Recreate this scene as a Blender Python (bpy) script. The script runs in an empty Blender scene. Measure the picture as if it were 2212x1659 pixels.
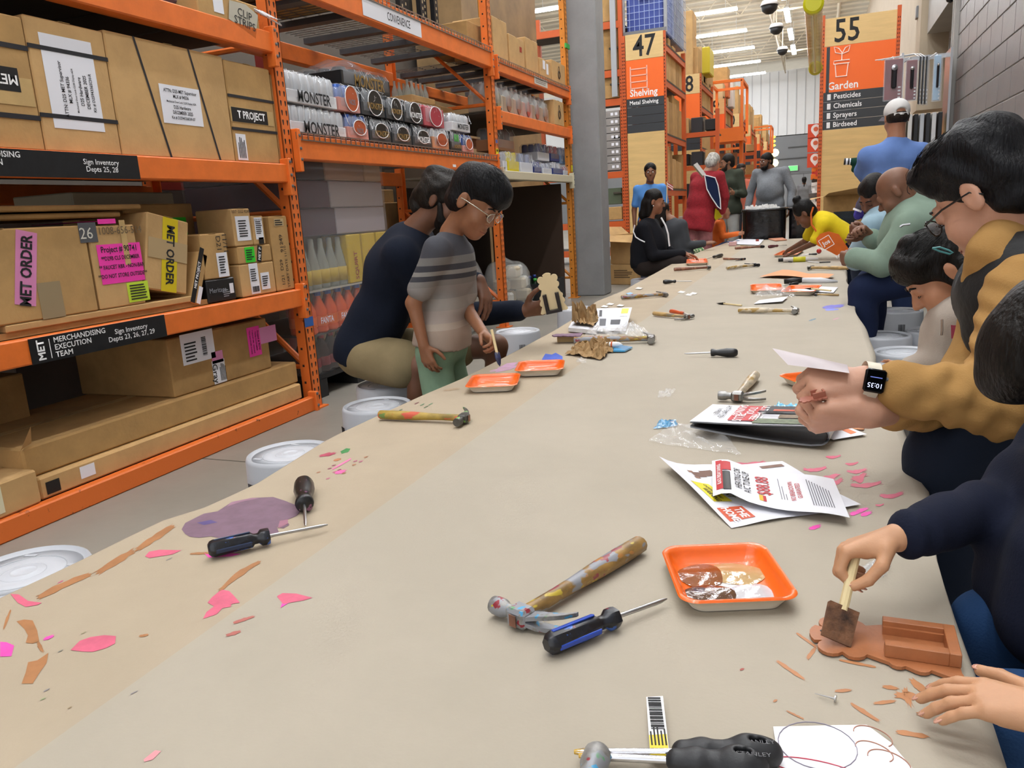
import bpy, bmesh, math, random
import numpy as np
from mathutils import Matrix, Vector
SC = bpy.context.scene
COL = SC.collection
rnd = random.Random(7)
# ---------------------------------------------------------------- camera, light, exposure
H = 1.07            # lens height above the floor
TZ = 0.52           # work table height
FPX = 1661.0        # focal length in pixels of the 2212 x 1659 photograph
def _cam_axes(vx=1770., vy=420., roll=.061, f=FPX):
    Y = np.array([vx-1106., vy-829.5, f]); Y /= np.linalg.norm(Y)
    b = f*f/(-(vy-829.5)-(vx-1106.)*roll)
    D = np.array([roll*b, b, f]); D /= np.linalg.norm(D)
    return np.array([np.cross(Y, -D), Y, -D])
RC = _cam_axes()
cam = bpy.data.cameras.new('camera'); cam_o = bpy.data.objects.new('camera', cam); COL.objects.link(cam_o)
cam.sensor_width = 36.0; cam.lens = FPX/2212.0*36.0; cam.clip_start = .05; cam.clip_end = 300
cam_o.matrix_world = Matrix([[RC[i, 0], -RC[i, 1], -RC[i, 2], (0, 0, H)[i]] for i in range(3)]+[[0, 0, 0, 1]])
SC.camera = cam_o
SC.view_settings.view_transform = 'Standard'; SC.view_settings.look = 'None'
SC.view_settings.gamma = 1.0; SC.view_settings.use_curve_mapping = False
SC.view_settings.exposure = 0.0
world = bpy.data.worlds.new('world'); SC.world = world; world.use_nodes = True
world.node_tree.nodes['Background'].inputs[0].default_value = (.95, .97, 1., 1)
world.node_tree.nodes['Background'].inputs[1].default_value = 1.5
LAMP = 61.0         # strength of the ceiling strip lamps
# ---------------------------------------------------------------- pixel -> place helpers
def _ray(x, y): return RC @ np.array([x-1106., y-829.5, FPX])
def PZ(x, y, z=TZ):
    r = _ray(x, y); p = r*((z-H)/r[2]); return Vector((p[0], p[1], z))
def PX(x, y, X):
    r = _ray(x, y); p = r*(X/r[0]); return Vector((X, p[1], p[2]+H))
def PY(x, y, Y):
    r = _ray(x, y); p = r*(Y/r[1]); return Vector((p[0], Y, p[2]+H))
# ---------------------------------------------------------------- materials
def hexc(s):
    s = s.lstrip('#'); s = ''.join(c*2 for c in s) if len(s) == 3 else s; v = [int(s[i:i+2], 16)/255. for i in (0, 2, 4)]
    return tuple(c/12.92 if c <= .04045 else ((c+.055)/1.055)**2.4 for c in v)+(1.,)
_M = {}
def mat(col, rough=.6, metal=0., noise=None, bump=None, emit=0., alpha=1., trans=0., spec=.5, col2=None, stretch=None, sss=0., coat=0., thr=None, name=None):
    """principled material: colour mixed to col2 by noise (scale, amount), bump (scale, strength)"""
    key = (col, rough, metal, noise, bump, emit, alpha, trans, spec, col2, stretch, sss, coat, thr)
    if key in _M: return _M[key]
    m = bpy.data.materials.new(name or 'mat'); m.use_nodes = True
    nt = m.node_tree; b = nt.nodes['Principled BSDF']; L = nt.links.new
    b.inputs['Base Color'].default_value = hexc(col); b.inputs['Roughness'].default_value = rough
    b.inputs['Metallic'].default_value = metal; b.inputs['Specular IOR Level'].default_value = spec
    b.inputs['Alpha'].default_value = alpha; b.inputs['Transmission Weight'].default_value = trans
    if sss: b.inputs['Subsurface Weight'].default_value = sss; b.inputs['Subsurface Radius'].default_value = (.012, .005, .003)
    if coat: b.inputs['Coat Weight'].default_value = coat; b.inputs['Coat Roughness'].default_value = .08
    if emit: b.inputs['Emission Color'].default_value = hexc(col); b.inputs['Emission Strength'].default_value = emit
    if noise or bump:
        tc = nt.nodes.new('ShaderNodeTexCoord'); src = tc.outputs['Object']
        if stretch:
            mp = nt.nodes.new('ShaderNodeMapping'); mp.inputs['Scale'].default_value = stretch; L(src, mp.inputs[0]); src = mp.outputs[0]
    if noise:
        n = nt.nodes.new('ShaderNodeTexNoise'); n.inputs['Scale'].default_value = noise[0]; n.inputs['Detail'].default_value = 5; n.inputs['Roughness'].default_value = .62
        L(src, n.inputs['Vector'])
        r = nt.nodes.new('ShaderNodeValToRGB'); c = hexc(col); k = noise[1]
        c2 = hexc(col2) if col2 else tuple(max(0, v*(1-k)) for v in c[:3])+(1,)
        lo, hi = thr or (.36, .64)
        r.color_ramp.elements[0].position = lo; r.color_ramp.elements[1].position = hi
        r.color_ramp.elements[0].color = c2; r.color_ramp.elements[1].color = c if col2 else tuple(min(1, v*(1+k*.5)) for v in c[:3])+(1,)
        L(n.outputs['Fac'], r.inputs[0]); L(r.outputs[0], b.inputs['Base Color'])
        if emit: L(r.outputs[0], b.inputs['Emission Color'])
    if bump:
        n2 = nt.nodes.new('ShaderNodeTexNoise'); n2.inputs['Scale'].default_value = bump[0]; n2.inputs['Detail'].default_value = 4; L(src, n2.inputs['Vector'])
        bp = nt.nodes.new('ShaderNodeBump'); bp.inputs['Strength'].default_value = bump[1]; bp.inputs['Distance'].default_value = .01
        L(n2.outputs['Fac'], bp.inputs['Height']); L(bp.outputs[0], b.inputs['Normal'])
    _M[key] = m; return m
def splat_mat(base, blobs, rough=.5, scale=30., bump=None, metal=0., stretch=None):
    """base material with random coloured paint spots: blobs = [(hex, threshold)]"""
    m = bpy.data.materials.new('splattered'); m.use_nodes = True; nt = m.node_tree; b = nt.nodes['Principled BSDF']; L = nt.links.new
    b.inputs['Roughness'].default_value = rough; b.inputs['Metallic'].default_value = metal
    tc = nt.nodes.new('ShaderNodeTexCoord'); src = tc.outputs['Object']
    if stretch:
        mp = nt.nodes.new('ShaderNodeMapping'); mp.inputs['Scale'].default_value = stretch; L(src, mp.inputs[0]); src = mp.outputs[0]
    n0 = nt.nodes.new('ShaderNodeTexNoise'); n0.inputs['Scale'].default_value = scale*1.6; n0.inputs['Detail'].default_value = 6; L(src, n0.inputs['Vector'])
    r0 = nt.nodes.new('ShaderNodeValToRGB'); c = hexc(base); r0.color_ramp.elements[0].position = .35; r0.color_ramp.elements[1].position = .65
    r0.color_ramp.elements[0].color = tuple(v*.6 for v in c[:3])+(1,); r0.color_ramp.elements[1].color = tuple(min(1, v*1.2) for v in c[:3])+(1,)
    L(n0.outputs['Fac'], r0.inputs[0]); cur = r0.outputs[0]
    for i, (hx, th) in enumerate(blobs):
        mp = nt.nodes.new('ShaderNodeMapping'); mp.inputs['Location'].default_value = (i*3.7, i*1.9, i*5.3); L(src, mp.inputs[0])
        n = nt.nodes.new('ShaderNodeTexNoise'); n.inputs['Scale'].default_value = scale*(1+.35*(i % 3)); n.inputs['Detail'].default_value = 2; L(mp.outputs[0], n.inputs['Vector'])
        r = nt.nodes.new('ShaderNodeValToRGB'); r.color_ramp.elements[0].position = th; r.color_ramp.elements[1].position = th+.025
        mx = nt.nodes.new('ShaderNodeMix'); mx.data_type = 'RGBA'; L(n.outputs['Fac'], r.inputs[0]); L(r.outputs[0], mx.inputs[0]); L(cur, mx.inputs[6]); mx.inputs[7].default_value = hexc(hx); cur = mx.outputs[2]
    L(cur, b.inputs['Base Color'])
    return m
def band_mat(stops, axis=2, rough=.85, noise=0., coord='Object', bump=None):
    """colour by height along an axis: stops = [(position, hex)] constant steps"""
    m = bpy.data.materials.new('banded'); m.use_nodes = True; nt = m.node_tree; b = nt.nodes['Principled BSDF']; L = nt.links.new
    b.inputs['Roughness'].default_value = rough
    tc = nt.nodes.new('ShaderNodeTexCoord'); sp = nt.nodes.new('ShaderNodeSeparateXYZ'); L(tc.outputs[coord], sp.inputs[0])
    lo, hi = stops[0][0], stops[-1][0]
    mr = nt.nodes.new('ShaderNodeMapRange'); mr.inputs[1].default_value = lo; mr.inputs[2].default_value = hi; L(sp.outputs[axis], mr.inputs[0])
    cur = mr.outputs[0]
    if noise:
        n = nt.nodes.new('ShaderNodeTexNoise'); n.inputs['Scale'].default_value = 60; L(tc.outputs[coord], n.inputs['Vector'])
        ad = nt.nodes.new('ShaderNodeMath'); ad.operation = 'MULTIPLY_ADD'; L(n.outputs['Fac'], ad.inputs[0]); ad.inputs[1].default_value = noise; L(cur, ad.inputs[2]); cur = ad.outputs[0]
    r = nt.nodes.new('ShaderNodeValToRGB'); r.color_ramp.interpolation = 'CONSTANT' if not noise else 'LINEAR'
    L(cur, r.inputs[0]); e = r.color_ramp.elements
    while len(e) < len(stops): e.new(.5)
    for i, (p, hx) in enumerate(stops): e[i].position = min(1, max(0, (p-lo)/(hi-lo)))
    for i, (p, hx) in enumerate(stops): e[i].color = hexc(hx)
    L(r.outputs[0], b.inputs['Base Color'])
    if bump:
        n2 = nt.nodes.new('ShaderNodeTexNoise'); n2.inputs['Scale'].default_value = bump[0]; L(tc.outputs['Object'], n2.inputs['Vector'])
        bp = nt.nodes.new('ShaderNodeBump'); bp.inputs['Strength'].default_value = bump[1]; bp.inputs['Distance'].default_value = .01; L(n2.outputs['Fac'], bp.inputs['Height']); L(bp.outputs[0], b.inputs['Normal'])
    return m
# ---------------------------------------------------------------- mesh builder
def frame(o, r, u):
    r = Vector(r).normalized(); u = Vector(u); u = (u-r*u.dot(r)).normalized(); n = r.cross(u); o = Vector(o)
    return Matrix(((r.x, u.x, n.x, o.x), (r.y, u.y, n.y, o.y), (r.z, u.z, n.z, o.z), (0, 0, 0, 1)))
def rotz(a): return Matrix.Rotation(a, 4, 'Z')
def tr(x, y=0, z=0): return Matrix.Translation(Vector((x, y, z)) if not isinstance(x, (Vector, tuple)) else Vector(x))
class MB:
    def __init__(s): s.v = []; s.f = []; s.m = []; s.cur = 0
    def mi(s, i): s.cur = i; return s
    def add(s, vs, fs, M=None):
        o = len(s.v)
        s.v += [tuple(M @ Vector(p)) for p in vs] if M is not None else [tuple(p) for p in vs]
        s.f += [tuple(i+o for i in f) for f in fs]; s.m += [s.cur]*len(fs); return s
    def box(s, c, d, M=None, b=0.):
        x, y, z = (q/2. for q in d); c = Vector(c)
        if b <= 0:
            vs = [(i*x+c.x, j*y+c.y, k*z+c.z) for i in (-1, 1) for j in (-1, 1) for k in (-1, 1)]
            return s.add(vs, [(0, 1, 3, 2), (4, 6, 7, 5), (0, 4, 5, 1), (2, 3, 7, 6), (0, 2, 6, 4), (1, 5, 7, 3)], M)
        b = min(b, x*.98, y*.98, z*.98); vs = []; idx = {}
        for i in (-1, 1):
            for j in (-1, 1):
                for k in (-1, 1):
                    for a, p in enumerate(((i*x, j*(y-b), k*(z-b)), (i*(x-b), j*y, k*(z-b)), (i*(x-b), j*(y-b), k*z))):
                        idx[(i, j, k, a)] = len(vs); vs.append((p[0]+c.x, p[1]+c.y, p[2]+c.z))
        g = lambda *q: idx[q]; fs = []
        for i in (-1, 1):
            fs.append([g(i, -1, -1, 0), g(i, 1, -1, 0), g(i, 1, 1, 0), g(i, -1, 1, 0)][::i])
            fs.append([g(-1, i, -1, 1), g(1, i, -1, 1), g(1, i, 1, 1), g(-1, i, 1, 1)][::-i])
            fs.append([g(-1, -1, i, 2), g(1, -1, i, 2), g(1, 1, i, 2), g(-1, 1, i, 2)][::i])
            for j in (-1, 1):
                fs.append([g(i, j, -1, 0), g(i, j, -1, 1), g(i, j, 1, 1), g(i, j, 1, 0)][::i*j])
                fs.append([g(i, -1, j, 0), g(i, 1, j, 0), g(i, 1, j, 2), g(i, -1, j, 2)][::i*j])
                fs.append([g(-1, i, j, 1), g(-1, i, j, 2), g(1, i, j, 2), g(1, i, j, 1)][::i*j])
                for k in (-1, 1): fs.append([g(i, j, k, 0), g(i, j, k, 1), g(i, j, k, 2)][::i*j*k])
        return s.add(vs, [tuple(f) for f in fs], M)
    def tube(s, pts, r, n=8, M=None, caps=True):
        pts = [Vector(p) for p in pts]; rs = list(r) if hasattr(r, '__len__') else [r]*len(pts); vs = []; fs = []; nrm = None
        for i, p in enumerate(pts):
            t = (pts[min(i+1, len(pts)-1)]-pts[max(i-1, 0)]).normalized()
            if nrm is None: nrm = t.orthogonal().normalized()
            nrm = (nrm-t*nrm.dot(t)).normalized(); bi = t.cross(nrm)
            for k in range(n):
                a = 2*math.pi*k/n; vs.append(p+(nrm*math.cos(a)+bi*math.sin(a))*rs[i])
        for i in range(len(pts)-1):
            for k in range(n):
                k2 = (k+1) % n; fs.append((i*n+k, i*n+k2, (i+1)*n+k2, (i+1)*n+k))
        if caps: fs.append(tuple(range(n))[::-1]); fs.append(tuple((len(pts)-1)*n+k for k in range(n)))
        return s.add(vs, fs, M)
    def lathe(s, prof, n=20, M=None, sx=1., sy=1.):
        vs = []; fs = []
        for (r, z) in prof:
            for k in range(n):
                a = 2*math.pi*k/n; vs.append((r*math.cos(a)*sx, r*math.sin(a)*sy, z))
        for i in range(len(prof)-1):
            for k in range(n):
                k2 = (k+1) % n; fs.append((i*n+k, i*n+k2, (i+1)*n+k2, (i+1)*n+k))
        if prof[0][0] > 1e-6: fs.append(tuple(range(n))[::-1])
        if prof[-1][0] > 1e-6: fs.append(tuple((len(prof)-1)*n+k for k in range(n)))
        return s.add(vs, fs, M)
    def prism(s, out, z0, z1, M=None):
        n = len(out); a = sum(out[i][0]*out[(i+1) % n][1]-out[(i+1) % n][0]*out[i][1] for i in range(n))
        if a < 0: out = out[::-1]
        vs = [(x, y, z0) for x, y in out]+[(x, y, z1) for x, y in out]
        fs = [tuple(range(n))[::-1], tuple(range(n, 2*n))]+[(i, (i+1) % n, n+(i+1) % n, n+i) for i in range(n)]
        return s.add(vs, fs, M)
    def grid(s, fn, nu, nv, M=None):
        vs = [fn(i/nu, j/nv) for j in range(nv+1) for i in range(nu+1)]
        fs = [(j*(nu+1)+i, j*(nu+1)+i+1, (j+1)*(nu+1)+i+1, (j+1)*(nu+1)+i) for j in range(nv) for i in range(nu)]
        return s.add(vs, fs, M)
    def quad(s, w, h, M=None, z=0.): return s.add([(-w/2, -h/2, z), (w/2, -h/2, z), (w/2, h/2, z), (-w/2, h/2, z)], [(0, 1, 2, 3)], M)
    def build(s, name, m, parent=None, smooth=False, loc=None, auto=None):
        me = bpy.data.meshes.new(name); me.from_pydata(s.v, [], s.f)
        ms = m if isinstance(m, (list, tuple)) else [m]
        for q in ms: me.materials.append(q)
        if len(ms) > 1: me.polygons.foreach_set('material_index', s.m)
        if smooth or auto: me.polygons.foreach_set('use_smooth', [True]*len(me.polygons))
        if auto:
            try: me.set_sharp_from_angle(angle=math.radians(auto))
            except Exception: pass
        me.update(); o = bpy.data.objects.new(name, me); COL.objects.link(o)
        if name in ('punched_slots', 'film_creases', 'cans', 'rivets', 'wire_mesh', 'wire_panel', 'print_lines', 'barcode', 'hair_strands', 'film_folds'): o['kind'] = 'stuff'
        if parent is not None: o.parent = parent
        if loc is not None: o.location = loc
        return o
def tag(o, label, cat, group=None, kind=None):
    o['label'] = label
    if cat: o['category'] = cat
    if group: o['group'] = group
    if kind: o['kind'] = kind
    return o
def struct(o, label=None):
    o['kind'] = 'structure'
    if label: o['label'] = label
    return o
def thing(name, label, cat, loc=(0, 0, 0), rz=0., group=None, M=None):
    o = bpy.data.objects.new(name, None); o.empty_display_size = .05; COL.objects.link(o)
    if M is not None: o.matrix_world = M
    else: o.location = loc; o.rotation_euler = (0, 0, rz)
    return tag(o, label, cat, group)
def copy_tree(o, parent=None):
    c = o.copy(); COL.objects.link(c)
    if parent is not None: c.parent = parent
    for ch in [q for q in o.children]: copy_tree(ch, c)
    return c
_TX = {}
_LASTD = {}
def _on(parent): return _LASTD.get(parent.name, parent)
def text(parent, body, M, size, m, name='lettering', align='CENTER', bold=0., sx=1., line=1.):
    key = (body, align, bold, line)
    if key not in _TX:
        cu = bpy.data.curves.new('lettering', 'FONT'); cu.body = body; cu.size = 1.; cu.align_x = align; cu.align_y = 'CENTER'
        cu.resolution_u = 2; cu.offset = bold; cu.space_line = line; cu.fill_mode = 'FRONT'
        ob = bpy.data.objects.new('lettering', cu); COL.objects.link(ob)
        dg = bpy.context.evaluated_depsgraph_get(); me = bpy.data.meshes.new_from_object(ob.evaluated_get(dg))
        bpy.data.objects.remove(ob); bpy.data.curves.remove(cu); _TX[key] = me
    me = _TX[key].copy(); me.materials.clear(); me.materials.append(m)
    S = M @ Matrix.Diagonal((size*sx, size, size, 1)); me.transform(S)
    o = bpy.data.objects.new(name, me); COL.objects.link(o); o.parent = _on(parent)
    return o
def decal(parent, M, w, h, m, name='label', t=.0006):
    o = MB().box((0, 0, t/2), (w, h, t), M).build(name, m, parent)
    if parent.parent is None and 'tape' not in name: _LASTD[parent.name] = o
    if name == 'printed_tape': _LASTD[parent.name] = o
    return o
def lines(parent, M, w, h, n, m, name='print_lines', t=.0004, seed=1, fill=.45):
    """a block of unreadably small printed lines"""
    r = random.Random(seed); b = MB()
    for i in range(n):
        y = h/2-(i+.5)*h/n; ww = w*r.uniform(.65, 1.)
        b.box((-(w-ww)/2, y, t/2), (ww, h/n*fill, t), M)
    return b.build(name, m, _on(parent))
def barcode(parent, M, w, h, m, name='barcode', seed=3, t=.0004):
    r = random.Random(seed); b = MB(); x = -w/2
    while x < w/2:
        bw = w/60*r.choice((1, 1, 2, 3)); b.box((x+bw/2, 0, t/2), (bw, h, t), M); x += bw+w/60*r.choice((1, 1, 2))
    return b.build(name, m, _on(parent))
# common materials
BLACK = mat('#131314', .5); WHITE = mat('#e8e8ea', .6); INK = mat('#17171a', .7); WINK = mat('#f2f2f2', .7)
CARD = mat('#b8925c', .85, noise=(6., .14), bump=(60., .12)); CARD2 = mat('#c49e69', .85, noise=(5., .12), bump=(60., .12)); CARD3 = mat('#a98451', .88, noise=(7., .16), bump=(60., .12))
TAPE = mat('#c4a570', .3, noise=(14., .08)); STRAP = mat('#26262b', .45)
ORANGE = mat('#e8752b', .48, noise=(9., .10), bump=(40., .05))
ORANGE_W = mat('#e07029', .55, noise=(14., .2), col2='#4a2410', thr=(.30, .36), bump=(40., .08))
ORANGE_D = mat('#de8a2c', .55, noise=(9., .12))
SIGNOR = mat('#f26a1b', .5); KRAFTD = mat('#b9a488', .9)
GREYM = mat('#77787a', .45, .6); DARKM = mat('#3a3a3d', .5, .5); STEEL = mat('#b9b9bb', .28, 1.)
# ================================================================ the building
fl = MB()
fl.grid(lambda u, v: (-24+30*u, -16+76*v, 0), 1, 1)
struct(fl.build('floor', mat('#8f8a80', .42, noise=(.9, .16), bump=(25., .05))), 'worn grey polished concrete floor')
JM = mat('#5d594f', .8)
fo = bpy.data.objects['floor']
for y in (2.75, 6.2, 9.6): MB().box((-2.2, y, .0006), (4, .008, .0012)).build('joint', JM, fo)
for x in (-1.9,): MB().box((x, 4, .0006), (.008, 12, .0012)).build('joint', JM, fo)
# right wall of painted concrete block: every block is a piece of its own
WX = 1.16; WALLC = mat('#838180', .38, noise=(3., .06), bump=(120., .22)); MORT = mat('#a9a7a5', .75)
wr = MB().box((WX+.12, 3.0, 2.4), (.2, 11.56, 4.8)).build('wall_right', mat('#bdbbb9', .5)); struct(wr, 'grey painted concrete block wall')  # lighter base shows in the joints; block edge highlights put into its colour
blk = None
BH, BL = .2032, .406
for c in range(3, 23):
    for k in range(0, 29):
        y1 = 8.76-k*BL-(BL/2 if c % 2 else 0); y0 = y1-BL
        if c % 2 and k == 0: pass
        if y0 < -2.4: continue
        z0 = c*BH
        # keep the courses the photograph can see (rest of the wall stays plain)
        if y0 < 2.6: continue
        if blk is None:
            blk = MB().box((0, 0, 0), (.008, BL-.008, BH-.008), b=.0035).build('block', WALLC, wr); o = blk
        else: o = blk.copy(); COL.objects.link(o)
        o.location = (WX+.0165, (y0+y1)/2, z0+BH/2)
for c in range(3, 23, 2):
    o = MB().box((0, 0, 0), (.008, BL/2-.008, BH-.008), b=.0035).build('block', WALLC, wr); o.location = (WX+.0165, 8.76-BL/4, c*BH+BH/2)
# jamb, frame and recess of the sliding door beyond the block wall
JAMB = mat('#a5a19b', .5, noise=(4., .06)); GLASSD = mat('#202622', .15, spec=.6)
tj = MB(); tj.box((WX+.03, 8.84, 2.4), (.10, .12, 4.8), b=.01); tj.box((WX-.005, 8.80, 2.4), (.03, .03, 4.8)); tj.box((WX-.015, 8.87, 2.4), (.03, .02, 4.8))
struct(tj.build('trim_1', JAMB), 'pale steel corner jamb of the wall opening')
WXB = 1.75; BEIGE = mat('#b3a38c', .75, noise=(2., .06), bump=(80., .1))
struct(MB().box((WXB+.1, 34.5, 4.4), (.2, 51., 8.8)).build('wall_right_rear', BEIGE), 'beige painted rear part of the side wall')
d1 = bpy.data.objects.new('door_1', None); COL.objects.link(d1); struct(d1, 'dark glazed sliding door with pale steel frame')
for y0, y1 in ((9.0, 9.7), (9.75, 10.5), (10.55, 11.3)):
    MB().box((1.45, (y0+y1)/2, 1.45), (.02, y1-y0-.1, 2.7)).build('pane', GLASSD, d1)
    f = MB(); f.box((1.45, y0, 1.45), (.06, .06, 2.9)); f.box((1.45, y1, 1.45), (.06, .06, 2.9)); f.box((1.45, (y0+y1)/2, 2.85), (.06, y1-y0, .08)); f.box((1.45, (y0+y1)/2, .05), (.06, y1-y0, .1)); f.build('frame', JAMB, d1)
struct(MB().box((1.46, 10.2, 3.3), (.5, 2.8, .7)).build('trim_2', JAMB), 'pale boxed header above the sliding door')
struct(MB().box((1.36, 11.9, 3.55), (.45, .5, 3.0)).build('trim_3', BEIGE), 'beige boxed pilaster by the sliding door')
t = thing('security_camera', 'small black dome security camera fixed above the sliding door', 'camera', (1.20, 9.62, 2.98))
MB().box((.05, 0, .03), (.09, .05, .1), b=.008).build('mount', BLACK, t); MB().lathe([(.0, -.08), (.035, -.065), (.05, -.03), (.05, .02), (.0, .03)], 14).build('dome', mat('#0c0c0d', .15), t, True)
t = thing('junction_box', 'small grey junction box on the beige wall above the red blister packs', 'electrical box', (1.12, 12.05, 3.30)); MB().box((.03, 0, 0), (.08, .13, .15), b=.006).build('box_body', GREYM, t); MB().tube([(.03, 0, .07), (.03, 0, 1.4)], .012, 6).build('conduit', GREYM, t)
# far wall: white above, grey below
FY = 56.
fw = MB().box((-10, FY+.1, 2.5), (30, .2, 5.0)).build('wall_back', mat('#8b8d90', .7, noise=(1., .04))); struct(fw, 'grey lower part of the far wall')
struct(MB().box((-10, FY+.1, 7.0), (30, .2, 4.1)).build('wall_back_upper', mat('#f4f5f6', .7, noise=(1., .02))), 'white upper part of the far wall')
rb = None
for i in range(26):
    x = -12+i*.55
    o = (MB().box((0, 0, 0), (.05, .03, 4.0)).build('panel_rib', mat('#cfd0d3', .6), bpy.data.objects['wall_back_upper']) if rb is None else rb.copy())
    if rb is None: rb = o
    else: COL.objects.link(o)
    o.location = (x, FY-.015, 7.0)
for z, x0 in ((3.5, -2.6), (4.2, -2.0)): MB().tube([(x0, FY-.05, z), (x0+2.6, FY-.05, z), (x0+2.8, FY-.05, z+.3)], .04, 6).build('conduit', GREYM, fw)
d2 = bpy.data.objects.new('door_2', None); COL.objects.link(d2); struct(d2, 'grey rolling door in the far wall')
MB().box((-1.6, FY-.03, 1.25), (3.6, .06, 2.5)).build('panel', mat('#9a9c9f', .6), d2); MB().box((-1.6, FY-.05, 2.55), (3.9, .1, .14)).build('header', GREYM, d2)
for x in (-3.0, -2.0, -1.0, 0): MB().box((x, FY-.07, 1.25), (.05, .03, 2.5)).build('rail', GREYM, d2)
t = thing('exit_sign', 'small glowing green exit sign on the far grey wall', 'sign', (-1.66, FY-.062, 2.86)); MB().box((0, 0, 0), (.62, .12, .36), b=.02).build('housing', WHITE, t); MB().box((0, -.07, 0), (.54, .02, .28)).build('light_panel', mat('#4fd05c', .4, emit=2.2), t)
# dark backdrop added behind the pallet racks, shade put into its colour
struct(MB().box((-5.2, 4.0, 4.0), (.2, 16., 8.)).build('backdrop_left', mat('#5e574f', .8)), 'plain dark backdrop added behind the pallet racks')
# ceiling deck, joists, trusses
CZ = 9.6
struct(MB().box((-10, 27.5, CZ+.1), (30, 65, .2)).build('ceiling', mat('#bdb39f', .8, noise=(2., .05))), 'cream painted metal roof deck')
CE = bpy.data.objects['ceiling']; CREAM = mat('#d3c7b0', .6); rb = None
for i in range(40):
    o = MB().box((0, 0, 0), (30, .12, .07)).build('deck_rib', CREAM, CE) if rb is None else rb.copy()
    if rb is None: rb = o
    else: COL.objects.link(o)
    o.location = (-10, 18+i*.95, CZ-.03)
def truss(name, p0, p1, dz, label, n=9):
    t = thing(name, label, 'roof truss', p0, group='cream steel roof trusses'); d = Vector(p1)-Vector(p0)
    MB().tube([(0, 0, 0), d], .05, 6).build('bottom_chord', CREAM, t); MB().tube([(0, 0, dz), d+Vector((0, 0, dz))], .05, 6).build('top_chord', CREAM, t)
    for i in range(n):
        a = d*(i/n); b = d*((i+1)/n); m = d*((i+.5)/n)+Vector((0, 0, dz))
        MB().tube([a, m, b], .028, 5).build('web', CREAM, t)
for y in (26., 36., 46.): truss('roof_truss', (-13, y, 8.55), (1.6, y, 8.55), .95, 'cream steel roof truss spanning between the walls of the store')
for x in (-6.2, -2.2, .6): truss('roof_joist', (x, 18, 8.75), (x, 55, 8.75), .8, 'cream steel roof joist running down the length of the store', 14)
# strip lamps
LENS = mat('#f7faff', .5, emit=LAMP); LB = mat('#d8d8d6', .5)
def lamp(x, y, along, n, label, grp, z=8.4):
    t = thing('strip_light', label, 'ceiling light', (x, y, z), 0 if along == 'x' else math.pi/2, grp)
    for k in range(n):
        cx = (k-(n-1)/2)*1.28
        MB().box((cx, 0, .06), (1.24, .17, .06)).build('housing', LB, t); MB().box((cx, 0, 0), (1.22, .20, .06)).build('diffuser', LENS, t)
    MB().tube([(-.8, 0, .08), (-.8, 0, 1.2)], .012, 5).build('hanger', LB, t); MB().tube([(.8, 0, .08), (.8, 0, 1.2)], .012, 5).build('hanger', LB, t)
GA = 'strip lights set across the aisles'; GB = 'strip lights in line with the main aisle'
for k in range(16):
    y = 51.6-k*4.4
    if y < -5: continue
    lamp(-4.45, y, 'x', 2, 'unseen white strip light over the outer aisles, the far ones added to brighten the far wall', GA)
    lamp(-9.0, y, 'x', 2, 'unseen white strip light over the outer aisles, the far ones added to brighten the far wall', GA)  # row hidden by racks; its far part added to brighten the far wall
for k in range(15):
    y = 44.9-k*4.2
    if y < -5: continue
    lamp(-1.42, y, 'y', 2, 'unseen white strip light added beside the main aisle to brighten the rack fronts', GB)
    if y < 14: lamp(.55, y, 'y', 2, 'unseen white strip light added beside the main aisle to brighten the rack fronts', GB)  # near row out of view, added to light the rack fronts
# dome mirrors hung from the roof
for (x, y, p) in ((1662, 12, 25.2), (1677, 60, 31.6), (1690, 108, 40.4)):
    q = PY(x, y, p); t = thing('security_dome', 'dark camera dome under a white cap hanging from the roof', 'camera', q, group='camera domes hung from the roof')
    MB().lathe([(0, .16), (.2, .13), (.27, 0), (.24, 0)], 14).build('cap', WHITE, t, True); MB().lathe([(.24, 0), (.2, -.14), (.1, -.22), (0, -.24)], 14).build('dome', BLACK, t, True); MB().tube([(0, 0, .15), (0, 0, CZ-q.z-.03)], .02, 5).build('pole', CREAM, t)
# concrete column at the end of the pallet racks
c0 = mat('#8f9091', .7, noise=(4., .1), bump=(30., .1))
struct(MB().box((-2.64, 9.52, 4.8), (.36, .36, 9.6), b=.012).build('column_1', c0), 'grey painted concrete column')
MB().box((-2.835, 9.33, 1.2), (.03, .05, 2.4)).build('conduit_cover', WHITE, bpy.data.objects['column_1'])
# yellow tube hung over the aisle
t = thing('clearance_tube', 'long translucent yellow plastic tube hanging over the table', 'tube', (-.08, 7.0, 2.535))
YT = mat('#c9c02a', .25, alpha=.75); MB().tube([(0, y, 0) for y in np.linspace(0.03, 3.38, 8)], .072, 20, caps=False).build('tube_body', mat('#c3ab52', .22, alpha=.6, noise=(2., .15)), t, True)
for y, a in ((0., .05), (3.4, .05)): MB().tube([(0, y-.03, 0), (0, y-.02, 0), (0, y+.04, 0)], [.06, .078, .078], 20).build('end_cap', mat('#c9c414', .3), t)
MB().tube([(0, .1, -.05), (0, 3.3, -.05)], .01, 6).build('inner_rod', mat('#e8e3c8', .4), t)
for y in (.5, 2.9): MB().tube([(0, y, .07), (0, y, 6.9)], .004, 5).build('hanging_wire', GREYM, t)
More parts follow.
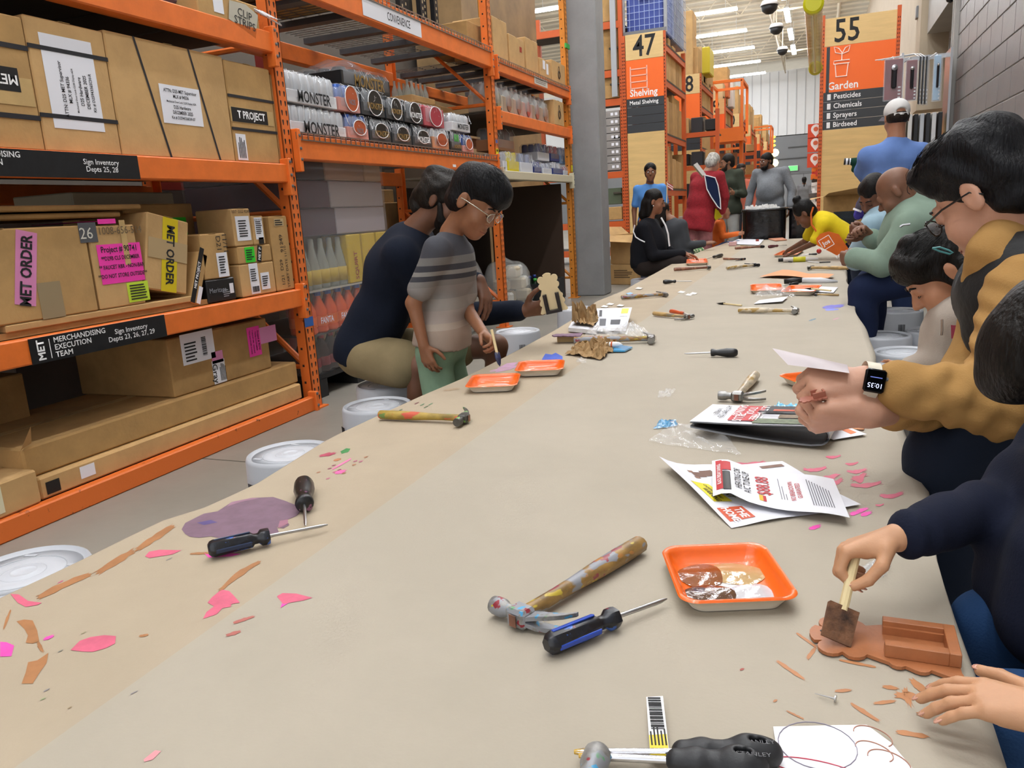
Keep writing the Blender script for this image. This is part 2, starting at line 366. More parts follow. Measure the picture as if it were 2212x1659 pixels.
# ================================================================ pallet racks on the long side
RX = -2.77; RD = 1.07          # front plane of the posts, depth of the rack
HOLE = mat('#23140a', .8)
def upright(y, z1, label, m=ORANGE, worn=None, rx=RX, z0=0., brace=((.25, 1.15), (1.15, 2.05), (2.05, 2.95)), depth=RD, group='orange pallet rack frames'):
    """frame of two perforated posts joined by braces; y = centre of the post"""
    t = thing('rack_frame', label, 'rack frame', (rx, y, 0), group=group)
    for k, x in enumerate((-.035, -depth+.035)):
        mm = worn if (k == 0 and worn) else m
        b = MB(); b.box((x, 0, (z0+z1)/2), (.012, .08, z1-z0)) if False else None
        s = 1 if k == 0 else -1
        b.box((x+s*.031, 0, (z0+z1)/2), (.008, .082, z1-z0), b=.002)
        b.box((x, -.037, (z0+z1)/2), (.07, .008, z1-z0), b=.002); b.box((x, .037, (z0+z1)/2), (.07, .008, z1-z0), b=.002)
        p = b.build('post', mm, t)
        h = MB(); n = int((z1-z0-.06)/.0508)
        for i in range(n):
            z = z0+.06+i*.0508
            for dy in (-.019, .019):   # keyhole slots on the face
                M = frame((x+s*.0353, dy, z), (0, 1, 0), (0, 0, 1)) if s > 0 else frame((x-.0353, dy, z), (0, -1, 0), (0, 0, 1))
                h.add([(-.0075, .011, 0), (-.0055, -.002, 0), (-.003, -.014, 0), (.003, -.014, 0), (.0055, -.002, 0), (.0075, .011, 0), (0, .017, 0)], [tuple(range(7))], M)
            if i % 2 == 0:
                for sy in (-1, 1): h.box((x-.008, sy*.0412, z), (.014, .0008, .014))
        h.build('punched_slots', HOLE, p)
    for a, c in brace:
        MB().tube([(-.05, 0, a), (-depth+.05, 0, c)], .018, 6).build('diagonal_brace', m, t)
        MB().tube([(-.05, 0, a), (-depth+.05, 0, a)], .016, 6).build('cross_brace', m, t)
    for x in (-.035, -depth+.035): MB().box((x, 0, .004), (.13, .12, .008)).build('foot_plate', m, t)
    return t
def beam(y0, y1, z0, z1, label, m=ORANGE, x=RX, step=True, clips=True, group='orange rack beams'):
    t = thing('rack_beam', label, 'rack beam', (x, (y0+y1)/2, z0), group=group); L = y1-y0; h = z1-z0
    b = MB(); b.box((.0, 0, h/2), (.05, L, h), b=.006)
    if step: b.box((-.035, 0, (h-.04)/2), (.04, L, h-.04), b=.004)
    b.build('beam_body', m, t)
    if clips:
        for s in (-1, 1):
            c = MB(); c.box((.012, s*(L/2-.012), h/2-.02), (.06, .028, h+.10), b=.004); c.build('end_connector', m, t)
            r = MB()
            for dz in (.02, .09, -.04): r.lathe([(.009, 0), (.008, .005), (0, .007)], 8, frame((.042, s*(L/2-.012), h/2+dz-.03), (0, 1, 0), (0, 0, 1)))
            r.build('rivets', GREYM, t)
    return t
def rear_beam(y0, y1, z0, z1, label, m=ORANGE): return beam(y0, y1, z0-.05, z1-.05, label, m, RX-RD+.06, clips=False, group='rear rack beams')
Y0, Y1, Y2, Y3 = 1.18, 3.735, 6.835, 9.185
upright(Y0, 3.2, 'orange rack frame at the start of the sign inventory bay')
upright(Y1, 4.6, 'orange rack frame with blue tape between sign inventory and energy drinks', ORANGE, ORANGE_W)
upright(Y2, 4.6, 'orange rack frame with yellow sticker between energy drinks and water cartons', ORANGE)
upright(Y3, 4.6, 'orange rack frame with green tape standing against the concrete column', ORANGE_D)
# stickers on posts
o1, o2, o3 = [o for o in bpy.data.objects if o.name.startswith('rack_frame')][1:4]
decal(o1, frame((.001, 0, .52), (0, 1, 0), (0, 0, 1)), .084, .055, mat('#2f62ad', .4), 'blue_tape')
decal(o2, frame((.001, 0, 1.62), (0, 1, 0), (0, 0, 1)), .06, .075, mat('#e7d713', .5), 'yellow_sticker'); decal(o2, frame((.002, 0, 1.64), (0, 1, 0), (0, 0, 1)), .03, .02, BLACK, 'sticker_print')
decal(o2, frame((.001, 0, 1.72), (0, 1, 0), (0, 0, 1)), .05, .03, mat('#4560a8', .5), 'blue_sticker'); decal(o2, frame((.001, 0, 1.05), (0, 1, 0), (0, 0, 1)), .04, .03, mat('#6472a5', .5), 'blue_sticker')
decal(o3, frame((.001, 0, 1.55), (0, 1, 0), (0, 0, 1)), .06, .075, mat('#e7d713', .5), 'yellow_sticker')
MB().box((.004, 0, 2.92), (.02, .14, .05)).build('green_tape', mat('#3fae4f', .5), o3)
# bay 1 beams
B1 = (Y0+.045, Y1-.045)
bt = beam(*B1, 0., .085, 'scuffed orange floor beam under the flat cartons', ORANGE_W)
bm2 = beam(*B1, .62, .72, 'orange beam with black MET strip under faucet and order boxes')
bm3 = beam(*B1, 1.31, 1.41, 'orange beam with black MET strip under the strapped cartons')
bm4 = beam(*B1, 1.985, 2.09, 'orange beam above the strapped cartons')
for z, n in ((.62, 'second'), (1.31, 'third'), (1.985, 'top')): rear_beam(*B1, z, z+.1, 'rear orange beam of the %s level behind the sign inventory' % n)
DECK = mat('#4a4238', .85, noise=(3., .1))
for z, n in ((.705, 'faucet and order boxes'), (1.395, 'strapped cartons'), (2.075, 'clip strip box, solid to block overhead light')):  # top deck made solid to keep overhead light out of the bay
    d = MB()
    for i in range(6): d.box((RX-.54, B1[0]+.21+i*.405, z), (1.0, .39, .016))
    tag(d.build('shelf_deck', DECK), 'dark board decking under the '+n, 'shelf deck')
def strip_sign(bm, y0, y1, z, depts, partial):
    L = bm.location; bl = mat('#191a1c', .4, noise=(18., .3)); c = (y0+y1)/2-L.y; w = y1-y0; fx = .026
    s = MB().box((fx+.002, c, z-L.z), (.003, w, .098)).build('sign_strip', bl, bm)
    F = lambda y, dz: frame((fx+.0045, y-L.y, z-L.z+dz), (0, 1, 0), (0, 0, 1))
    text(s, 'MERCHANDISING\nEXECUTION\nTEAM', F(y0+.10, .0), .030, WINK, align='LEFT', bold=.012, line=.95)
    text(s, 'MET', F(y0+.045, 0) @ rotz(math.pi/2), .042, WINK, bold=.03); MB().box((0, 0, 0), (.003, .075, .0005), F(y0+.082, 0)).build('rule_line', WINK, s)
    text(s, depts, F(y1-.11 if partial else y1-.19, .0), .030, WINK, align='CENTER', bold=.006, line=.95)
strip_sign(bm3, 2.635-.88, 2.635, 1.358, 'Sign Inventory\nDepts 25, 28', False)
strip_sign(bm2, 1.985, 2.645, .668, 'Sign Inventory\nDepts 23, 26, 27, 29', False)
# ---- cartons
def carton(label, y0, y1, z0, z1, xf=RX-.02, dep=.6, m=CARD, group=None, rz=0., tilt=0., name='cardboard_box', flaps=True, tape=True, taper=0.):
    cy = (y0+y1)/2; t = thing(name, label, 'box', (xf-dep/2, cy, z0), rz, group)
    if tilt: t.rotation_euler = (tilt, 0, rz)
    w = y1-y0; h = z1-z0
    b = MB(); b.box((0, 0, h/2), (dep, w, h), b=.006); body = b.build('carton', m, t)
    if flaps:
        f = MB(); f.box((0, 0, h+.0015), (dep*.96, .004, .002)); f.build('flap_seam', CARD3, t)
    if tape: MB().box((0, 0, h+.001), (dep, .05, .001)).build('packing_tape', TAPE, t)
    t['dims'] = (dep, w, h); return t
def cf(t, y, z, e=.0012): # frame on the front face: y across, z up from base, from the face centre
    d = t['dims']; return frame((d[0]/2+e, y, z), (0, 1, 0), (0, 0, 1))
PAPER = mat('#e6e7ee', .7); PINK = mat('#f23cab', .6); LIME = mat('#c6e23c', .6); GREEN = mat('#2fd12d', .6); PINKT = mat('#d98ab8', .35)
YT1 = PX(100, 328, RX-.02).y; YT2 = PX(265, 337, RX-.02).y; YT3 = PX(510, 350, RX-.02).y; YT4 = PX(606, 357, RX-.02).y
zs = 1.412
A = carton('large carton with a black tape end and two black straps beside the paper-labelled carton', YT1-.62, YT1, zs, zs+.48, dep=.7)
for z in (.37, .12): MB().box((.351, 0, z), (.004, .62, .018)).build('strap', STRAP, A)
decal(A, cf(A, .06, .21), .48, .10, TAPE, 'packing_tape'); decal(A, cf(A, .10, .25, .002), .3, .085, BLACK, 'printed_tape'); text(A, 'MET PROJECT', cf(A, .09, .25, .004) @ rotz(math.pi), .05, WINK, bold=.02)
Bx = carton('tall carton with sideways paper label and two black straps', YT1+.004, YT2, zs, zs+.495, dep=.7, m=CARD2)
W = YT2-YT1
for z in (.385, .135): MB().box((.351, 0, z), (.004, W, .016)).build('strap', STRAP, Bx)
p = decal(Bx, cf(Bx, -.01, .265), .235, .35, PAPER, 'paper_label')
for i, (s, q) in enumerate((('ATTN: D25 MET Supervisor', .024), ('MLX # 94336', .024), ('Mechanical Door Lock CLSR Display ADR', .013), ('D25 Hardware', .024), ('DECEMBER 2025', .024), ('Kit # D2594336SCH-R', .021))):
    text(Bx, s, cf(Bx, -.06+i*.027, .24, .003) @ rotz(math.pi/2), q*.92, INK, sx=.82, bold=.012)
Cc = carton('widest carton with a small paper label and two slanting black straps', YT2+.004, YT3, zs, zs+.505, dep=.72, m=CARD2)
W3 = YT3-YT2
for a, c in ((-.20, -.08), (.12, .24)): MB().add([(.362, a-.006, .504), (.362, a+.006, .504), (.362, c+.006, 0), (.362, c-.006, 0)], [(0, 3, 2, 1)]).build('strap', STRAP, Cc)
decal(Cc, cf(Cc, .03, .24), .25, .17, PAPER, 'paper_label')
for i, (s, q) in enumerate((('ATTN: D25 MET Supervisor', .023), ('MLX # 94336', .023), ('Mechanical Door Lock CLSR Display ADR', .014), ('D25 Hardware', .023), ('DECEMBER 2025', .023), ('Kit # D2594336KW-07', .02))):
    text(Cc, s, cf(Cc, .03, .300-i*.0235, .003), q*.95, INK, sx=.8, bold=.012)
D = carton('carton with black PROJECT tape beside the orange rack frame', YT3+.006, YT4, zs, zs+.495, dep=.66)
W4 = YT4-YT3
for z in (.325, .165): MB().box((.331, 0, z), (.004, W4, .014)).build('strap', STRAP, D)
decal(D, cf(D, -.01, .235), W4-.02, .075, TAPE, 'packing_tape'); decal(D, cf(D, -.03, .235, .002), W4*.78, .07, BLACK, 'printed_tape'); text(D, 'T PROJECT', cf(D, -.02, .235, .004), .052, WINK, bold=.025, sx=.85)
decal(D, cf(D, -W4/2+.055, .075), .075, .13, PAPER, 'paper_label'); lines(D, cf(D, -W4/2+.055, .075, .003) @ rotz(1.57), .11, .055, 5, INK)
tag(MB().box((RX-.05, YT4+.012, zs+.235), (.05, .012, .47)).build('cardboard_sheet', CARD3), 'cardboard sheet standing on edge beside the PROJECT taped carton', 'cardboard')
# top level
K = carton('open carton with a handwritten grey clip strips tag above the orange beam', PX(520, 45, RX).y-.32, PX(560, 60, RX).y-.02, 2.083, 2.20, dep=.30, xf=RX+.02)
MB().add([(.155, -.02, .01), (.155, .17, -.05), (.155, .21, .07), (.155, .12, .105), (.155, .0, .10)], [(0, 1, 2, 3, 4)]).build('tag_card', mat('#b9b3a2', .7), K)
text(K, 'CLIP\nSTRIPS', frame((.157, .10, .03), (0, 1, -.12), (0, .12, 1)), .055, INK, line=.8)
decal(K, cf(K, -.08, .06), .07, .07, PAPER, 'paper_label')
MB().tube([(.15, .19, .09), (.16, .30, .07), (.17, .38, .05), (.17, .36, .06)], .004, 5).build('wire_hook', STEEL, K)
for k in range(4): MB().tube([(.15, .19+k*.02, .10), (.17, .26+k*.03, .075)], .003, 5).build('wire_hook', WHITE, K)
b = MB()
for i in range(3): b.box((RX-.35, 2.95+i*.0, 2.20+i*.15), (.5, .5, .14), b=.02)
tag(b.build('wrapped_bundle', mat('#8a6f80', .25, noise=(5., .3))), 'shrink-wrapped mauve bundle on the top level above the strapped cartons', 'bundle')
carton('plain unseen carton added at the back of the top level to block light', 1.5, 2.6, 2.083, 2.7, xf=RX-.25, dep=.6)  # added out of view to block light from above
# level 2: mixed order boxes (z .722)
zs = .722
tag(MB().box((RX-.28, 2.45, zs+.012), (.5, 1.3, .024)).build('flat_carton', CARD3), 'flattened cardboard slab lying under the pink-taped boxes', 'cardboard')
fb = MB(); fb.box((RX-.27, 2.42, zs+.039), (.5, .95, .028), b=.004); tag(fb.build('flat_carton', CARD2), 'thin folded carton with worn edges under the faucet box', 'cardboard')
z2 = zs+.054
yb = lambda x, y: PX(x, y, RX-.02).y
E1 = carton('large worn carton with pink MET ORDER tape', 1.62, 2.355, z2, z2+.35, dep=.55, m=CARD)
decal(E1, cf(E1, .08, .20) @ rotz(-.22), .085, .28, PINKT, 'pink_tape'); text(E1, 'MET ORDER', cf(E1, .08, .19, .003) @ rotz(math.pi/2-.22), .062, INK, bold=.03, sx=.8)
decal(E1, cf(E1, .16, .07), .10, .14, mat('#9c8a6c', .2), 'clear_tape')
E2 = carton('carton printed 26 with hot pink project label and lime sticker', 2.365, 2.605, z2, z2+.345, dep=.5, m=CARD2)
decal(E2, cf(E2, -.12, .32), .085, .08, mat('#55565a', .7), 'print_patch'); text(E2, '26', cf(E2, -.13, .315, .003), .065, mat('#d6d3c8', .7)); text(E2, '1008-656-514', cf(E2, .04, .322, .003), .045, mat('#6b5a44', .8), sx=.9)
decal(E2, cf(E2, .02, .185), .225, .165, PINK, 'pink_label')
for i, s in enumerate(('Project # 90741', '**D29B CLS DECEMBER', '** FAUCET RBR - NON-BAR', '**DO NOT STORE OUTSIDE**')): text(E2, s, cf(E2, .02, .245-i*.037, .003), .036 if i == 0 else .024, INK, sx=.8, bold=.015)
decal(E2, cf(E2, .085, .055), .115, .085, LIME, 'lime_label'); lines(E2, cf(E2, .085, .055, .003), .09, .07, 6, INK, seed=5)
decal(E2, cf(E2, -.02, .362), .09, .02, PINK, 'pink_tape'); MB().box((0, -.01, .366), (.3, .09, .002)).build('pink_tape', PINK, E2); decal(E2, cf(E2, .055, .27, .0018), .03, .19, TAPE, 'packing_tape')
E3 = carton('tilted carton with yellow MET ORDER tape', 2.608, 2.853, .812, 1.155, dep=.42, m=CARD2, tilt=-.23)
decal(E3, cf(E3, .01, .17), .09, .34, mat('#d8c018', .45), 'yellow_tape'); text(E3, 'MET ORDER', cf(E3, .01, .17, .003) @ rotz(-math.pi/2), .063, INK, bold=.03, sx=.8); decal(E3, cf(E3, .0, .19, .0022), .23, .09, mat('#b39a72', .3), 'packing_tape')
E4 = carton('narrow carton with black MET PROJECT tape leaning beside the yellow-taped carton', 2.862, 2.922, zs+.012, zs+.27, dep=.3, m=CARD, tilt=-.42, tape=False)
decal(E4, cf(E4, -.018, .14), .028, .275, BLACK, 'printed_tape'); text(E4, 'MET PROJECT', cf(E4, -.018, .14, .003) @ rotz(math.pi/2), .022, WINK, bold=.02); decal(E4, cf(E4, .018, .05), .025, .085, PAPER, 'paper_label')
E5 = carton('tall carton with a green label standing behind the smaller boxes', 2.85, 3.30, zs, zs+.50, xf=RX-.335, dep=.42, m=CARD)
decal(E5, cf(E5, .10, .38), .13, .10, GREEN, 'green_label'); lines(E5, cf(E5, .10, .38, .003), .1, .08, 6, INK, seed=8)
E6 = carton('black printed carton under the D21 box', 2.985, 3.185, zs, zs+.115, dep=.3, m=mat('#17181b', .35), tape=False, flaps=False); decal(E6, cf(E6, .07, .06), .028, .05, PAPER, 'barcode_label'); text(E6, 'Meritage', cf(E6, -.03, .06, .003), .034, mat('#8e949c', .5)); lines(E6, cf(E6, .03, .04, .003), .05, .04, 4, mat('#8e949c', .5))
E7 = carton('carton handwritten 11/11 D21 on top of the black box', 2.985, 3.165, zs+.117, zs+.338, dep=.3, m=CARD); text(E7, '11/11\nD21', cf(E7, .05, .17, .003) @ rotz(-math.pi/2), .045, INK); decal(E7, cf(E7, .04, .065), .075, .12, PAPER, 'paper_label'); lines(E7, cf(E7, .04, .065, .003), .05, .09, 7, INK, seed=12)
ya, yc, ye = yb(526, 640), yb(598, 627), yb(637, 619)
E8 = carton('small carton with two white shipping labels at the bottom of its stack', ya, yc, zs, zs+.17, dep=.25, m=CARD2); decal(E8, cf(E8, -.035, .09), .07, .16, PAPER, 'shipping_label'); barcode(E8, cf(E8, -.035, .035, .003), .05, .03, INK); lines(E8, cf(E8, -.035, .11, .003), .055, .07, 6, INK, seed=4); decal(E8, cf(E8, .05, .07), .07, .09, PAPER, 'paper_label'); lines(E8, cf(E8, .05, .07, .003), .05, .06, 5, INK, seed=6)
E9 = carton('small carton with bright green label and black printed tape', ya+.002, yc-.004, zs+.172, zs+.262, dep=.25, m=CARD); decal(E9, cf(E9, -.045, .045), .075, .08, GREEN, 'green_label'); lines(E9, cf(E9, -.045, .045, .003), .06, .06, 5, INK, seed=9); decal(E9, cf(E9, .03, .045, .0015) @ rotz(-.25), .035, .085, BLACK, 'printed_tape'); text(E9, 'MET P', cf(E9, .03, .045, .004) @ rotz(1.3), .026, WINK, bold=.02)
E10 = carton('carton with a big white label topmost of the small stack', ya-.005, ya+.135, zs+.264, zs+.455, dep=.24, m=CARD2); decal(E10, cf(E10, .0, .09), .105, .125, PAPER, 'paper_label'); lines(E10, cf(E10, 0, .09, .003), .07, .09, 7, INK, seed=10); text(E10, '10/7  D22 92401', cf(E10, 0, .175, .003), .022, INK)
E11 = carton('slim carton marked D29 beside the big white label', ya+.14, ya+.235, zs+.264, zs+.415, dep=.24, m=CARD2); decal(E11, cf(E11, .0, .085), .062, .115, PAPER, 'paper_label'); lines(E11, cf(E11, 0, .09, .003), .05, .07, 7, INK, seed=11); text(E11, 'D29 93235', cf(E11, 0, .13, .004), .014, INK); decal(E11, cf(E11, .008, .02), .04, .035, BLACK, 'printed_tape')
E12 = carton('tall narrow carton handwritten 91249 start date beside the rack frame', yc+.01, ye, zs, zs+.41, dep=.2, m=CARD); text(E12, '91249', cf(E12, .0, .26, .003) @ rotz(math.pi/2), .04, INK); text(E12, '1/21  D29', cf(E12, -.02, .10, .003) @ rotz(math.pi/2), .036, INK); text(E12, 'START DATE 11/10', cf(E12, .025, .13, .003) @ rotz(math.pi/2), .028, INK); decal(E12, cf(E12, 0, .375), .08, .04, mat('#cbb387', .7), 'end_label'); lines(E12, cf(E12, 0, .375, .003), .07, .035, 3, INK, seed=14)
# flat packs lying on top of the worn carton, and a cream bin above at the back
for i, (dz, yy) in enumerate(((.0, 2.1), (.03, 2.2))):
    q = MB(); q.box((RX-.33+.02*i, yy, z2+.392+dz), (.5, 1.0, .022), b=.005); tag(q.build('flat_carton', CARD3), ['lower', 'upper'][i]+' of two folded cartons lying on the pink-taped box', 'cardboard')
q = carton('translucent cream plastic bin high at the back of the order shelf', 2.72, 3.35, 1.195, 1.29, xf=RX-.5, dep=.4, m=mat('#b6ac92', .5), name='plastic_bin', tape=False, flaps=False); q['category'] = 'bin'
carton('carton carrying the cream plastic bin at the back of the shelf', 2.55, 2.9, zs, 1.128, xf=RX-.78, dep=.3, m=CARD3)
# floor level
tag(MB().box((RX-.56, 2.45, .048), (.96, 2.4, .07)).build('floor_pallet', mat('#3c342b', .8)), 'dark wooden base board behind the scuffed floor beam', 'pallet')
yl0, yl1 = yb(560, 770)+.0, PX(642, 830, RX-.05).y
def flat(label, x0, x1, y0, y1, z0, z1, m, rz=0.):
    t = thing('long_carton', label, 'box', ((x0+x1)/2, (y0+y1)/2, z0), rz); MB().box((0, 0, (z1-z0)/2), (x1-x0, y1-y0, z1-z0), b=.008).build('carton', m, t); MB().box((0, 0, z1-z0+.001), (.05, y1-y0, .001)).build('packing_tape', TAPE, t); t['dims'] = (x1-x0, y1-y0, z1-z0); return t
F1 = flat('long flat carton lying along the scuffed floor beam', -3.15, -2.79, 1.95, 3.62, .086, .176, CARD2)
decal(F1, cf(F1, -.62, .05), .07, .05, PAPER, 'paper_label'); decal(F1, cf(F1, -.78, .04), .06, .05, BLACK, 'black_tape')
F2 = flat('longer flat carton with taped edge stacked on the long carton', -3.45, -2.82, 1.93, 3.64, .178, .30, CARD)
MB().add([(.315, -.855, .12), (.45, -.99, .10), (.40, -.86, .22), (.3, -.80, .13)], [(0, 1, 2), (0, 2, 3)]).build('torn_flap', CARD2, F2)
F3 = carton('big carton with Gray label and pink project label on the flat cartons', 2.74, 3.46, .302, .585, xf=RX-.08, dep=.62, m=CARD3)
decal(F3, cf(F3, -.17, .215), .22, .15, PAPER, 'shipping_label'); barcode(F3, cf(F3, -.13, .21, .003) @ rotz(1.57), .09, .03, INK); lines(F3, cf(F3, -.22, .2, .003), .08, .1, 6, INK, seed=20)
decal(F3, cf(F3, -.05, .14), .08, .06, PINKT, 'pink_tape'); decal(F3, cf(F3, -.05, .065), .09, .12, PAPER, 'paper_label'); text(F3, 'Gray', cf(F3, -.08, .06, .003) @ rotz(-math.pi/2), .05, INK, bold=.01); lines(F3, cf(F3, -.025, .065, .003) @ rotz(1.57), .1, .045, 5, INK, seed=21)
decal(F3, cf(F3, .24, .17), .10, .16, PINK, 'pink_label')
for i, s in enumerate(('Project # 90741', '**D29B CLS DECEMBER', '** FAUCET RBR - NON-BAR', '**DO NOT STORE OUTSIDE')): text(F3, s, cf(F3, .275-i*.022, .17, .003) @ rotz(-math.pi/2), .021 if i == 0 else .013, INK, sx=.8, bold=.012)
decal(F3, cf(F3, .36, .19), .14, .09, PINKT, 'pink_tape')
F4 = flat('crushed open carton with a torn barcode label on the floor beam', -3.15, -2.76, 1.42, 1.93, .086, .22, CARD2, .06)
decal(F4, cf(F4, .02, .07), .16, .1, mat('#dcd6b6', .7), 'torn_label'); text(F4, '1063575', cf(F4, .03, .085, .003), .035, INK); barcode(F4, cf(F4, .0, .045, .003), .12, .03, INK)
carton('deep carton in shade at the back of the floor level', 1.5, 2.35, .09, .5, xf=RX-.55, dep=.45, m=CARD3)
# ---- bay 2
B2 = (Y1+.045, Y2-.045)
bl2 = beam(*B2, 1.44, 1.575, 'orange beam with wire deck lip under the energy drinks')
bc2 = beam(*B2, 2.345, 2.50, 'orange beam with white CONVENIENCE label above the energy drinks')
rear_beam(*B2, 1.44, 1.56, 'rear orange beam behind the energy drinks'); rear_beam(*B2, 2.345, 2.47, 'upper rear orange beam above the energy drinks')
cs = decal(bc2, frame((.027, -.25, .075), (0, 1, 0), (0, 0, 1)), .80, .115, mat('#dfe0e6', .5), 'white_label'); text(bc2, 'CONVENIENCE', frame((.0285, -.18, .07), (0, 1, 0), (0, 0, 1)), .075, INK, sx=.62, bold=.004)
decal(bl2, frame((.027, .55, .03), (0, 1, 0), (0, 0, 1)), .06, .02, WHITE, 'paint_chip')
WIRE = mat('#8b8884', .35, .8); CHAN = mat('#55565a', .5, .3)
def wire_deck(y0, y1, z, label, n=3, lip=True, cell=.055):
    t = thing('wire_deck', label, 'wire deck', (RX-RD/2, (y0+y1)/2, z)); L = y1-y0; w = MB(); k = int(L/cell); wm = MB()
    for i in range(k+1):
        y = -L/2+i*L/k; wm.box((0, y, 0), (RD-.04, .005, .005))
        if lip: wm.box((RD/2-.0-.02+.05, y, -.018), (.005, .005, .04))
    for j in range(9): wm.box((-RD/2+.06+j*(RD-.12)/8, 0, .004), (.005, L, .005))
    if lip: wm.box((RD/2+.03, 0, -.038), (.006, L, .006)); wm.box((RD/2+.03, 0, .003), (.006, L, .006))
    wm.build('wire_mesh', WIRE, t)
    for i in range(n*2): MB().box((0, -L/2+(i+.5)*L/(n*2), -.025), (RD-.06, .09, .04)).build('support_channel', CHAN, t)
    return t
wire_deck(*B2, 1.585, 'wire deck under the energy drink packs'); wire_deck(*B2, 2.51, 'wire deck above the energy drink packs seen from below')
CLR = mat('#e9edf2', .12, alpha=.22, spec=1.2)
def can(mb, x, y, z, h, r): mb.lathe([(r*.8, 0), (r, .008), (r, h-.018), (r*.8, h-.004), (r*.78, h)], 10, tr(x, y, z))
CANTOP = mat('#c4c6ca', .25, .9)
def pack(label, y0, y1, z0, h, dep, cans_m, tray_m, logo=None, logo_m=None, window=None, trayh=.4, xf=RX-.03, group=None, ny=4, nx=3, hole=None):
    """shrink-wrapped tray of cans"""
    w = y1-y0; t = thing('drink_pack', label, 'drink pack', (xf-dep/2, (y0+y1)/2, z0), group=group); c = MB(); r = min(w/ny, dep/nx)/2*.97
    for i in range(nx):
        for j in range(ny): can(c, dep/2-(i+.5)*dep/nx, -w/2+(j+.5)*w/ny, .006, h-.008, r)
    c.build('cans', cans_m, t, auto=40)
    b = MB(); b.box((0, 0, h*trayh/2), (dep, w, h*trayh), b=.003); b.build('tray', tray_m, t)
    # film wrap: a slightly sagging clear shell
    f = MB(); f.box((0, 0, h/2+.003), (dep+.008, w-.002, h+.004), b=min(.03, h*.2)); f.build('film_wrap', CLR, t, auto=60)
    cr = MB(); rr = random.Random(hash(label) % 1000)
    for i in range(6):
        ya = rr.uniform(-w/2, w/2); cr.tube([(dep/2+.006, ya, h*rr.uniform(.5, .9)), (dep/2+.008, ya+rr.uniform(-.03, .03), h*rr.uniform(.5, 1.)), (dep/2-.02, ya+rr.uniform(-.05, .05), h+.006)], .0016, 4)
    cr.build('film_creases', mat('#f4f6f8', .15, alpha=.7), t)
    if hole: 
        n = 18; MB().add([(hole[0]*math.cos(6.283*k/n), hole[1]*math.sin(6.283*k/n), 0) for k in range(n)], [tuple(range(n))], frame((dep/2+.0075, hole[2], h*.5), (0, 1, 0), (0, 0, 1))).build('can_window', hole[3], t)
        ri = MB(); ri.tube([(dep/2+.008, hole[2]+hole[0]*math.cos(6.283*k/n), h*.5+hole[1]*math.sin(6.283*k/n)) for k in range(n+1)], .003, 5, caps=False); ri.build('film_edge', mat('#f0f2f4', .15), t)
    if logo: text(t, logo, frame((dep/2+.010, hole[2] if hole else .02, h*.36 if hole else h*trayh*.5), (0, 1, 0), (0, 0, 1)), (hole[0]*.62 if hole else w*.17), logo_m or INK, sx=.8, bold=.02)
    return t
CB = mat('#2b2d30', .3, .6); CW = mat('#cfd2d6', .3, .5); CBl = mat('#3a5aa0', .3, .5); TW = mat('#d9dadd', .6); TB = mat('#35383b', .45); TPk = mat('#c98f85', .6); TRd = mat('#b8505a', .5); TOr = mat('#c98f6a', .5); TB2 = mat('#1c1e20', .4)
GOLD = mat('#a98a4f', .4, .5); OJ = mat('#b5532a', .5); JB = mat('#101113', .4)
zl = 1.592; yy = lambda x: PX(x, 270, RX-.03).y
specs = [(622, 747, 'white energy drink pack with black lettering at the bottom by the rack frame', CW, TW, 'MONSTER', INK, None, .42),
 (750, 795, 'pink tray drink pack with torn film, bottom row beside the white pack', CBl, TPk, 'NOS', mat('#7d7f86', .4), 'o', .5),
 (797, 843, 'black can pack with round window, bottom row beside the pink pack', CB, TB, 'MONSTER', GOLD, 'k', .5),
 (845, 887, 'black can pack with oval window, bottom row third from the white pack', CB, TB, 'MONSTER', GOLD, 'k', .5),
 (889, 930, 'dark grey can pack in crinkled film, bottom row beside the peach pack', CB, TB, 'MONSTER', WINK, 'k', .5),
 (932, 967, 'peach tray can pack with orange window, bottom row', CW, TOr, 'MONSTER', OJ, 'o', .6),
 (969, 994, 'black can pack with green claw marks, bottom row', CB, TB2, 'MONSTER', GOLD, None, .5),
 (996, 1020, 'small pale pink tray pack at the end of the bottom row', CBl, TPk, None, None, 'o', .4)]
for i, (x0, x1, lab, cm, tm, lg, lm, ho, th) in enumerate(specs):
    a, c = yy(x0), yy(x1); hh = (.158, .158, .160, .160, .158, .160, .160, .15)[i]; w = c-a
    t = pack(lab, a+.004, c-.004, zl, hh, .38, cm, tm, lg, lm, None, th, ny=max(2, int(w/.066)), nx=5, hole=((w*.30, hh*.30, .01, JB if ho == 'k' else OJ) if ho else None))
    if i == 0:
        text(t, 'MONSTER', frame((-.02, -w/2-.004, hh*.22), (1, 0, 0), (0, 0, 1)), .055, INK, sx=.8, bold=.01)
    if i == 6:
        cl = MB()
        for k in range(3): cl.box((.199, -.03+k*.03, hh*.68), (.001, .012, hh*.35))
        cl.build('claw_marks', mat('#4fd04a', .5), t)
specs = [(618, 733, 'white energy drink pack with tall silver cans, top row by the rack frame', CW, TW, 'MONSTER', INK, None, .40, .28),
 (736, 782, 'blue can pack with torn film on a pink tray, top row', CBl, TPk, 'NOS', mat('#7d7f86', .4), 'o', .5, .26),
 (784, 834, 'black can pack with dark round window, top row beside the blue cans', CB, TB, 'MONSTER', GOLD, 'k', .5, .27),
 (836, 873, 'black can pack under the tilted open tray, top row', CB, TB, 'MONSTER', GOLD, 'k', .5, .24),
 (875, 915, 'dark grey can pack in glossy film, top row beside the red pack', CB, TB, 'MONSTER', WINK, 'k', .5, .24),
 (917, 960, 'red wrapped can pack in the top row', TRd, TRd, None, None, 'r', .9, .245),
 (976, 1015, 'small white tray can pack at the end of the top row', CW, TW, 'MONSTER', INK, None, .5, .22)]
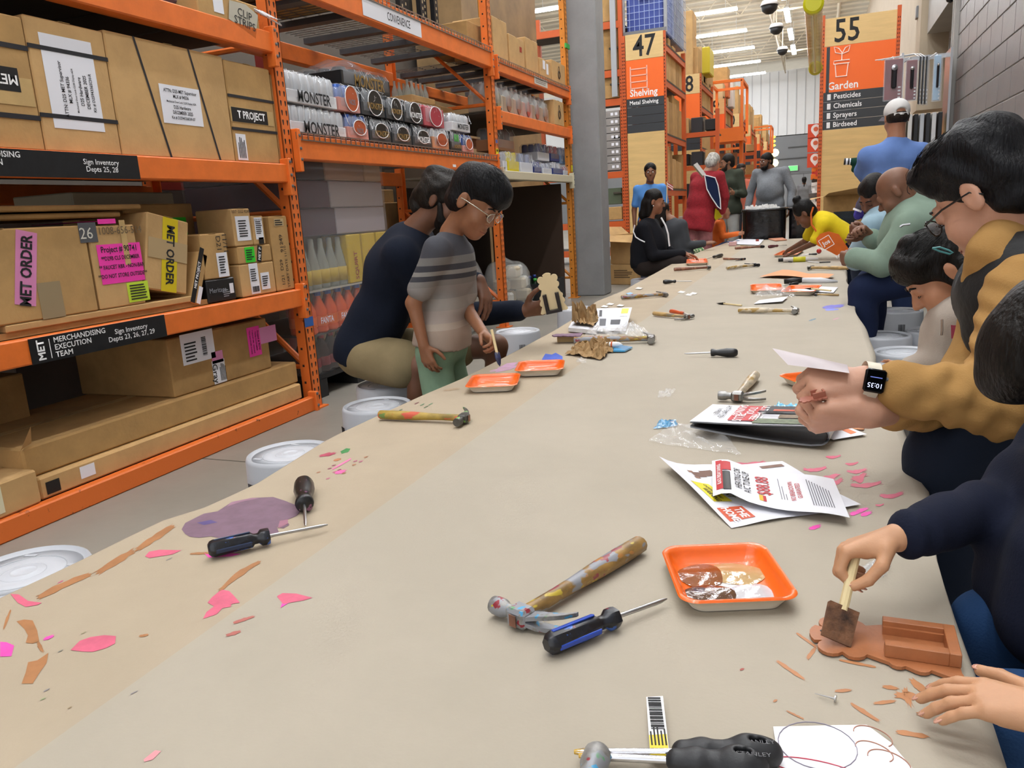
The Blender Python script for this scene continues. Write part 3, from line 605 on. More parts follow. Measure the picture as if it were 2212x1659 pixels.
H0 = .252
for i, (x0, x1, lab, cm, tm, lg, lm, ho, th, hh) in enumerate(specs):
    a, c = yy(x0), yy(x1); w = c-a
    t = pack(lab, a+.004, c-.004, zl+.170, hh*.62, .38, cm, tm, lg, lm, None, th, ny=max(2, int(w/.066)), nx=5, hole=((w*.30, hh*.30, .02, JB if ho == 'k' else (OJ if ho == 'o' else mat('#a83040', .5))) if ho else None))
    if i == 0: text(t, 'MONSTER', frame((-.02, -w/2-.004, hh*.22), (1, 0, 0), (0, 0, 1)), .055, INK, sx=.8, bold=.01)
t = pack('black open tray of cans in loose clear film, topmost of the energy drinks', yy(800)-.15, yy(873), zl+.345, .13, .45, CB, TB2, 'MONSTER', GOLD, None, .8, xf=RX-.12, ny=5, nx=4)
hf = MB(); hf.grid(lambda u, v: (.23-.46*u, -.27+.5*v, .132+.10*math.sin(math.pi*u)*max(0, 1-abs(v-.45)*2.2)+.012*math.sin(u*17+v*9)), 14, 14); hf.build('loose_film', CLR, t, True)
carton('tall carton with two paper labels at the end of the energy drinks', yy(968), yy(1040), zl, zl+.42, xf=RX-.30, dep=.4, m=CARD3)
t = thing('bottle_tray', 'tray of clear glass bottles standing on the tall carton', 'drink pack', (RX-.5, yy(1000), zl+.424)); MB().box((0, 0, .03), (.25, .42, .06), b=.004).build('tray', CARD2, t)
for i in range(5):
    for j in range(2): MB().lathe([(.026, .008), (.028, .02), (.028, .10), (.011, .15), (.011, .185), (.013, .187), (0, .19)], 9, tr(-.06+j*.12, -.16+i*.08, 0)).build('bottle', mat('#aeb5ae', .1, alpha=.55), t, True)
# above: shelving posts, cartons
SHB = mat('#232326', .45, .4)
for i, x in enumerate((850, 870, 895, 912, 925)):
    p = PX(x, 30, RX-.35); t = thing('shelving_post', 'black perforated shelving post standing on the upper wire deck', 'post', (RX-.35-.05*(i % 2), p.y+.12, 2.52), group='black perforated posts')
    MB().box((0, 0, .75), (.04, .07, 1.5)).build('angle_post', SHB, t); h = MB()
    for k in range(28): h.box((.021, 0, .05+k*.05), (.001, .016, .022))
    h.build('punched_slots', mat('#b9a884', .6), t)
carton('brown printed carton on the upper wire deck beside the shelving posts', PX(955, 80, RX-.3).y+.1, PX(1015, 90, RX-.3).y+.12, 2.52, 2.72, xf=RX-.1, dep=.5, m=CARD3)
carton('tall carton above the CONVENIENCE label', 4.35, 5.0, 2.52, 3.3, xf=RX-.15, dep=.7, m=CARD)
# floor pallet with shrink-wrapped drinks
px0, px1 = 3.92, 4.95; xf = -3.02
t = thing('drink_pallet', 'shrink-wrapped mixed drinks stacked on a black pallet', 'pallet', (-2.9-.425, (px0+px1)/2, 0)); t.scale = (.85, 1, 1); W = px1-px0
b = MB()
for s in (-.45, 0, .45): b.box((0, s*W, .06), (1.0, .12, .12))
b.box((0, 0, .13), (1.0, W, .03)); b.build('pallet_base', mat('#1b1b1d', .6), t)
GL = mat('#c4c8bd', .12, alpha=.5)
def bottles(z, h, n, body, cap, label_m=None, name='bottle', rows=2):
    proto = None
    for r in range(rows):
        for i in range(n):
            rr = W/n/2*.95
            if proto is None:
                q = MB(); q.mi(0).lathe([(rr*.8, 0), (rr, .01), (rr, h*.55), (rr*.35, h*.86), (rr*.33, h*.93)], 10); q.mi(1).lathe([(rr*.42, h*.9), (rr*.42, h), (0, h)], 8); q.mi(2).lathe([(rr*1.015, h*.18), (rr*1.015, h*.42)], 10)
                proto = q.build(name, [body, cap, label_m or body], t, auto=40); o = proto
            else: o = proto.copy(); COL.objects.link(o)
            o.location = (.5-rr-r*2*rr, -W/2+(i+.5)*W/n, z)
bottles(.15, .24, 10, mat('#2a1512', .15), mat('#a0202a', .4), mat('#7a1a22', .4)); MB().box((0, 0, .395), (.98, W, .01)).build('slip_sheet', mat('#46403a', .7), t)
bottles(.40, .26, 9, mat('#d4551c', .18), mat('#3c58a8', .4), mat('#e06a22', .4))
for i in range(4): text(t, 'FANTA', frame((.512, -W/2+(i*2+1.5)*W/9, .48), (0, 1, 0), (0, 0, 1)), .055, mat('#e8e8f4', .5), bold=.02, sx=.8)
MB().box((0, 0, .668), (.99, W, .012)).build('slip_sheet', mat('#b9b4a8', .7), t)
YB = mat('#d6b51c', .5); RED = mat('#a0301c', .5)
for i in range(5): MB().lathe([(.045, 0), (.048, .02), (.048, .13), (.02, .26), (.02, .31), (0, .315)], 10, tr(.45, -W/2+.06+i*.098, .676)).build('glass_bottle', GL, t, True)
for i in range(5): MB().lathe([(.0485, .03), (.0485, .12)], 10, tr(.45, -W/2+.06+i*.098, .676)).build('bottle_label', mat('#c7a93a', .5), t, True)
for k, yb_ in enumerate((-.02, .17, .36)):
    MB().box((.38, yb_+.085, .676+.16), (.24, .165, .32), b=.006).build('yellow_carton', YB, t); text(t, 'SQUIRT', frame((.503, yb_+.09, .79), (0, 0, 1), (0, -1, 0)), .055, RED, bold=.01)
MB().box((-.1, 0, .84), (.7, W, .32)).build('inner_cartons', mat('#8f7a5a', .7), t)
def blockrow(z, h, cols):
    y = -W/2
    for w, m in cols: MB().box((.0, y+w*W/2, z+h/2), (.98, w*W-.006, h-.004), b=.006).build('carton', m, t); y += w*W
blockrow(1.002, .17, ((.4, mat('#4a2a38', .4)), (.6, mat('#a5989c', .5)))); blockrow(1.172, .17, ((.36, mat('#4e2f3f', .4)), (.64, mat('#a89c9c', .5)))); blockrow(1.342, .16, ((.33, mat('#2e1c1e', .4)), (.45, mat('#a07f66', .6)), (.22, mat('#b09070', .6))))
MB().box((.1, -.3, 1.505+.0), (.7, .4, .006)).build('slip_sheet', CARD3, t)
f = MB(); f.box((0, 0, .83), (1.03, W+.03, 1.38), b=.03); f.build('stretch_film', mat('#dfe3e6', .18, alpha=.16, spec=1., bump=(14., .6), stretch=(1, 1, 6)), t, auto=60)
# red rack parts and cartons behind the pallet
RB = mat('#7c1f14', .5, noise=(5., .15))
t = thing('red_rack', 'dark red rack post with a diagonal brace behind the wrapped pallet', 'rack frame', (-4.1, 5.35, 0)); MB().box((0, 0, 1.2), (.08, .12, 2.4)).build('post', RB, t); MB().tube([(.0, .1, 1.5), (.15, 1.3, .55)], .03, 6).build('diagonal_brace', RB, t); MB().box((.0, -.7, 1.42), (.06, 1.3, .12)).build('beam_body', RB, t)
carton('huge plain carton in shade behind the seated man in navy', 5.62, 7.3, .01, 1.25, xf=-4.05, dep=.8, m=CARD3); carton('wide carton lying on the huge plain carton in shade', 5.5, 7.2, 1.252, 1.38, xf=-4.1, dep=.7, m=CARD)
for i, (a, c, z) in enumerate(((3.0, 5.4, 1.4), (7.4, 9.6, 2.2), (9.7, 12.6, 4.4))): q = carton(('added dark stack filling the shade behind the drinks pallet', 'added tall dark stack filling the shade behind the crate of bottles', 'tallest wrapped brown stack rising behind the bottle packs')[i], a, c, .01, z, xf=-4.3, dep=.7, m=mat(('#3a3029', '#453a30', '#8f7450')[i], .4, noise=(2., .3)), name='wrapped_stack'); q['category'] = 'stack'  # first two stacks added, shade behind the racks put into their dark colour
# ---- bay 3
B3 = (Y2+.045, Y3-.045)
beam(*B3, 2.335, 2.445, 'orange beam with paper label above the bottle cartons'); bt3 = [o for o in bpy.data.objects if o.name.startswith('rack_beam')][-1]
decal(bt3, frame((.027, .1, .055), (0, 1, 0), (0, 0, 1)), .42, .075, mat('#cfc9c0', .6), 'paper_label'); lines(bt3, frame((.0285, .1, .055), (0, 1, 0), (0, 0, 1)), .34, .05, 3, mat('#8d857d', .7))
beam(*B3, 1.895, 2.0, 'orange beam under the wrapped bottle packs'); beam(*B3, 1.385, 1.465, 'cream shelf beam under the small soda packs', mat('#cfc7ac', .5))
for z, n in ((2.335, 'top'), (1.895, 'middle')): rear_beam(*B3, z, z+.1, 'rear orange beam of the %s level behind the bottle packs' % n)
wire_deck(*B3, 2.455, 'wire deck carrying brown cartons above the bottle packs'); tag(MB().box((RX-.54, (B3[0]+B3[1])/2, 1.99), (1., B3[1]-B3[0], .018)).build('shelf_deck', DECK), 'dark board under the wrapped bottle packs', 'shelf deck'); tag(MB().box((RX-.54, (B3[0]+B3[1])/2, 1.452), (1., B3[1]-B3[0], .02)).build('shelf_deck', mat('#8c8674', .7)), 'cream board under the small soda packs', 'shelf deck')
def smile(t, m):
    d = t['dims']; q = MB(); s = min(d[1], d[2])
    q.tube([(d[0]/2+.002, s*.13*math.cos(a), d[2]/2-.06*s+s*.16*math.sin(a)) for a in np.linspace(0, 6.28, 14)], s*.035, 5, caps=False); q.tube([(d[0]/2+.002, s*.10*math.cos(a), d[2]/2+.12*s+s*.2*math.sin(a)) for a in np.linspace(0, 3.14, 9)], s*.012, 5); q.build('printed_bottle_mark', m, t)
yz = lambda x, y: PX(x, y, RX-.03).y
zt = 2.463; PRT = mat('#4a3a2a', .8)
for i, (x0, x1, hh, lab) in enumerate(((1066, 1098, .36, 'tallest brown carton on the upper deck beside the second orange frame'), (1100, 1133, .28, 'brown carton with a small red mark on the upper deck'), (1135, 1162, .33, 'brown carton behind the paper-labelled carton on the upper deck'), (1164, 1188, .20, 'small brown carton with white shipping labels on the upper deck'), (1190, 1231, .24, 'brown carton printed with a bottle mark on the upper deck'))):
    c = carton(lab, max(yz(x0, 130), Y2+.05), min(yz(x1, 160), Y3-.05), zt, zt+hh, dep=.4, m=CARD2)
    if i == 3: decal(c, cf(c, -.05, .14), .08, .09, PAPER, 'shipping_label'); decal(c, cf(c, .06, .11), .07, .11, PAPER, 'shipping_label')
    if i == 4: smile(c, PRT)
    if i == 1: decal(c, cf(c, .1, .18), .06, .05, RED, 'print_patch')
zt = 2.002; ys = [yz(x, 230) for x in (1068, 1090, 1112, 1132, 1152, 1170, 1187)]
labs = ('first', 'second', 'third', 'fourth', 'fifth', 'sixth')
for i in range(6):
    a, c = ys[i], ys[i+1]; w = c-a; t = thing('bottle_pack', 'white film pack of bottles, %s from the orange frame with yellow sticker' % labs[i], 'drink pack', (RX-.17, (a+c)/2, zt), group='white bottle packs')
    MB().box((0, 0, .08), (.26, w-.012, .16), b=.01).build('tray', mat(('#bdb09a', '#a89a85', '#b39a8a', '#bf9a92', '#a99683', '#b09a88')[i], .5), t)
    for j in range(2):
        for k in range(3): MB().lathe([(.045, .005), (.047, .02), (.047, .15), (.018, .23), (.018, .27), (0, .272)], 9, tr(.08-k*.09, -w/4+j*w/2, 0)).build('bottle', mat('#c9ccc8', .2), t, True)
    MB().add([(.06*math.cos(6.283*k/14), .075*math.sin(6.283*k/14), 0) for k in range(14)], [tuple(range(14))], frame((.137, 0, .1), (0, 1, 0), (0, 0, 1))).build('film_window', mat(('#8d8a6a', '#8d5f46', '#9a5a44', '#a8483c', '#a05444', '#9a6a50')[i], .5), t)
    f = MB(); f.box((0, 0, .14), (.275, w-.006, .275), b=.07); f.build('film_wrap', mat('#eef0f2', .15, alpha=.35, spec=1.), t, auto=60)
c = carton('brown carton with a bottle mark hanging over the end of the middle beam', ys[6]+.01, ys[6]+.36, zt, zt+.265, dep=.36, xf=RX+.02, m=CARD2); smile(c, PRT)
zt = 1.464; yq = lambda x: PX(x, 360, RX-.06).y
cols = [(1082, 1092, .18, '#c9ccd2'), (1093, 1117, .19, '#e0cf1c'), (1120, 1147, .19, '#8a96b8'), (1149, 1166, .13, '#3a4c8c'), (1168, 1188, .12, '#a7adc0'), (1190, 1212, .14, '#c2c4cc'), (1214, 1234, .11, '#8f2c3c')]
for i, (x0, x1, hh, hx) in enumerate(cols):
    a, c = yq(x0), yq(x1)
    pack(['silver', 'bright yellow', 'pale blue', 'navy', 'grey', 'white', 'dark red'][i]+' soda pack standing on the cream shelf', a+.004, c-.004, zt, hh, .22, mat(hx, .3, .3), mat(('#d8dae0', '#d7c514', '#d5d9e4', '#2c3a78', '#ccd0da', '#2f3f80', '#c8ccd8')[i], .5), None, None, None, .55, ny=2, nx=3, xf=RX-.04)
up = [(1085, 1122, .20, .21, '#2a2c30', '#a3714e', 'black bottle carton with an orange tray stacked at the back of the cream shelf'), (1170, 1195, .15, .18, '#27357a', '#d6d8de', 'navy can pack stacked on the grey soda pack'), (1197, 1216, .16, .17, '#a83444', '#2c3a78', 'red and blue can pack stacked by the last orange frame'), (1218, 1233, .14, .19, '#9cb0cc', '#7fa0c8', 'light blue can pack stacked on the dark red pack')]
for x0, x1, z, hh, h1, h2, lab in up:
    a, c = yq(x0), yq(x1); pack(lab, a+.004, c-.004, zt+z+.004, hh, .22, mat(h1, .3, .3), mat(h2, .5), None, None, None, .5, ny=2, nx=3, xf=RX-.10)
# under bay 3: bagged goods and crates
BAG = mat('#d8dad8', .15, alpha=.30, bump=(18., .8), spec=1.)
def blob(name, label, cat, c, r, m, n=18, amp=.12, seed=1, parent=None):
    rr = random.Random(seed); ph = [(rr.uniform(2, 6), rr.uniform(0, 6), rr.uniform(2, 6), rr.uniform(0, 6)) for _ in range(4)]
    def fn(u, v):
        a = 2*math.pi*u; b_ = math.pi*(v-.5); k = 1+amp*sum(math.sin(p[0]*a+p[1])*math.cos(p[2]*b_+p[3]) for p in ph)/2
        return (r[0]*math.cos(a)*math.cos(b_)*k, r[1]*math.sin(a)*math.cos(b_)*k, max(-r[2], r[2]*math.sin(b_)*k))
    o = MB().grid(lambda u, v: fn(round(u*n) % n/n, v), n, n).build(name, m, parent, True); o.location = c
    return tag(o, label, cat) if label else o
t = thing('bagged_goods', 'clear plastic bag full of packaged cups on the floor under the cream shelf', 'plastic bag', (-3.02, 7.5, 0)); blob('bag_film', None, None, (0, 0, .30), (.25, .36, .30), BAG, parent=t)
for i in range(11): MB().box((.10-.05*(i % 3), -.24+.05*i, .09+.13*(i % 4)), (.16, .11, .12), b=.02).build('cup_sleeve', mat(('#cdbfa4', '#dcdad2', '#b5a58a')[i % 3], .6), t)
t = thing('bagged_goods', 'smaller clear bag of goods slumped beside the second orange frame', 'plastic bag', (-3.05, 6.45, 0)); blob('bag_film', None, None, (0, 0, .38), (.22, .22, .38), BAG, parent=t, seed=4); MB().box((0, 0, .3), (.24, .24, .4), b=.02).build('carton', mat('#a89a80', .6), t)
t = thing('bottle_crate', 'black plastic crate of bottles with green and blue caps', 'crate', (-3.0, 8.35, 0))
cr = MB()
for s in (-1, 1): cr.box((s*.2, 0, .16), (.02, .8, .28)); cr.box((0, s*.4, .16), (.4, .02, .28))
cr.box((0, 0, .02), (.4, .8, .03)); cr.build('crate_body', mat('#1d1f21', .45), t)
for i in range(4):
    for j in range(2): MB().mi(0).lathe([(.04, .035), (.045, .05), (.045, .22), (.016, .29), (.016, .33)], 9, tr(.09-j*.18, -.28+i*.16, 0)).mi(1).lathe([(.02, .32), (.02, .35), (0, .352)], 8, tr(.09-j*.18, -.28+i*.16, 0)).build('bottle', [mat('#16321c', .15), mat(('#48b04a', '#48b04a', '#3050a8', '#3050a8')[i], .4)], t, True)
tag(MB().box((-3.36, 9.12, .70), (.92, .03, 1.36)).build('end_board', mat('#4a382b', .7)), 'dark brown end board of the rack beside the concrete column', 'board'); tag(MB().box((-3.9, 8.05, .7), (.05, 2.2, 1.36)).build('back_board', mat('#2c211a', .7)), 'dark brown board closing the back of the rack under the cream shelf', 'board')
# open cartons on the floor by the column
t = carton('closed brown carton on the floor behind the concrete column', 0, .55, 0, .28, xf=-2.32, dep=.42, m=CARD2); t.location = (-2.45, 10.9, 0); t.rotation_euler = (0, 0, -.25)
lines(t, frame((0, -.2765, .15), (1, 0, 0), (0, 0, 1)), .3, .12, 5, PRT); 
t = thing('open_carton', 'open brown carton tipped on top of the closed one by the column', 'box', (-2.42, 10.88, .284), -.35); b = MB(); b.box((0, -.24, .20), (.46, .01, .40)); b.box((0, .24, .20), (.46, .01, .40)); b.box((.225, 0, .20), (.01, .48, .40)); b.box((-.225, 0, .20), (.01, .48, .40)); b.box((0, 0, .006), (.46, .48, .01)); b.build('carton', CARD2, t); MB().add([(-.22, -.245, .40), (.22, -.245, .40), (.24, -.40, .30), (-.25, -.40, .33)], [(0, 1, 2, 3)]).build('flap', CARD2, t); MB().add([(-.23, -.24, .40), (-.23, .24, .40), (-.33, .2, .50), (-.33, -.2, .52)], [(0, 1, 2, 3)]).build('flap', CARD2, t)
# ================================================================ numbered aisles down the store
WOOD = mat('#d8b577', .6, noise=(1.6, .1), stretch=(1, 1, 9)); WOODN = mat('#dcbb80', .6, noise=(2., .08), stretch=(1, 1, 8)); SDARK = mat('#303337', .5); SHELFN = mat('#c5561c', .5)
AX = -2.65
def sign_panel(t, w, top, num, title, rows, y=0., kind='full', bottom=.25, numx=None, orange_h=.66):
    """tan number board, orange department board, dark rows, wood panel; local frame faces -Y, right end at x=0"""
    F = lambda x, z, e=.0: frame((x, y-.012-e, z), (1, 0, 0), (0, 0, 1))
    cx = -w/2
    nb = MB().box((cx, y, top-.215), (w, .02, .43)).build('number_board', WOODN, t)
    text(nb, num, F(cx if numx is None else numx, top-.225), .50 if len(num) > 1 else .46, INK, bold=.012, sx=.82)
    z = top-.435
    db = MB().box((cx, y, z-orange_h/2), (w, .02, orange_h)).build('department_board', SIGNOR, t)
    if title: text(db, title, F(cx-w*.5+.06, z-orange_h+.09), .17, WINK, align='LEFT', bold=.016, sx=.92)
    z -= orange_h
    for i in range(4):
        b = MB().box((cx, y, z-.075), (w, .02, .145)).build('row_board', SDARK, t)
        if rows and i < len(rows):
            text(b, rows[i], F(cx-w*.5+(.16 if kind == 'ic' else .05), z-.075), .115 if kind == 'ic' else .10, WINK, align='LEFT', bold=.012, sx=.92)
            if kind == 'ic': MB().box((cx-w*.5+.09, y-.011, z-.075), (.055, .004, .095), b=.002).build('row_icon', WHITE, b)
        z -= .15
    return z
def icon_shelf(t, x, z, y):
    b = MB()
    for k in range(4): b.box((x, y, z+k*.11), (.30, .006, .018))
    for s in (-1, 1): b.box((x+s*.15, y, z+.165), (.02, .006, .42))
    b.build('shelf_icon', mat('#f7b9a0', .6), t)
def side_bay(t, y0, y1, top, seed, levels=(0., 1.35, 2.35, 3.3), xd=1.0, boxes=True):
    """end bay facing the main aisle: beams along y at x=0, posts, cartons"""
    r = random.Random(seed)
    for y in (y0+.06, y1): MB().box((-.04, y, top/2), (.08, .09, top)).build('post', SHELFN, t)
    MB().box((-xd+.04, y1, top/2), (.08, .09, top)).build('post', SHELFN, t)
    for z in levels[1:]+(top-.15,): MB().box((-.03, (y0+y1)/2, z-.07), (.05, y1-y0, .13)).build('shelf_beam', SHELFN, t); MB().box((-xd/2, (y0+y1)/2, z-.02), (xd, y1-y0, .03)).build('shelf_board', DECK, t)
    if boxes:
        for z in levels[1:]:
            y = y0+.12
            while y < y1-.25:
                w = r.uniform(.22, .42); h = r.uniform(.45, .8); w = min(w, y1-y-.05)
                MB().box((-.3, y+w/2, z+h/2), (.5, w-.02, h), b=.01).build('carton', r.choice((CARD, CARD2, CARD3, CARD2)), t); y += w
names = {0: ('47', 'Shelving'), 1: ('48', ''), 2: ('49', ''), 3: ('50', ''), 4: ('51', ''), 5: ('52', ''), 6: ('53', '')}
pos = [14.7, 19.3, 24.4, 29.05, 33.9, 39.1, 44.6]
for k in range(7):
    y = pos[k]; top = 4.07 if k == 0 else 3.97; w = .68; num, ti = names[k]
    t = thing('aisle_rack', ('orange aisle rack with the Shelving board and the number 47', 'orange aisle rack under a tall carton with the number 48', 'orange aisle rack behind the taller platform lift', 'orange aisle rack with the number 50 beyond the taller lift', 'orange aisle rack with the number 51 between the two lifts', 'orange aisle rack behind the smaller platform lift', 'last orange aisle rack before the far wall')[k], 'rack', (AX, y, 0), group='numbered aisle racks')
    zz = sign_panel(t, w, top, num, ti, ('Metal Shelving',) if k == 0 else None, orange_h=.66)
    for i in range(4 if k else 0): pass
    MB().box((-w/2, 0, (zz)/2), (w, .02, zz)).build('wood_panel', WOOD, t)
    for x in (-w-.05, .0):
        p = MB().box((x, .05, top/2), (.07, .08, top)).build('post', SHELFN, t)
        if k < 2:
            h = MB(); [h.box((x+dx, .009, .1+j*.06), (.014, .002, .026)) for j in range(int(top/.06)-2) for dx in (-.015, .015)]; h.build('punched_slots', HOLE, t)
    side_bay(t, .05, 2.48, top, k)
    if k == 0: icon_shelf(t, -w*.66, top-.92, -.014)
    if k: # goods stacked above the top beam
        r = random.Random(40+k); yy_ = .1
        while yy_ < 2.2:
            ww = r.uniform(.5, .8); h = r.uniform(.5, 1.2); MB().box((-.45, yy_+ww/2, top-.06+h/2), (.8, ww-.04, h), b=.01).build('carton', r.choice((CARD, CARD2, mat('#cfb58a', .8), mat('#d8d6cf', .6))), t); yy_ += ww
    if k == 1: MB().box((-.5, .3, top+.66), (.7, .6, 1.44), b=.01).build('tall_carton', CARD2, t); decal(t, frame((-.72, -.002, top+.5), (1, 0, 0), (0, 0, 1)), .2, .35, PAPER, 'paper_label'); MB().box((-.02, 1.2, top+.4), (.3, .8, .6), b=.02).build('yellow_bag', mat('#d8c62c', .4), t)
    if k == 2: MB().box((-.2, .9, top+.35), (.5, .5, .5), b=.02).build('printed_carton', mat('#d2703c', .6), t); MB().box((-.15, 1.8, top+.3), (.5, .6, .8), b=.02).build('printed_carton', mat('#e3dcd6', .6), t)
    # long near side of the rack run
    if k < 2:
        pass
# stock on the long side of the first aisle rack, beside its sign
t = thing('aisle_shelving', 'orange shelving stacked with silver and red boxes beside board 47', 'rack', (AX-.78, 14.75, 0))
LV = (0.27, .80, 1.72, 3.02, 3.52, 4.35)
for x in (0, -1.9):
    MB().box((x, .02, 2.4), (.075, .08, 4.8)).build('post', SHELFN, t); MB().box((x, 1.0, 2.4), (.075, .08, 4.8)).build('post', SHELFN, t)
h = MB(); [h.box((dx, -.021, .1+j*.06), (.014, .002, .026)) for j in range(58) for dx in (-.016, .016)]; h.build('punched_slots', HOLE, t)
for z in LV: MB().box((-.95, 0, z-.06), (1.9, .05, .12)).build('shelf_beam', SHELFN, t); MB().box((-.95, .5, z-.02), (1.9, 1., .03)).build('shelf_board', DECK, t)
MB().box((-.12, -.04, 4.0), (.1, .06, 1.9)).build('grey_post_guard', mat('#a6a9ad', .4), t)
SIL = mat('#a9a6a4', .25, .4, noise=(2., .2)); RDB = mat('#8c2528', .5)
for i in range(8): MB().box((-.42, .25, 1.74+.07+i*.135), (.72, .5, .125), b=.004).build('silver_box', SIL, t); decal(t, frame((-.2, -.002, 1.74+.07+i*.135), (1, 0, 0), (0, 0, 1)), .05, .05, PAPER, 'box_label'); decal(t, frame((-.12, -.002, 1.74+.07+i*.135), (1, 0, 0), (0, 0, 1)), .05, .05, PAPER, 'box_label')
for i in range(4): MB().box((-.42, .25, .29+.08+i*.16 if i < 3 else .82), (.72, .5, .15 if i < 3 else .02), b=.004).build('red_box', RDB, t) if i < 3 else None; decal(t, frame((-.35, -.002, .37+min(i, 2)*.16), (1, 0, 0), (0, 0, 1)), .1, .1, PAPER, 'box_label')
MB().box((-.42, .25, .82+.13), (.72, .5, .24), b=.01).build('carton', CARD, t); MB().box((-.42, .3, .82+.45), (.7, .5, .3), b=.01).build('green_box', mat('#4f5a44', .6), t)
MB().box((-.42, .3, 3.52+.38), (.72, .5, .72), b=.01).build('wrapped_carton', CARD3, t); MB().box((-.42, .3, 3.03+.2), (.72, .5, .38), b=.01).build('wrapped_carton', CARD, t); MB().box((-.42, .3, 4.36+.5), (.74, .5, .98), b=.01).build('carton', CARD, t); decal(t, frame((-.28, .045, 4.95), (1, 0, 0), (0, 0, 1)), .36, .34, PAPER, 'shipping_label'); text(t, 'D23\nQTY   10\n1012 236-414', frame((-.28, .043, 4.95), (1, 0, 0), (0, 0, 1)), .075, INK, line=1.1)
# blue wrapped goods in a wire cage on the first aisle rack
t = thing('wire_cage', 'grey wire cage of blue goods standing on the rack numbered 47', 'cage', (AX-.36, 14.95, 4.09)); BLU = mat('#3b4f9e', .35, noise=(2., .1))
MB().box((0, .35, .9), (.66, .8, 1.75), b=.02).build('blue_goods', BLU, t); w = MB()
for i in range(9):
    w.box((-.36+i*.09, -.09, .9), (.008, .008, 1.8)); w.box((.37, -.09+i*.11, .9), (.008, .008, 1.8))
for j in range(16): w.box((0, -.09, .03+j*.115), (.74, .008, .008)); w.box((.37, .36, .03+j*.115), (.008, .92, .008))
w.build('wire_panel', mat('#9fb0d8', .4), t)
for x in (-.38, .38): MB().box((x, -.1, .9), (.05, .05, 1.84)).build('corner_post', mat('#9a9da2', .4), t)
MB().box((0, -.1, .03), (.8, .06, .06)).build('frame_rail', GREYM, t); decal(t, frame((.05, -.1, .60), (1, 0, 0), (0, 0, 1)), .3, .06, WHITE, 'white_label')
t = thing('wire_cage', 'second grey wire cage of blue goods on rack 47 facing the main aisle', 'cage', (AX-.36, 16.2, 4.09)); MB().box((.0, .3, .9), (.66, 1.4, 1.75), b=.02).build('blue_goods', mat('#5c6a96', .35, noise=(3., .3)), t); w = MB()
for i in range(14): w.box((.36, -.5+i*.12, .9), (.008, .008, 1.8))
for j in range(12): w.box((.36, .3, .05+j*.15), (.008, 1.6, .008))
w.build('wire_panel', mat('#aab0bd', .4), t)
# lift platforms
def cage_lift(label, x0, x1, y, z0, z1, dep=1.6):
    t = thing('platform_lift', label, 'lift', ((x0+x1)/2, y, 0), group='orange platform lifts'); W = x1-x0; LO = mat('#e8741c', .45); b = .07
    for sx in (-1, 1):
        for yy_ in (0, dep): MB().box((sx*W/2, yy_, (z0+z1)/2), (b, b, z1-z0)).build('cage_post', LO, t)
    for yy_ in (0, dep):
        for z in (z1, z0+(z1-z0)*.02): MB().box((0, yy_, z), (W, b, b)).build('rail', LO, t)
    for sx in (-1, 1): MB().box((sx*W/2, dep/2, z1), (b, dep, b)).build('rail', LO, t)
    MB().box((0, 0, z0-.12), (W+.1, .1, .34)).build('toe_panel', LO, t); MB().box((0, dep/2, z0-.2), (W, dep, .1)).build('floor_plate', LO, t)
    MB().box((0, dep/2, .25), (W*.9, dep, .4)).build('base', LO, t)
    for sx in (-1, 1): MB().box((sx*W*.42, dep*.4, z0/2), (.1, .14, z0)).build('mast', LO, t)
    for j in range(5): MB().box((0, .02, .5+j*(z0-.5)/5), (W*.85, .06, .06)).build('rung', LO, t)
    MB().tube([(-W*.4, .04, .5), (W*.4, .04, z0*.6)], .04, 6).build('diagonal_brace', LO, t); MB().box((0, .1, z0*.55), (W*.7, .04, z0*.5)).build('screen', mat('#7c4a26', .7), t)
a = PY(1533, 180, 22.6); c = PY(1603, 178, 22.6); cage_lift('taller orange platform lift parked before board 49', a.x, c.x, 22.6, PY(1540, 285, 22.6).z, a.z)
a = PY(1624, 276, 37.); c = PY(1665, 275, 37.); cage_lift('smaller orange platform lift parked before board 52', a.x, c.x, 37., PY(1630, 330, 37.).z, a.z)
# low racking with mixed goods between the aisles behind the people
for i, (x, y, wd) in enumerate(((1505, 17.9, .9), (1597, 27.3, 1.0), (1618, 31.9, .9))):
    q = PY(x, 420, y); t = thing('low_rack', ['orange low rack with tan box between boards 47 and 48', 'orange low rack of dark boxed goods behind the man in olive', 'orange low rack of dark boxed goods behind the coral jacket'][i], 'rack', (q.x, y, 0)); r = random.Random(i)
    for s in (-1, 1): MB().box((s*wd/2, 0, 1.5), (.08, .08, 3.0)).build('post', SHELFN, t)
    for z in (.4, 1.1, 1.8, 2.5): MB().box((0, 0, z), (wd, .06, .1)).build('shelf_beam', SHELFN, t); MB().box((0, .35, z), (wd, .7, .03)).build('shelf_board', DECK, t)
    for z in (.45, 1.15, 1.85, 2.55):
        for j in range(3): MB().box((-wd/3+j*wd/3, .3, z+.15), (wd/3-.05, .4, r.uniform(.22, .36)), b=.01).build('stock_box', r.choice((BLACK, CARD, mat('#2a2c30', .4), mat('#c9c7c2', .5), CARD2)), t)
for j, (x, y) in enumerate(((1674, 330), (1673, 352))):
    q = PY(x, y, 42.); t = thing('globe_lamp', ['upper', 'lower'][j]+' glowing warm globe lamp on display behind the man in grey', 'lamp', q); MB().lathe([(0, -.2), (.14, -.14), (.2, 0), (.14, .14), (0, .2)], 14).build('globe', mat('#fff2a8', .4, emit=3.), t, True); MB().tube([(0, 0, -.19), (0, .0, -q.z+.0)], .02, 5).build('stem', GREYM, t)
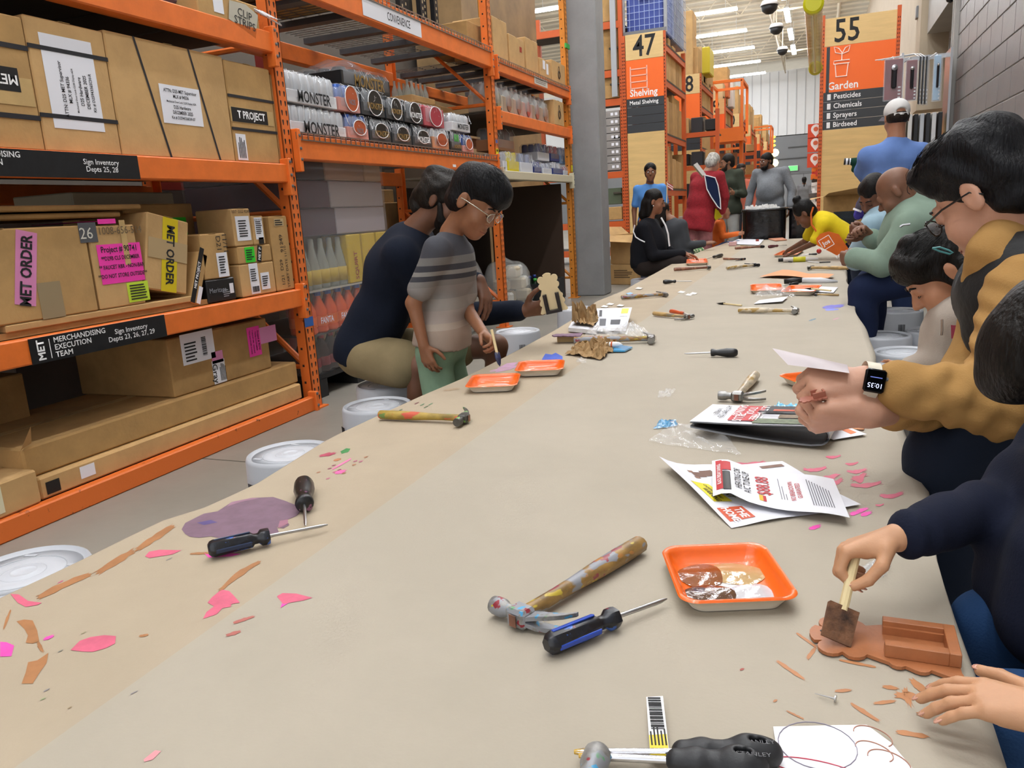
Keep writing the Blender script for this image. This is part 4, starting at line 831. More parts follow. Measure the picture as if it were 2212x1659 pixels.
for j in range(3):
    q = PY(1672, 296+j*9, 42.2); t = thing('globe_lamp', ['first', 'second', 'third'][j]+' small yellow display lamp above the glowing globes', 'lamp', q); MB().lathe([(0, -.08), (.1, 0), (0, .08)], 12).build('globe', mat('#e9df62', .4, emit=1.2), t, True); MB().tube([(0, 0, -.07), (0, .0, -q.z+.0)], .015, 5).build('stem', GREYM, t)
# ---- garden end rack (55)
t = thing('aisle_rack', 'orange end rack with tan board 55 and Garden department board', 'rack', (1.09, 14.7, 0), group='numbered aisle racks'); top = 3.88; w = 1.07
zz = sign_panel(t, w, top, '55', 'Garden', ('Pesticides', 'Chemicals', 'Sprayers', 'Birdseed'), kind='ic', numx=-w+.34, orange_h=.72)
MB().box((-w/2, 0, zz/2), (w, .02, zz)).build('wood_panel', WOOD, t); MB().box((-w+.06, -.012, top-.8), (.05, .004, .72)).build('dark_edge', SDARK, t)
ic = MB(); PK = mat('#ffe6da', .6); x0, z0 = -w+.27, top-.92; F = lambda x, z: (x0+x, -.016, z0+z)
ic.tube([F(-.09, 0), F(.09, 0)], .008, 5); ic.tube([F(-.08, 0), F(-.1, .2)], .008, 5); ic.tube([F(.08, 0), F(.1, .2)], .008, 5); ic.tube([F(-.12, .2), F(.12, .2), F(.12, .25), F(-.12, .25), F(-.12, .2)], .008, 5); ic.tube([F(0, .25), F(0, .37)], .008, 5)
ic.tube([F(0, .35), F(.05, .44), F(.12, .47), F(.10, .38), F(0, .35)], .008, 5); ic.tube([F(0, .37), F(-.05, .44), F(-.12, .47), F(-.10, .38), F(0, .35)], .008, 5); ic.build('plant_icon', PK, t)
for x in (-w-.03, .03):
    MB().box((x, .02, 1.97), (.06, .08, 3.94)).build('post', SHELFN, t); h = MB(); [h.box((x+dx, -.021, .1+j*.06), (.01, .002, .024)) for j in range(62) for dx in (-.012, .012)]; h.build('punched_slots', HOLE, t)
# goods clipped on the side of the garden rack
r = random.Random(3); PINW = mat('#f0e4de', .5); PINR = mat('#d8451c', .5); y = 14.95
for j, z in enumerate((2.15, 1.92, 1.66)):
    t = thing('pin_sign', ['upper', 'middle', 'lower'][j]+' red square sign with a white map pin on the garden rack side', 'sign', (-.085, 15.0, z)); MB().box((0, 0, 0), (.26, .02, .24)).build('sign_board', PINR, t)
    MB().add([(.08*math.cos(a), -.012, .03+.08*math.sin(a)) for a in np.linspace(-.6, 3.74, 12)]+[(0, -.012, -.10)], [tuple(range(13))]).build('map_pin', PINW, t); MB().add([(.04*math.cos(a), -.014, .03+.04*math.sin(a)) for a in np.linspace(0, 6.0, 10)], [tuple(range(10))]).build('pin_dot', mat('#d8643c', .5), t)
GC = ('#e9e6e2', '#d03a2a', '#3a3431', '#e8752c', '#c9c6c1', '#b8232e', '#f2f0ee', '#57504a')
tag(MB().box((-.07, 15.06, .85), (.05, .012, 1.7)).build('clip_strip', WHITE), 'white clip strip hanging on the side of the garden rack', 'clip strip')
for j in range(22):
    z = 1.50-j*.062; hx = GC[r.randrange(8)]; q = MB().box((0, 0, 0), (r.uniform(.10, .16), .04, r.uniform(.07, .12)), rotz(r.uniform(-.4, .4)), b=.008).build('hanging_packet', mat(hx, .5)); q.location = (-.07+r.uniform(-.03, .03), 15.03, z)
    tag(q, 'small packet clipped on the strip hanging from the garden rack', 'packet', 'packets on the clip strip')
# big carton gaylord in front of the garden rack
t = thing('bulk_carton', 'large open bulk carton standing before the garden board', 'box', (.62, 12.4, 0)); b = MB()
for (cx, cy, dx, dy) in ((0, -.5, 1.1, .02), (0, .5, 1.1, .02), (-.55, 0, .02, 1.0), (.55, 0, .02, 1.0)): b.box((cx, cy, .52), (dx, dy, 1.04))
b.build('carton_wall', CARD3, t); MB().add([(-.55, -.5, 1.04), (.55, -.5, 1.04), (.5, -.72, 1.10), (.1, -.78, 1.16), (-.5, -.70, 1.08)], [(0, 1, 2, 3, 4)]).build('flap', CARD2, t); MB().add([(-.55, -.5, 1.04), (-.55, .5, 1.04), (-.75, .4, 1.02), (-.74, -.4, 1.0)], [(0, 1, 2, 3)]).build('flap', CARD2, t); decal(t, frame((-.28, -.512, .68), (1, 0, 0), (0, 0, 1)), .3, .28, mat('#1d2730', .3, noise=(9., .7)), 'printed_panel')
# hanging blister packs by the wall
def blister(label, x, y, z, w, h, hx, tilt=0., tool=True):
    t = thing('blister_pack', label, 'blister pack', (x, y, z), tilt, group='hanging blister packs'); MB().box((0, 0, 0), (w, .012, h), b=.006).build('backing_card', mat(hx, .4, noise=(6., .2)), t)
    MB().box((0, -.012, 0), (w+.02, .014, h+.02), b=.01).build('clear_shell', mat('#dfe3e8', .1, alpha=.22, spec=1.), t)
    if tool: MB().box((0, -.022, .05*h), (w*.30, .03, h*.55), b=.012).build('packed_tool', mat('#2a2a2e', .3, .4), t); MB().lathe([(0, -.02), (w*.17, -.012), (w*.17, .012), (0, .02)], 12, frame((0, -.03, h*.28), (1, 0, 0), (0, 0, 1))).build('packed_tool', STEEL, t)
    for k in range(4): MB().box((w*.33, -.008, -h*.2-k*.035*h/.42), (w*.14, .006, .012)).build('print_mark', WHITE, t)
    MB().tube([(0, .02, h/2), (0, .06, h/2+.03), (0, .4, h/2+.03)], .004, 5).build('hook', STEEL, t)
Yp = 8.35
def pp(x, y): return PY(x, y, Yp)
for i, (x0, x1, y0, y1, hx, lab) in enumerate(((1908, 1952, 125, 218, '#7d1d26', 'red blister pack of a black tool hanging nearest the Garden board'), (1954, 1983, 128, 218, '#7a1c25', 'second red blister pack of a black tool beside the first'), (2013, 2035, 118, 218, '#a9c9e2', 'clear blister pack with light blue card by the wall jamb'))):
    a, b_ = pp(x0, y1), pp(x1, y0); blister(lab, (a.x+b_.x)/2, Yp+.1*i*.0, (a.z+b_.z)/2, b_.x-a.x, b_.z-a.z, hx, .12)
for i in range(3): a = pp(1988+i*7, 172); blister('black blister pack seen edge-on, %s from the red packs' % ('first', 'second', 'third')[i], a.x, Yp+.05, a.z, .035, .42, '#1f1f24', 1.2, False)
a = pp(1990, 300); t = thing('display_stand', 'steel display stand of framed samples behind the blister packs', 'display stand', (a.x+.02, Yp+.25, 0))
for i, hx in enumerate(('#c7b79c', '#dcdcd8', '#1b1b1d', '#b9bdc2', '#26262a', '#d3d3d3', '#202024')): MB().box((-.16+i*.05, 0, 1.0), (.035, .3, 1.5), b=.004).build('sample_board', mat(hx, .4), t)
for s in (-1, 1): MB().box((s*.2, 0, 1.15), (.02, .34, 2.3)).build('side_post', STEEL, t)
MB().box((0, 0, .12), (.42, .36, .24)).build('base', GREYM, t); MB().box((0, .15, 2.28), (.42, .02, .04)).build('top_rail', STEEL, t)
# bins behind the table end
PL = mat('#111113', .22, noise=(5., .3), bump=(7., .9))
def bin_(label, x0, x1, y, dep, z, paper=True):
    t = thing('trash_bin', label, 'trash bin', ((x0+x1)/2, y, 0)); W = x1-x0
    def fn(u, v):
        a = 2*math.pi*(round(u*40) % 40)/40; c, s = math.cos(a), math.sin(a); k = max(abs(c), abs(s))**.75; q = 1-.06*(1-v)+.015*math.sin(a*11+v*6)
        return (W/2*c/k*q, dep/2*s/k*q, z*v)
    MB().grid(fn, 40, 10).build('bag_liner', PL, t, True); rim = MB(); rim.tube([Vector(fn(i/40, 1)) for i in range(41)], .02, 6, caps=False); rim.build('bag_rim', PL, t, True)
    MB().box((0, 0, z*.85), (W*.8, dep*.8, .02)).build('trash_fill', mat('#3a3836', .8), t)
    if paper:
        for i in range(5): o = blob('crumpled_paper', None, None, (-W*.3+i*W*.13, -dep*.2, z*.98), (.09, .08, .07), mat('#b9b7b4', .8), n=10, amp=.5, seed=i, parent=t)
e0, e1 = PY(1600, 455, 11.25), PY(1697, 452, 11.25); bin_('wide bin lined with a black bag and crumpled paper before the man in grey', e0.x, e1.x, 11.55, .6, (e0.z+e1.z)/2)
e0, e1 = PY(1703, 452, 11.25), PY(1755, 452, 11.25); bin_('second bin lined with a black bag beside the child in yellow', e0.x, e1.x, 11.6, .5, e0.z, False)
# ================================================================ the long work table
LEFT = [(0, 1290), (165, 1215), (300, 1148), (385, 1108), (440, 1096), (560, 1042), (720, 942), (800, 905), (920, 850), (1000, 816), (1100, 765), (1200, 712), (1255, 678), (1290, 650), (1345, 628), (1400, 598), (1460, 565), (1520, 540), (1580, 520), (1612, 511)]
lp = [PZ(*p) for p in LEFT]; lys = [-.6, .4]+[p.y for p in lp]; lxs = [-1.22, -1.21]+[p.x for p in lp]
def LX(y): return float(np.interp(y, lys, lxs))
RIGHT = [(2140, 1659), (2050, 1300), (1960, 1000), (1880, 770), (1850, 680), (1820, 580), (1810, 545), (1775, 515)]
rp = [PZ(*p) for p in RIGHT]; rys = [-.6]+[p.y for p in rp]; rxs = [.172]+[p.x for p in rp]
def RXE(y): return float(np.interp(y, rys, rxs))
YEND = 11.05; SEAM = -1.448*.55
KR = mat('#aca393', .92, noise=(3., .05), bump=(220., .10)); KRL = mat('#ae9f89', .92, noise=(3., .06), bump=(220., .10))
def zwave(x, y): return TZ-.0018+.0012*math.sin(1.7*y+.8*x)+.0004*math.sin(5*y+2*x)
DR = [(-.02, 0.), (0., 0.), (.010, -.004), (.018, -.018), (.02, -.05), (.022, -.11)]
def sheet(name, label, xl, xr, drape_l, drape_r, m, dz, y0, y1, nx=16, ny=150):
    cols = []
    def fn(u, v):
        y = y0+(y1-y0)*v; a, c = xl(y), xr(y); i = u*(nx+10)
        nl = 5 if drape_l else 0; nr = 5 if drape_r else 0; n = nx+10
        if drape_l and i < 5:
            d = DR[5-int(round(i))]; s = 1+.5*math.sin(y*5.)+.25*math.sin(y*11+1); return (a-d[0]*(1+.3*s), y, zwave(a, y)+dz+d[1]*(.75+.4*s))
        if drape_r and i > n-5:
            d = DR[int(round(i))-(n-5)]; s = math.sin(y*4.3)+.4*math.sin(y*9.1); return (c+d[0]*(1+.7*s), y, zwave(c, y)+dz+d[1]*(.8+.35*s))
        f = (i-nl)/(n-nl-nr); x = a+(c-a)*f; return (x, y, zwave(x, y)+dz)
    o = MB().grid(fn, nx+10, ny).build(name, m, None, True); return tag(o, label, 'paper')
pl = sheet('kraft_paper', 'tan kraft paper sheet under the seam covering the rack side of the table', LX, lambda y: SEAM+.10, True, False, KRL, -.0012, -.55, YEND)
pr = sheet('kraft_paper', 'tan kraft paper sheet lapped over the seam and draped over the people side', lambda y: SEAM+.004*math.sin(y*2.), RXE, False, True, KR, .0, -.55, YEND, nx=20)
t = thing('work_table', 'long low plywood work table covered with kraft paper', 'table', (-.5, 5.2, 0)); PLY = mat('#9c7d52', .7, noise=(2., .1))
for k in range(5):
    ya = -.55+k*2.32
    MB().box((0, ya+1.155-5.2, TZ-.022), (1.27, 2.30, .022)).build('tabletop', PLY, t)
    for s in (-1, 1):
        for q in (.25, 2.05): MB().box((s*.5, ya+q-5.2, (TZ-.034)/2), (.06, .06, TZ-.034)).build('leg', mat('#8a6d46', .7), t)
ZP = TZ+.0005
# paint marks: thin films of dried paint on the paper
def smear(pts, hx, name='paint_smear', parent=None, z=None, jag=.0, rough=.55):
    ps = [PZ(x, y, TZ) for x, y in pts]; zz = ZP if z is None else z; c = sum(ps, Vector())/len(ps)
    par = parent or (pl if c.x < SEAM else pr)
    lift = .0007+(zz-ZP); off_ = -.0012 if par is pl else 0.
    o = MB().add([(p.x, p.y, zwave(p.x, p.y)+off_+lift) for p in ps], [tuple(range(len(ps)))[::-1]]).build(name, mat(hx, rough, noise=(25., .14)), par); return o
def stroke(p0, p1, w, hx, n=7, seed=0, bend=0.):
    """brush stroke between two photo points, w = half width in px, ragged"""
    r = random.Random(seed); a = Vector(p0); b = Vector(p1); d = (b-a); q = Vector((-d.y, d.x)).normalized(); up = []; dn = []; e = d.normalized()*w
    for i in range(n+1):
        t_ = i/n; ww = w*(.75+.35*math.sin(math.pi*t_))*r.uniform(.75, 1.1); m = a+d*t_+q*(bend*4*t_*(1-t_))
        up.append(tuple(m+q*ww)); dn.append(tuple(m-q*ww*r.uniform(.7, 1.)))
    fr = [tuple(b+q*w*(.8-.4*k)+e*(r.uniform(.9, 2.2) if k % 2 == 0 else r.uniform(-.3, .4))) for k in range(5)] if w > 3 else [tuple(b+e)]
    fl = [tuple(a-q*w*(.8-.4*k)-e*(r.uniform(.5, 1.3) if k % 2 == 0 else r.uniform(-.2, .3))) for k in range(5)] if w > 3 else [tuple(a-e)]
    smear(up+fr+dn[::-1]+fl, hx, 'brush_stroke')
smear([(392, 1142), (400, 1128), (422, 1117), (440, 1108), (470, 1103), (500, 1083), (545, 1074), (590, 1072), (615, 1080), (640, 1090), (652, 1100), (640, 1113), (618, 1122), (625, 1132), (612, 1140), (598, 1137), (602, 1148), (590, 1158), (560, 1162), (520, 1160), (490, 1166), (470, 1160), (455, 1157), (430, 1160), (410, 1158), (400, 1152)], '#7d6373', z=ZP)
smear([(500, 1083), (545, 1074), (560, 1075), (520, 1083), (490, 1093)], '#9a7488', z=ZP+.0003); smear([(600, 1140), (622, 1130), (622, 1120), (604, 1124)], '#a06e80', z=ZP+.0003); smear([(425, 1128), (455, 1122), (470, 1127), (440, 1133)], '#5d5085', z=ZP+.0003)
BRN = '#a8744a'; PNK = '#d4647e'; HOT = '#ec4fb0'
stroke((372, 1136), (300, 1184), 7, BRN, seed=1); stroke((286, 1190), (214, 1234), 7, BRN, seed=2); stroke((192, 1240), (88, 1287), 7, BRN, seed=3, bend=2); stroke((558, 1214), (480, 1270), 6, BRN, seed=4, bend=4); stroke((455, 1193), (412, 1195), 2.5, BRN, seed=5)
smear([(313, 1200), (322, 1190), (345, 1186), (392, 1187), (372, 1196), (340, 1201), (322, 1204)], PNK); smear([(440, 1192), (455, 1190), (520, 1195), (500, 1200), (450, 1203)], HOT)
smear([(478, 1272), (495, 1275), (505, 1285), (518, 1300), (500, 1303), (498, 1309), (480, 1312), (468, 1325), (438, 1335), (446, 1320), (462, 1308), (448, 1300), (458, 1288)], PNK)
smear([(598, 1288), (610, 1281), (640, 1282), (675, 1291), (655, 1297), (630, 1301), (612, 1305)], PNK); smear([(610, 1299), (625, 1296), (622, 1303), (606, 1313)], HOT)
smear([(152, 1402), (172, 1382), (195, 1374), (225, 1370), (250, 1372), (248, 1388), (228, 1398), (200, 1406), (175, 1405)], PNK); smear([(22, 1281), (40, 1282), (60, 1296), (90, 1300), (80, 1305), (55, 1309), (38, 1300)], PNK); smear([(0, 1384), (14, 1385), (30, 1392), (24, 1415), (0, 1416)], HOT)
smear([(35, 1340), (52, 1336), (70, 1338), (80, 1360), (84, 1383), (70, 1388), (55, 1386), (60, 1370), (52, 1356)], BRN); smear([(60, 1428), (80, 1424), (104, 1408), (100, 1430), (85, 1450), (70, 1474), (46, 1474), (55, 1450)], BRN); stroke((22, 1317), (8, 1355), 3, BRN, seed=8); stroke((82, 1386), (90, 1402), 5, BRN, seed=9); stroke((96, 1378), (112, 1372), 3.5, HOT, seed=10)
stroke((505, 1345), (545, 1332), 3.5, '#b0665c', seed=11); stroke((490, 1372), (517, 1364), 4, '#b0665c', seed=12); stroke((302, 1372), (318, 1369), 3, BRN, seed=13); smear([(310, 1640), (335, 1620), (348, 1622), (330, 1640), (312, 1645)], '#d99096')
for i, (x, y, q, hx) in enumerate(((100, 1488, 6, '#8a8486'), (92, 1507, 5, '#8b9a70'), (150, 1526, 4, '#8f7a5a'), (290, 1495, 7, '#8a8486'), (180, 1365, 5, '#8d8467'), (130, 1404, 5, '#7d7a70'), (130, 1255, 5, '#b0506a'), (365, 1206, 6, '#7d7872'))): stroke((x-q, y+q*.5), (x+q, y-q*.5), 1.2, hx, seed=20+i)
smear([(735, 974), (748, 967), (757, 968), (752, 975), (738, 979)], '#3f8a4a'); stroke((692, 983), (720, 978), 3.5, '#b0455c', seed=30); stroke((718, 1012), (757, 990), 2.2, '#e07aa8', seed=31); stroke((725, 1020), (742, 1016), 4, '#e76aa8', seed=32); stroke((722, 993), (735, 990), 2.5, '#b97a54', seed=33)
for i in range(16): x = 640+rnd.random()*220; y = 1045-(x-640)*.42+rnd.uniform(-8, 22); stroke((x-3, y), (x+4, y-2), 1.5, rnd.choice(('#b0667a', '#a07050', '#8a4a58')), seed=40+i)
# marks near the seated pair on the rack side
smear([(1170, 775), (1178, 762), (1192, 764), (1200, 760), (1215, 768), (1215, 776), (1195, 775), (1180, 778)], '#3f5fc4'); smear([(1075, 793), (1095, 783), (1120, 780), (1110, 788), (1130, 786), (1100, 797), (1070, 803)], '#c49ab8'); stroke((1060, 800), (1110, 790), 3, '#c9a2b4', seed=60)
smear([(1280, 675), (1310, 669), (1345, 670), (1335, 677), (1310, 682), (1290, 680)], '#c99a7c'); stroke((960, 842), (990, 838), 2.5, '#a58f74', seed=61)
for i, (x, y) in enumerate(((912, 873), (920, 878), (900, 870), (930, 872), (865, 885))): stroke((x-4, y+2), (x+4, y-2), 1.2, ('#6f8a68', '#5d6a4c', '#8a5a5a')[i % 3], seed=65+i)
# pink marks on the people side
for i, (x, y, a, b_) in enumerate(((1620, 1000, 28, 4), (1660, 1004, 16, 3), (1780, 1030, 26, 7), (1800, 1040, 16, 6), (1760, 1012, 22, 4), (1850, 1016, 18, 4), (1870, 1045, 30, 5), (1925, 1068, 22, 5), (1800, 985, 14, 3), (1840, 1000, 12, 3), (1900, 1090, 8, 2), (1782, 1056, 18, 5), (1855, 1030, 10, 8))): stroke((x-a, y+b_*.3), (x+a, y-b_*.6), b_, PNK if i % 3 else '#c4566c', seed=80+i, bend=b_*.8)
for i, (x, y) in enumerate(((1848, 1108), (1862, 1102), (1870, 1110), (1760, 1139), (1790, 1042))): stroke((x-9, y+2), (x+9, y-3), 4.5, HOT, seed=95+i)
stroke((1780, 664), (1820, 660), 4, '#6a68c8', seed=100); stroke((1784, 669), (1810, 668), 2.5, '#7a84d4', seed=101); stroke((1748, 692), (1762, 688), 1.5, '#5a7a8a', seed=102); stroke((1800, 690), (1812, 686), 1.2, '#c08a9a', seed=103)
# brown marks around the painted bear
for i, (x0, y0, x1, y1, w_) in enumerate(((1760, 1395, 1722, 1368, 3), (1745, 1420, 1760, 1400, 5), (1680, 1428, 1735, 1465, 4), (1840, 1520, 1895, 1555, 4.5), (1700, 1535, 1735, 1552, 2), (1940, 1500, 1985, 1505, 9), (1955, 1490, 1965, 1518, 8), (1910, 1482, 1935, 1486, 5), (1890, 1518, 1930, 1514, 4), (1985, 1540, 2005, 1545, 6), (1940, 1580, 2000, 1590, 6), (1805, 1492, 1835, 1490, 3.5), (1815, 1425, 1890, 1440, 3), (1970, 1470, 2005, 1495, 8), (1600, 1446, 1606, 1444, 2.5), (1672, 1514, 1677, 1512, 3))): stroke((x0, y0), (x1, y1), w_, '#b67c50' if i != 14 else '#a5483c', seed=110+i)
# ---------------------------------------------------------------- tools
def orient(a, b, z=0.):
    """matrix with x axis from a to b on the table"""
    d = (b-a); d.z = 0; return frame((a.x, a.y, TZ+z), d, (-d.y, d.x, 0)), d.length
WH = [splat_mat('#94733f', [('#8a8c92', .54), ('#b8a03a', .63), ('#8c3a44', .64), ('#7a9a6a', .68), ('#a9743a', .62)], .4, 38., stretch=(.5, 1, 1)), splat_mat('#b39460', [('#8a7f6a', .66)], .5, 30., stretch=(.4, 1, 1)), splat_mat('#a58a3c', [('#c8543a', .63), ('#8b90b4', .64), ('#6f8a4a', .62)], .45, 28., stretch=(.5, 1, 1)), splat_mat('#c3b49a', [('#a98a4c', .6), ('#7a6a4c', .66)], .35, 34., stretch=(.5, 1, 1)), splat_mat('#7a4f3c', [('#9a6a50', .6)], .5, 20.)]
HS = mat('#8d8c8a', .32, .9, noise=(30., .25)); HSP = splat_mat('#8f8d8a', [('#8b8d92', .5), ('#8c2a34', .61), ('#4f9ac4', .65), ('#5f9a6a', .66), ('#c9b83a', .70)], .4, 42., metal=.2); HSG = splat_mat('#4c4a44', [('#7fae5c', .56), ('#2c2a2c', .62)], .4, 26.)
def hammer(label, pb, ph, flip=1, hm=None, sm=None, group='claw hammers', lay='flat', L=None, up=False, z=0.):
    """pb = butt of the handle, ph = centre of the head (photo points); claw to the side of flip; up = head stands on its face side"""
    a = PZ(*pb, TZ+.012); b = PZ(*ph, TZ+.012); M, l = orient(a, b); l = L or l; k = l/.31; z += .016*k
    t = thing('claw_hammer', label, 'hammer', group=group, M=M @ tr(0, 0, z))
    h = MB(); prof = [(0, .013), (.004, .0155), (.05, .0165), (.12, .0155), (.18, .0125), (.22, .0115), (.28, .0120), (.305, .0115)]
    n = 12; vs = []; fs = []
    for x, r in prof:
        for i in range(n): q = 2*math.pi*i/n; vs.append((x*k, r*k*.86*math.cos(q)*1.12, r*k*math.sin(q)*.9))
    for i in range(len(prof)-1):
        for j in range(n): fs.append((i*n+j, i*n+(j+1) % n, (i+1)*n+(j+1) % n, (i+1)*n+j))
    fs.append(tuple(range(n))[::-1]); fs.append(tuple((len(prof)-1)*n+j for j in range(n))); h.add(vs, fs); hn = h.build('handle', hm or WH[1], t, auto=50)
    # head along local y (flip), or along z when the hammer lies with its claw up
    R = Matrix.Identity(4) if not up else Matrix.Rotation(flip*math.radians(62), 4, 'X')
    Mh = tr(.295*k, 0, 0) @ R @ Matrix.Diagonal((k, k*flip, k, 1)); hd = MB()
    hd.box((0, 0, 0), (.030, .034, .028), Mh, b=.005)
    hd.lathe([(.0, .054), (.0125, .054), (.0135, .050), (.0135, .034), (.0095, .026), (.0095, .012)], 14, Mh @ Matrix.Rotation(math.pi/2, 4, 'X'))
    cl = MB()
    for s in (-1, 1):
        pr_ = [(0, .014, .011), (-.004, .030, .012), (-.011, .046, .012), (-.022, .062, .0115), (-.034, .074, .011)]; vs = []
        for j, (dx, y, wd) in enumerate(pr_):
            inn = .0008+.0022*(j > 0)+.0015*j; th = (.011, .009, .0065, .0045, .002)[j]
            vs += [(dx-th, y, s*inn), (dx+th, y, s*inn), (dx+th, y, s*(inn+wd*.55)), (dx-th, y, s*(inn+wd*.55))]
        fs = []
        for j in range(4):
            for q in range(4): fs.append((j*4+q, j*4+(q+1) % 4, j*4+4+(q+1) % 4, j*4+4+q))
        fs += [(0, 1, 2, 3), (19, 18, 17, 16)]; cl.add(vs, fs, Mh)
    hd.build('hammer_head', sm or HS, t, auto=35); cl.build('claw', sm or HS, t)
    MB().box((.297*k+.0155*k*1.02, 0, 0), (.001, .012, .017)).build('handle_end', WH[4], hn)
    return t
hammer('paint-splattered claw hammer lying beside the blue screwdriver', (1385, 1178), (1110, 1345), 1, WH[0], HSP)
hammer('claw hammer with green paint on its head near the bucket edge', (820, 897), (1012, 905), 1, WH[2], HSG)
hammer('claw hammer with a pale worn handle and purple paint beside the newspaper', (1632, 812), (1590, 862), 1, WH[3], HS, L=.30)
hammer('clean claw hammer with an orange screwdriver behind it', (1412, 677), (1488, 685), -1, WH[1], HS, up=False)
hammer('ball-faced hammer with a worn tan handle beside the purple paint mark', (1595, 671), (1725, 672), 1, WH[3], HS)
hammer('claw hammer with streaked handle lying by the small white scraps', (1342, 643), (1440, 636), 1, WH[0], HS)
hammer('claw hammer under the crumpled clear film', (1240, 738), (1415, 733), 1, WH[0], HS)
hammer('dark wooden hammer beside the seated woman in black', (1456, 583), (1535, 578), -1, WH[4], HS)
hammer('claw hammer with a taped handle in the middle of the table', (1570, 580), (1632, 573), 1, WH[3], mat('#2d2d30', .3, .7))
hammer('hammer with honey handle reaching the elbow of the man in sage', (1832, 580), (1745, 579), 1, WH[1], HS)
hammer('dark headed hammer with a brown handle beyond the orange tray', (1563, 559), (1605, 560), -1, WH[4], mat('#262628', .4, .6))
hammer('long brown hammer with a black head beside the red grip screwdriver', (1588, 537), (1648, 533), 1, WH[4], mat('#1f1f21', .4, .6))
hammer('grey hammer half under the orange trays', (1812, 635), (1760, 634), 1, WH[1], mat('#6f7276', .35, .8))
def screwdriver(label, pt, pe, style, col, L=None, hm=None, hl=.45, z=0., cols=None, scale=1.):
    """pt = blade tip, pe = handle end"""
    a = PZ(*pt, TZ+.012); b = PZ(*pe, TZ+.012); M, l = orient(a, b); l = L or l; k = l/.20*scale
    t = thing('screwdriver', label, 'screwdriver', group='screwdrivers', M=M @ tr(0, 0, .0155*min(k, 1.15)+z)); x0 = l*(1-hl)
    tip = MB(); tip.tube([(0, 0, -.004), (.006, 0, -.004), (.012, 0, -.004), (x0+.01, 0, 0)], [.0012, .0022, .0032, .0032], 8); tip.build('blade', STEEL, t, auto=50)
    m = hm or mat(col, .3); hlen = l-x0; n = 18; vs = []; fs = []
    if style == 'hex': prof = [(0, .010), (.004, .0125), (.05, .0135), (.14, .0135), (.19, .0085), (.26, .0085), (.30, .0125), (.9, .0140), (.96, .0125), (1., .008)]
    elif style == 'slim': prof = [(0, .008), (.05, .011), (.12, .012), (.25, .0085), (.5, .0135), (.8, .0155), (.95, .013), (1., .007)]
    else: prof = [(0, .012), (.02, .0145), (.10, .0150), (.2, .0115), (.35, .0135), (.6, .0170), (.85, .0165), (.96, .013), (1., .007)]
    kk = min(1.25, k)
    for fx, r in prof:
        for i in range(n):
            q = 2*math.pi*i/n; fl = 1+(.07*math.cos(6*q) if style == 'hex' else .02*math.cos(6*q)); vs.append((x0+fx*hlen, r*kk*fl*math.cos(q), r*kk*fl*math.sin(q)))
    for i in range(len(prof)-1):
        for j in range(n): fs.append((i*n+j, i*n+(j+1) % n, (i+1)*n+(j+1) % n, (i+1)*n+j))
    fs.append(tuple(range(n))[::-1]); fs.append(tuple((len(prof)-1)*n+j for j in range(n))); MB().add(vs, fs).build('grip', m, t, auto=45)
    if cols:
        for i in range(3):
            q = 2*math.pi*(i/3)+.35; MB().box((x0+hlen*.6, 0, .0132*kk), (hlen*.58, .008, .003), Matrix.Rotation(q, 4, 'X'), b=.001).build('grip_panel', mat(cols, .35), t)
    return t
SB = splat_mat('#20232c', [('#3a62b4', .60), ('#1a1a1e', .5), ('#7a2f40', .70)], .3, 50.)
screwdriver('blue and black screwdriver resting on the hammer claw', (1440, 1293), (1180, 1400), 'hex', '#1d2026', hm=SB, cols='#2348b0', hl=.56)
screwdriver('dark blue screwdriver lying across the mauve paint patch', (708, 1133), (450, 1192), 'hex', '#1c1f28', hm=SB, hl=.50, cols='#22304f')
screwdriver('black screwdriver pointing at the blue one by the mauve paint', (660, 1138), (657, 1046), 'fat', '#1c1c1f', hl=.58, hm=splat_mat('#1a1a1c', [('#8a5a7a', .66)], .3, 60.))
screwdriver('black handled screwdriver alone in the middle of the table', (1478, 763), (1594, 763), 'fat', '#17181a', hl=.5)
screwdriver('orange handled screwdriver behind the clean hammer', (1492, 680), (1448, 673), 'slim', '#c2552e', hl=.65)
screwdriver('small screwdriver with a silver shaft by the streaked hammer', (1495, 607), (1432, 610), 'slim', '#18181a', hl=.45)
screwdriver('red and black screwdriver beside the long brown hammer', (1700, 530), (1660, 534), 'slim', '#5a2a30', hl=.5)
screwdriver('black screwdriver by the hand of the woman in black', (1520, 561), (1560, 552), 'slim', '#18181a', hl=.5)
screwdriver('black screwdriver on the orange tray pile of the sage man', (1690, 615), (1725, 611), 'slim', '#1b1b1e', hl=.6)
screwdriver('black screwdriver in the clutter before the yellow shirt', (1735, 549), (1765, 548), 'slim', '#1b1b1e', hl=.6)
# brushes on the table
FOAM = mat('#1b1714', .9, bump=(90., .3)); STICK = mat('#d8c596', .6, noise=(8., .06), stretch=(8, 8, 1))
def brush(label, ptip, pend, z=.006, w=.022, m=None):
    a = PZ(*ptip, TZ+z); b = PZ(*pend, TZ+z); M, l = orient(a, b, z); t = thing('foam_brush', label, 'brush', group='foam brushes', M=M)
    MB().add([(0, -w*.5, -.001), (0, w*.5, -.001), (.05, w*.5, .006), (.05, -w*.5, .006), (.05, w*.5, -.006), (.05, -w*.5, -.006)], [(0, 1, 2, 3), (1, 0, 5, 4), (0, 3, 5), (1, 4, 2), (3, 2, 4, 5)]).build('foam_head', m or FOAM, t); MB().tube([(.045, 0, 0), (l, 0, 0)], .0045, 8).build('stick', STICK, t)
brush('black tipped foam brush beside the tan hammer handle', (1550, 654), (1602, 660)); brush('foam brush lying on the far orange tray', (1740, 622), (1795, 628), z=.045); brush('short foam brush in the clutter by the red ball', (1732, 562), (1700, 560), z=.012)
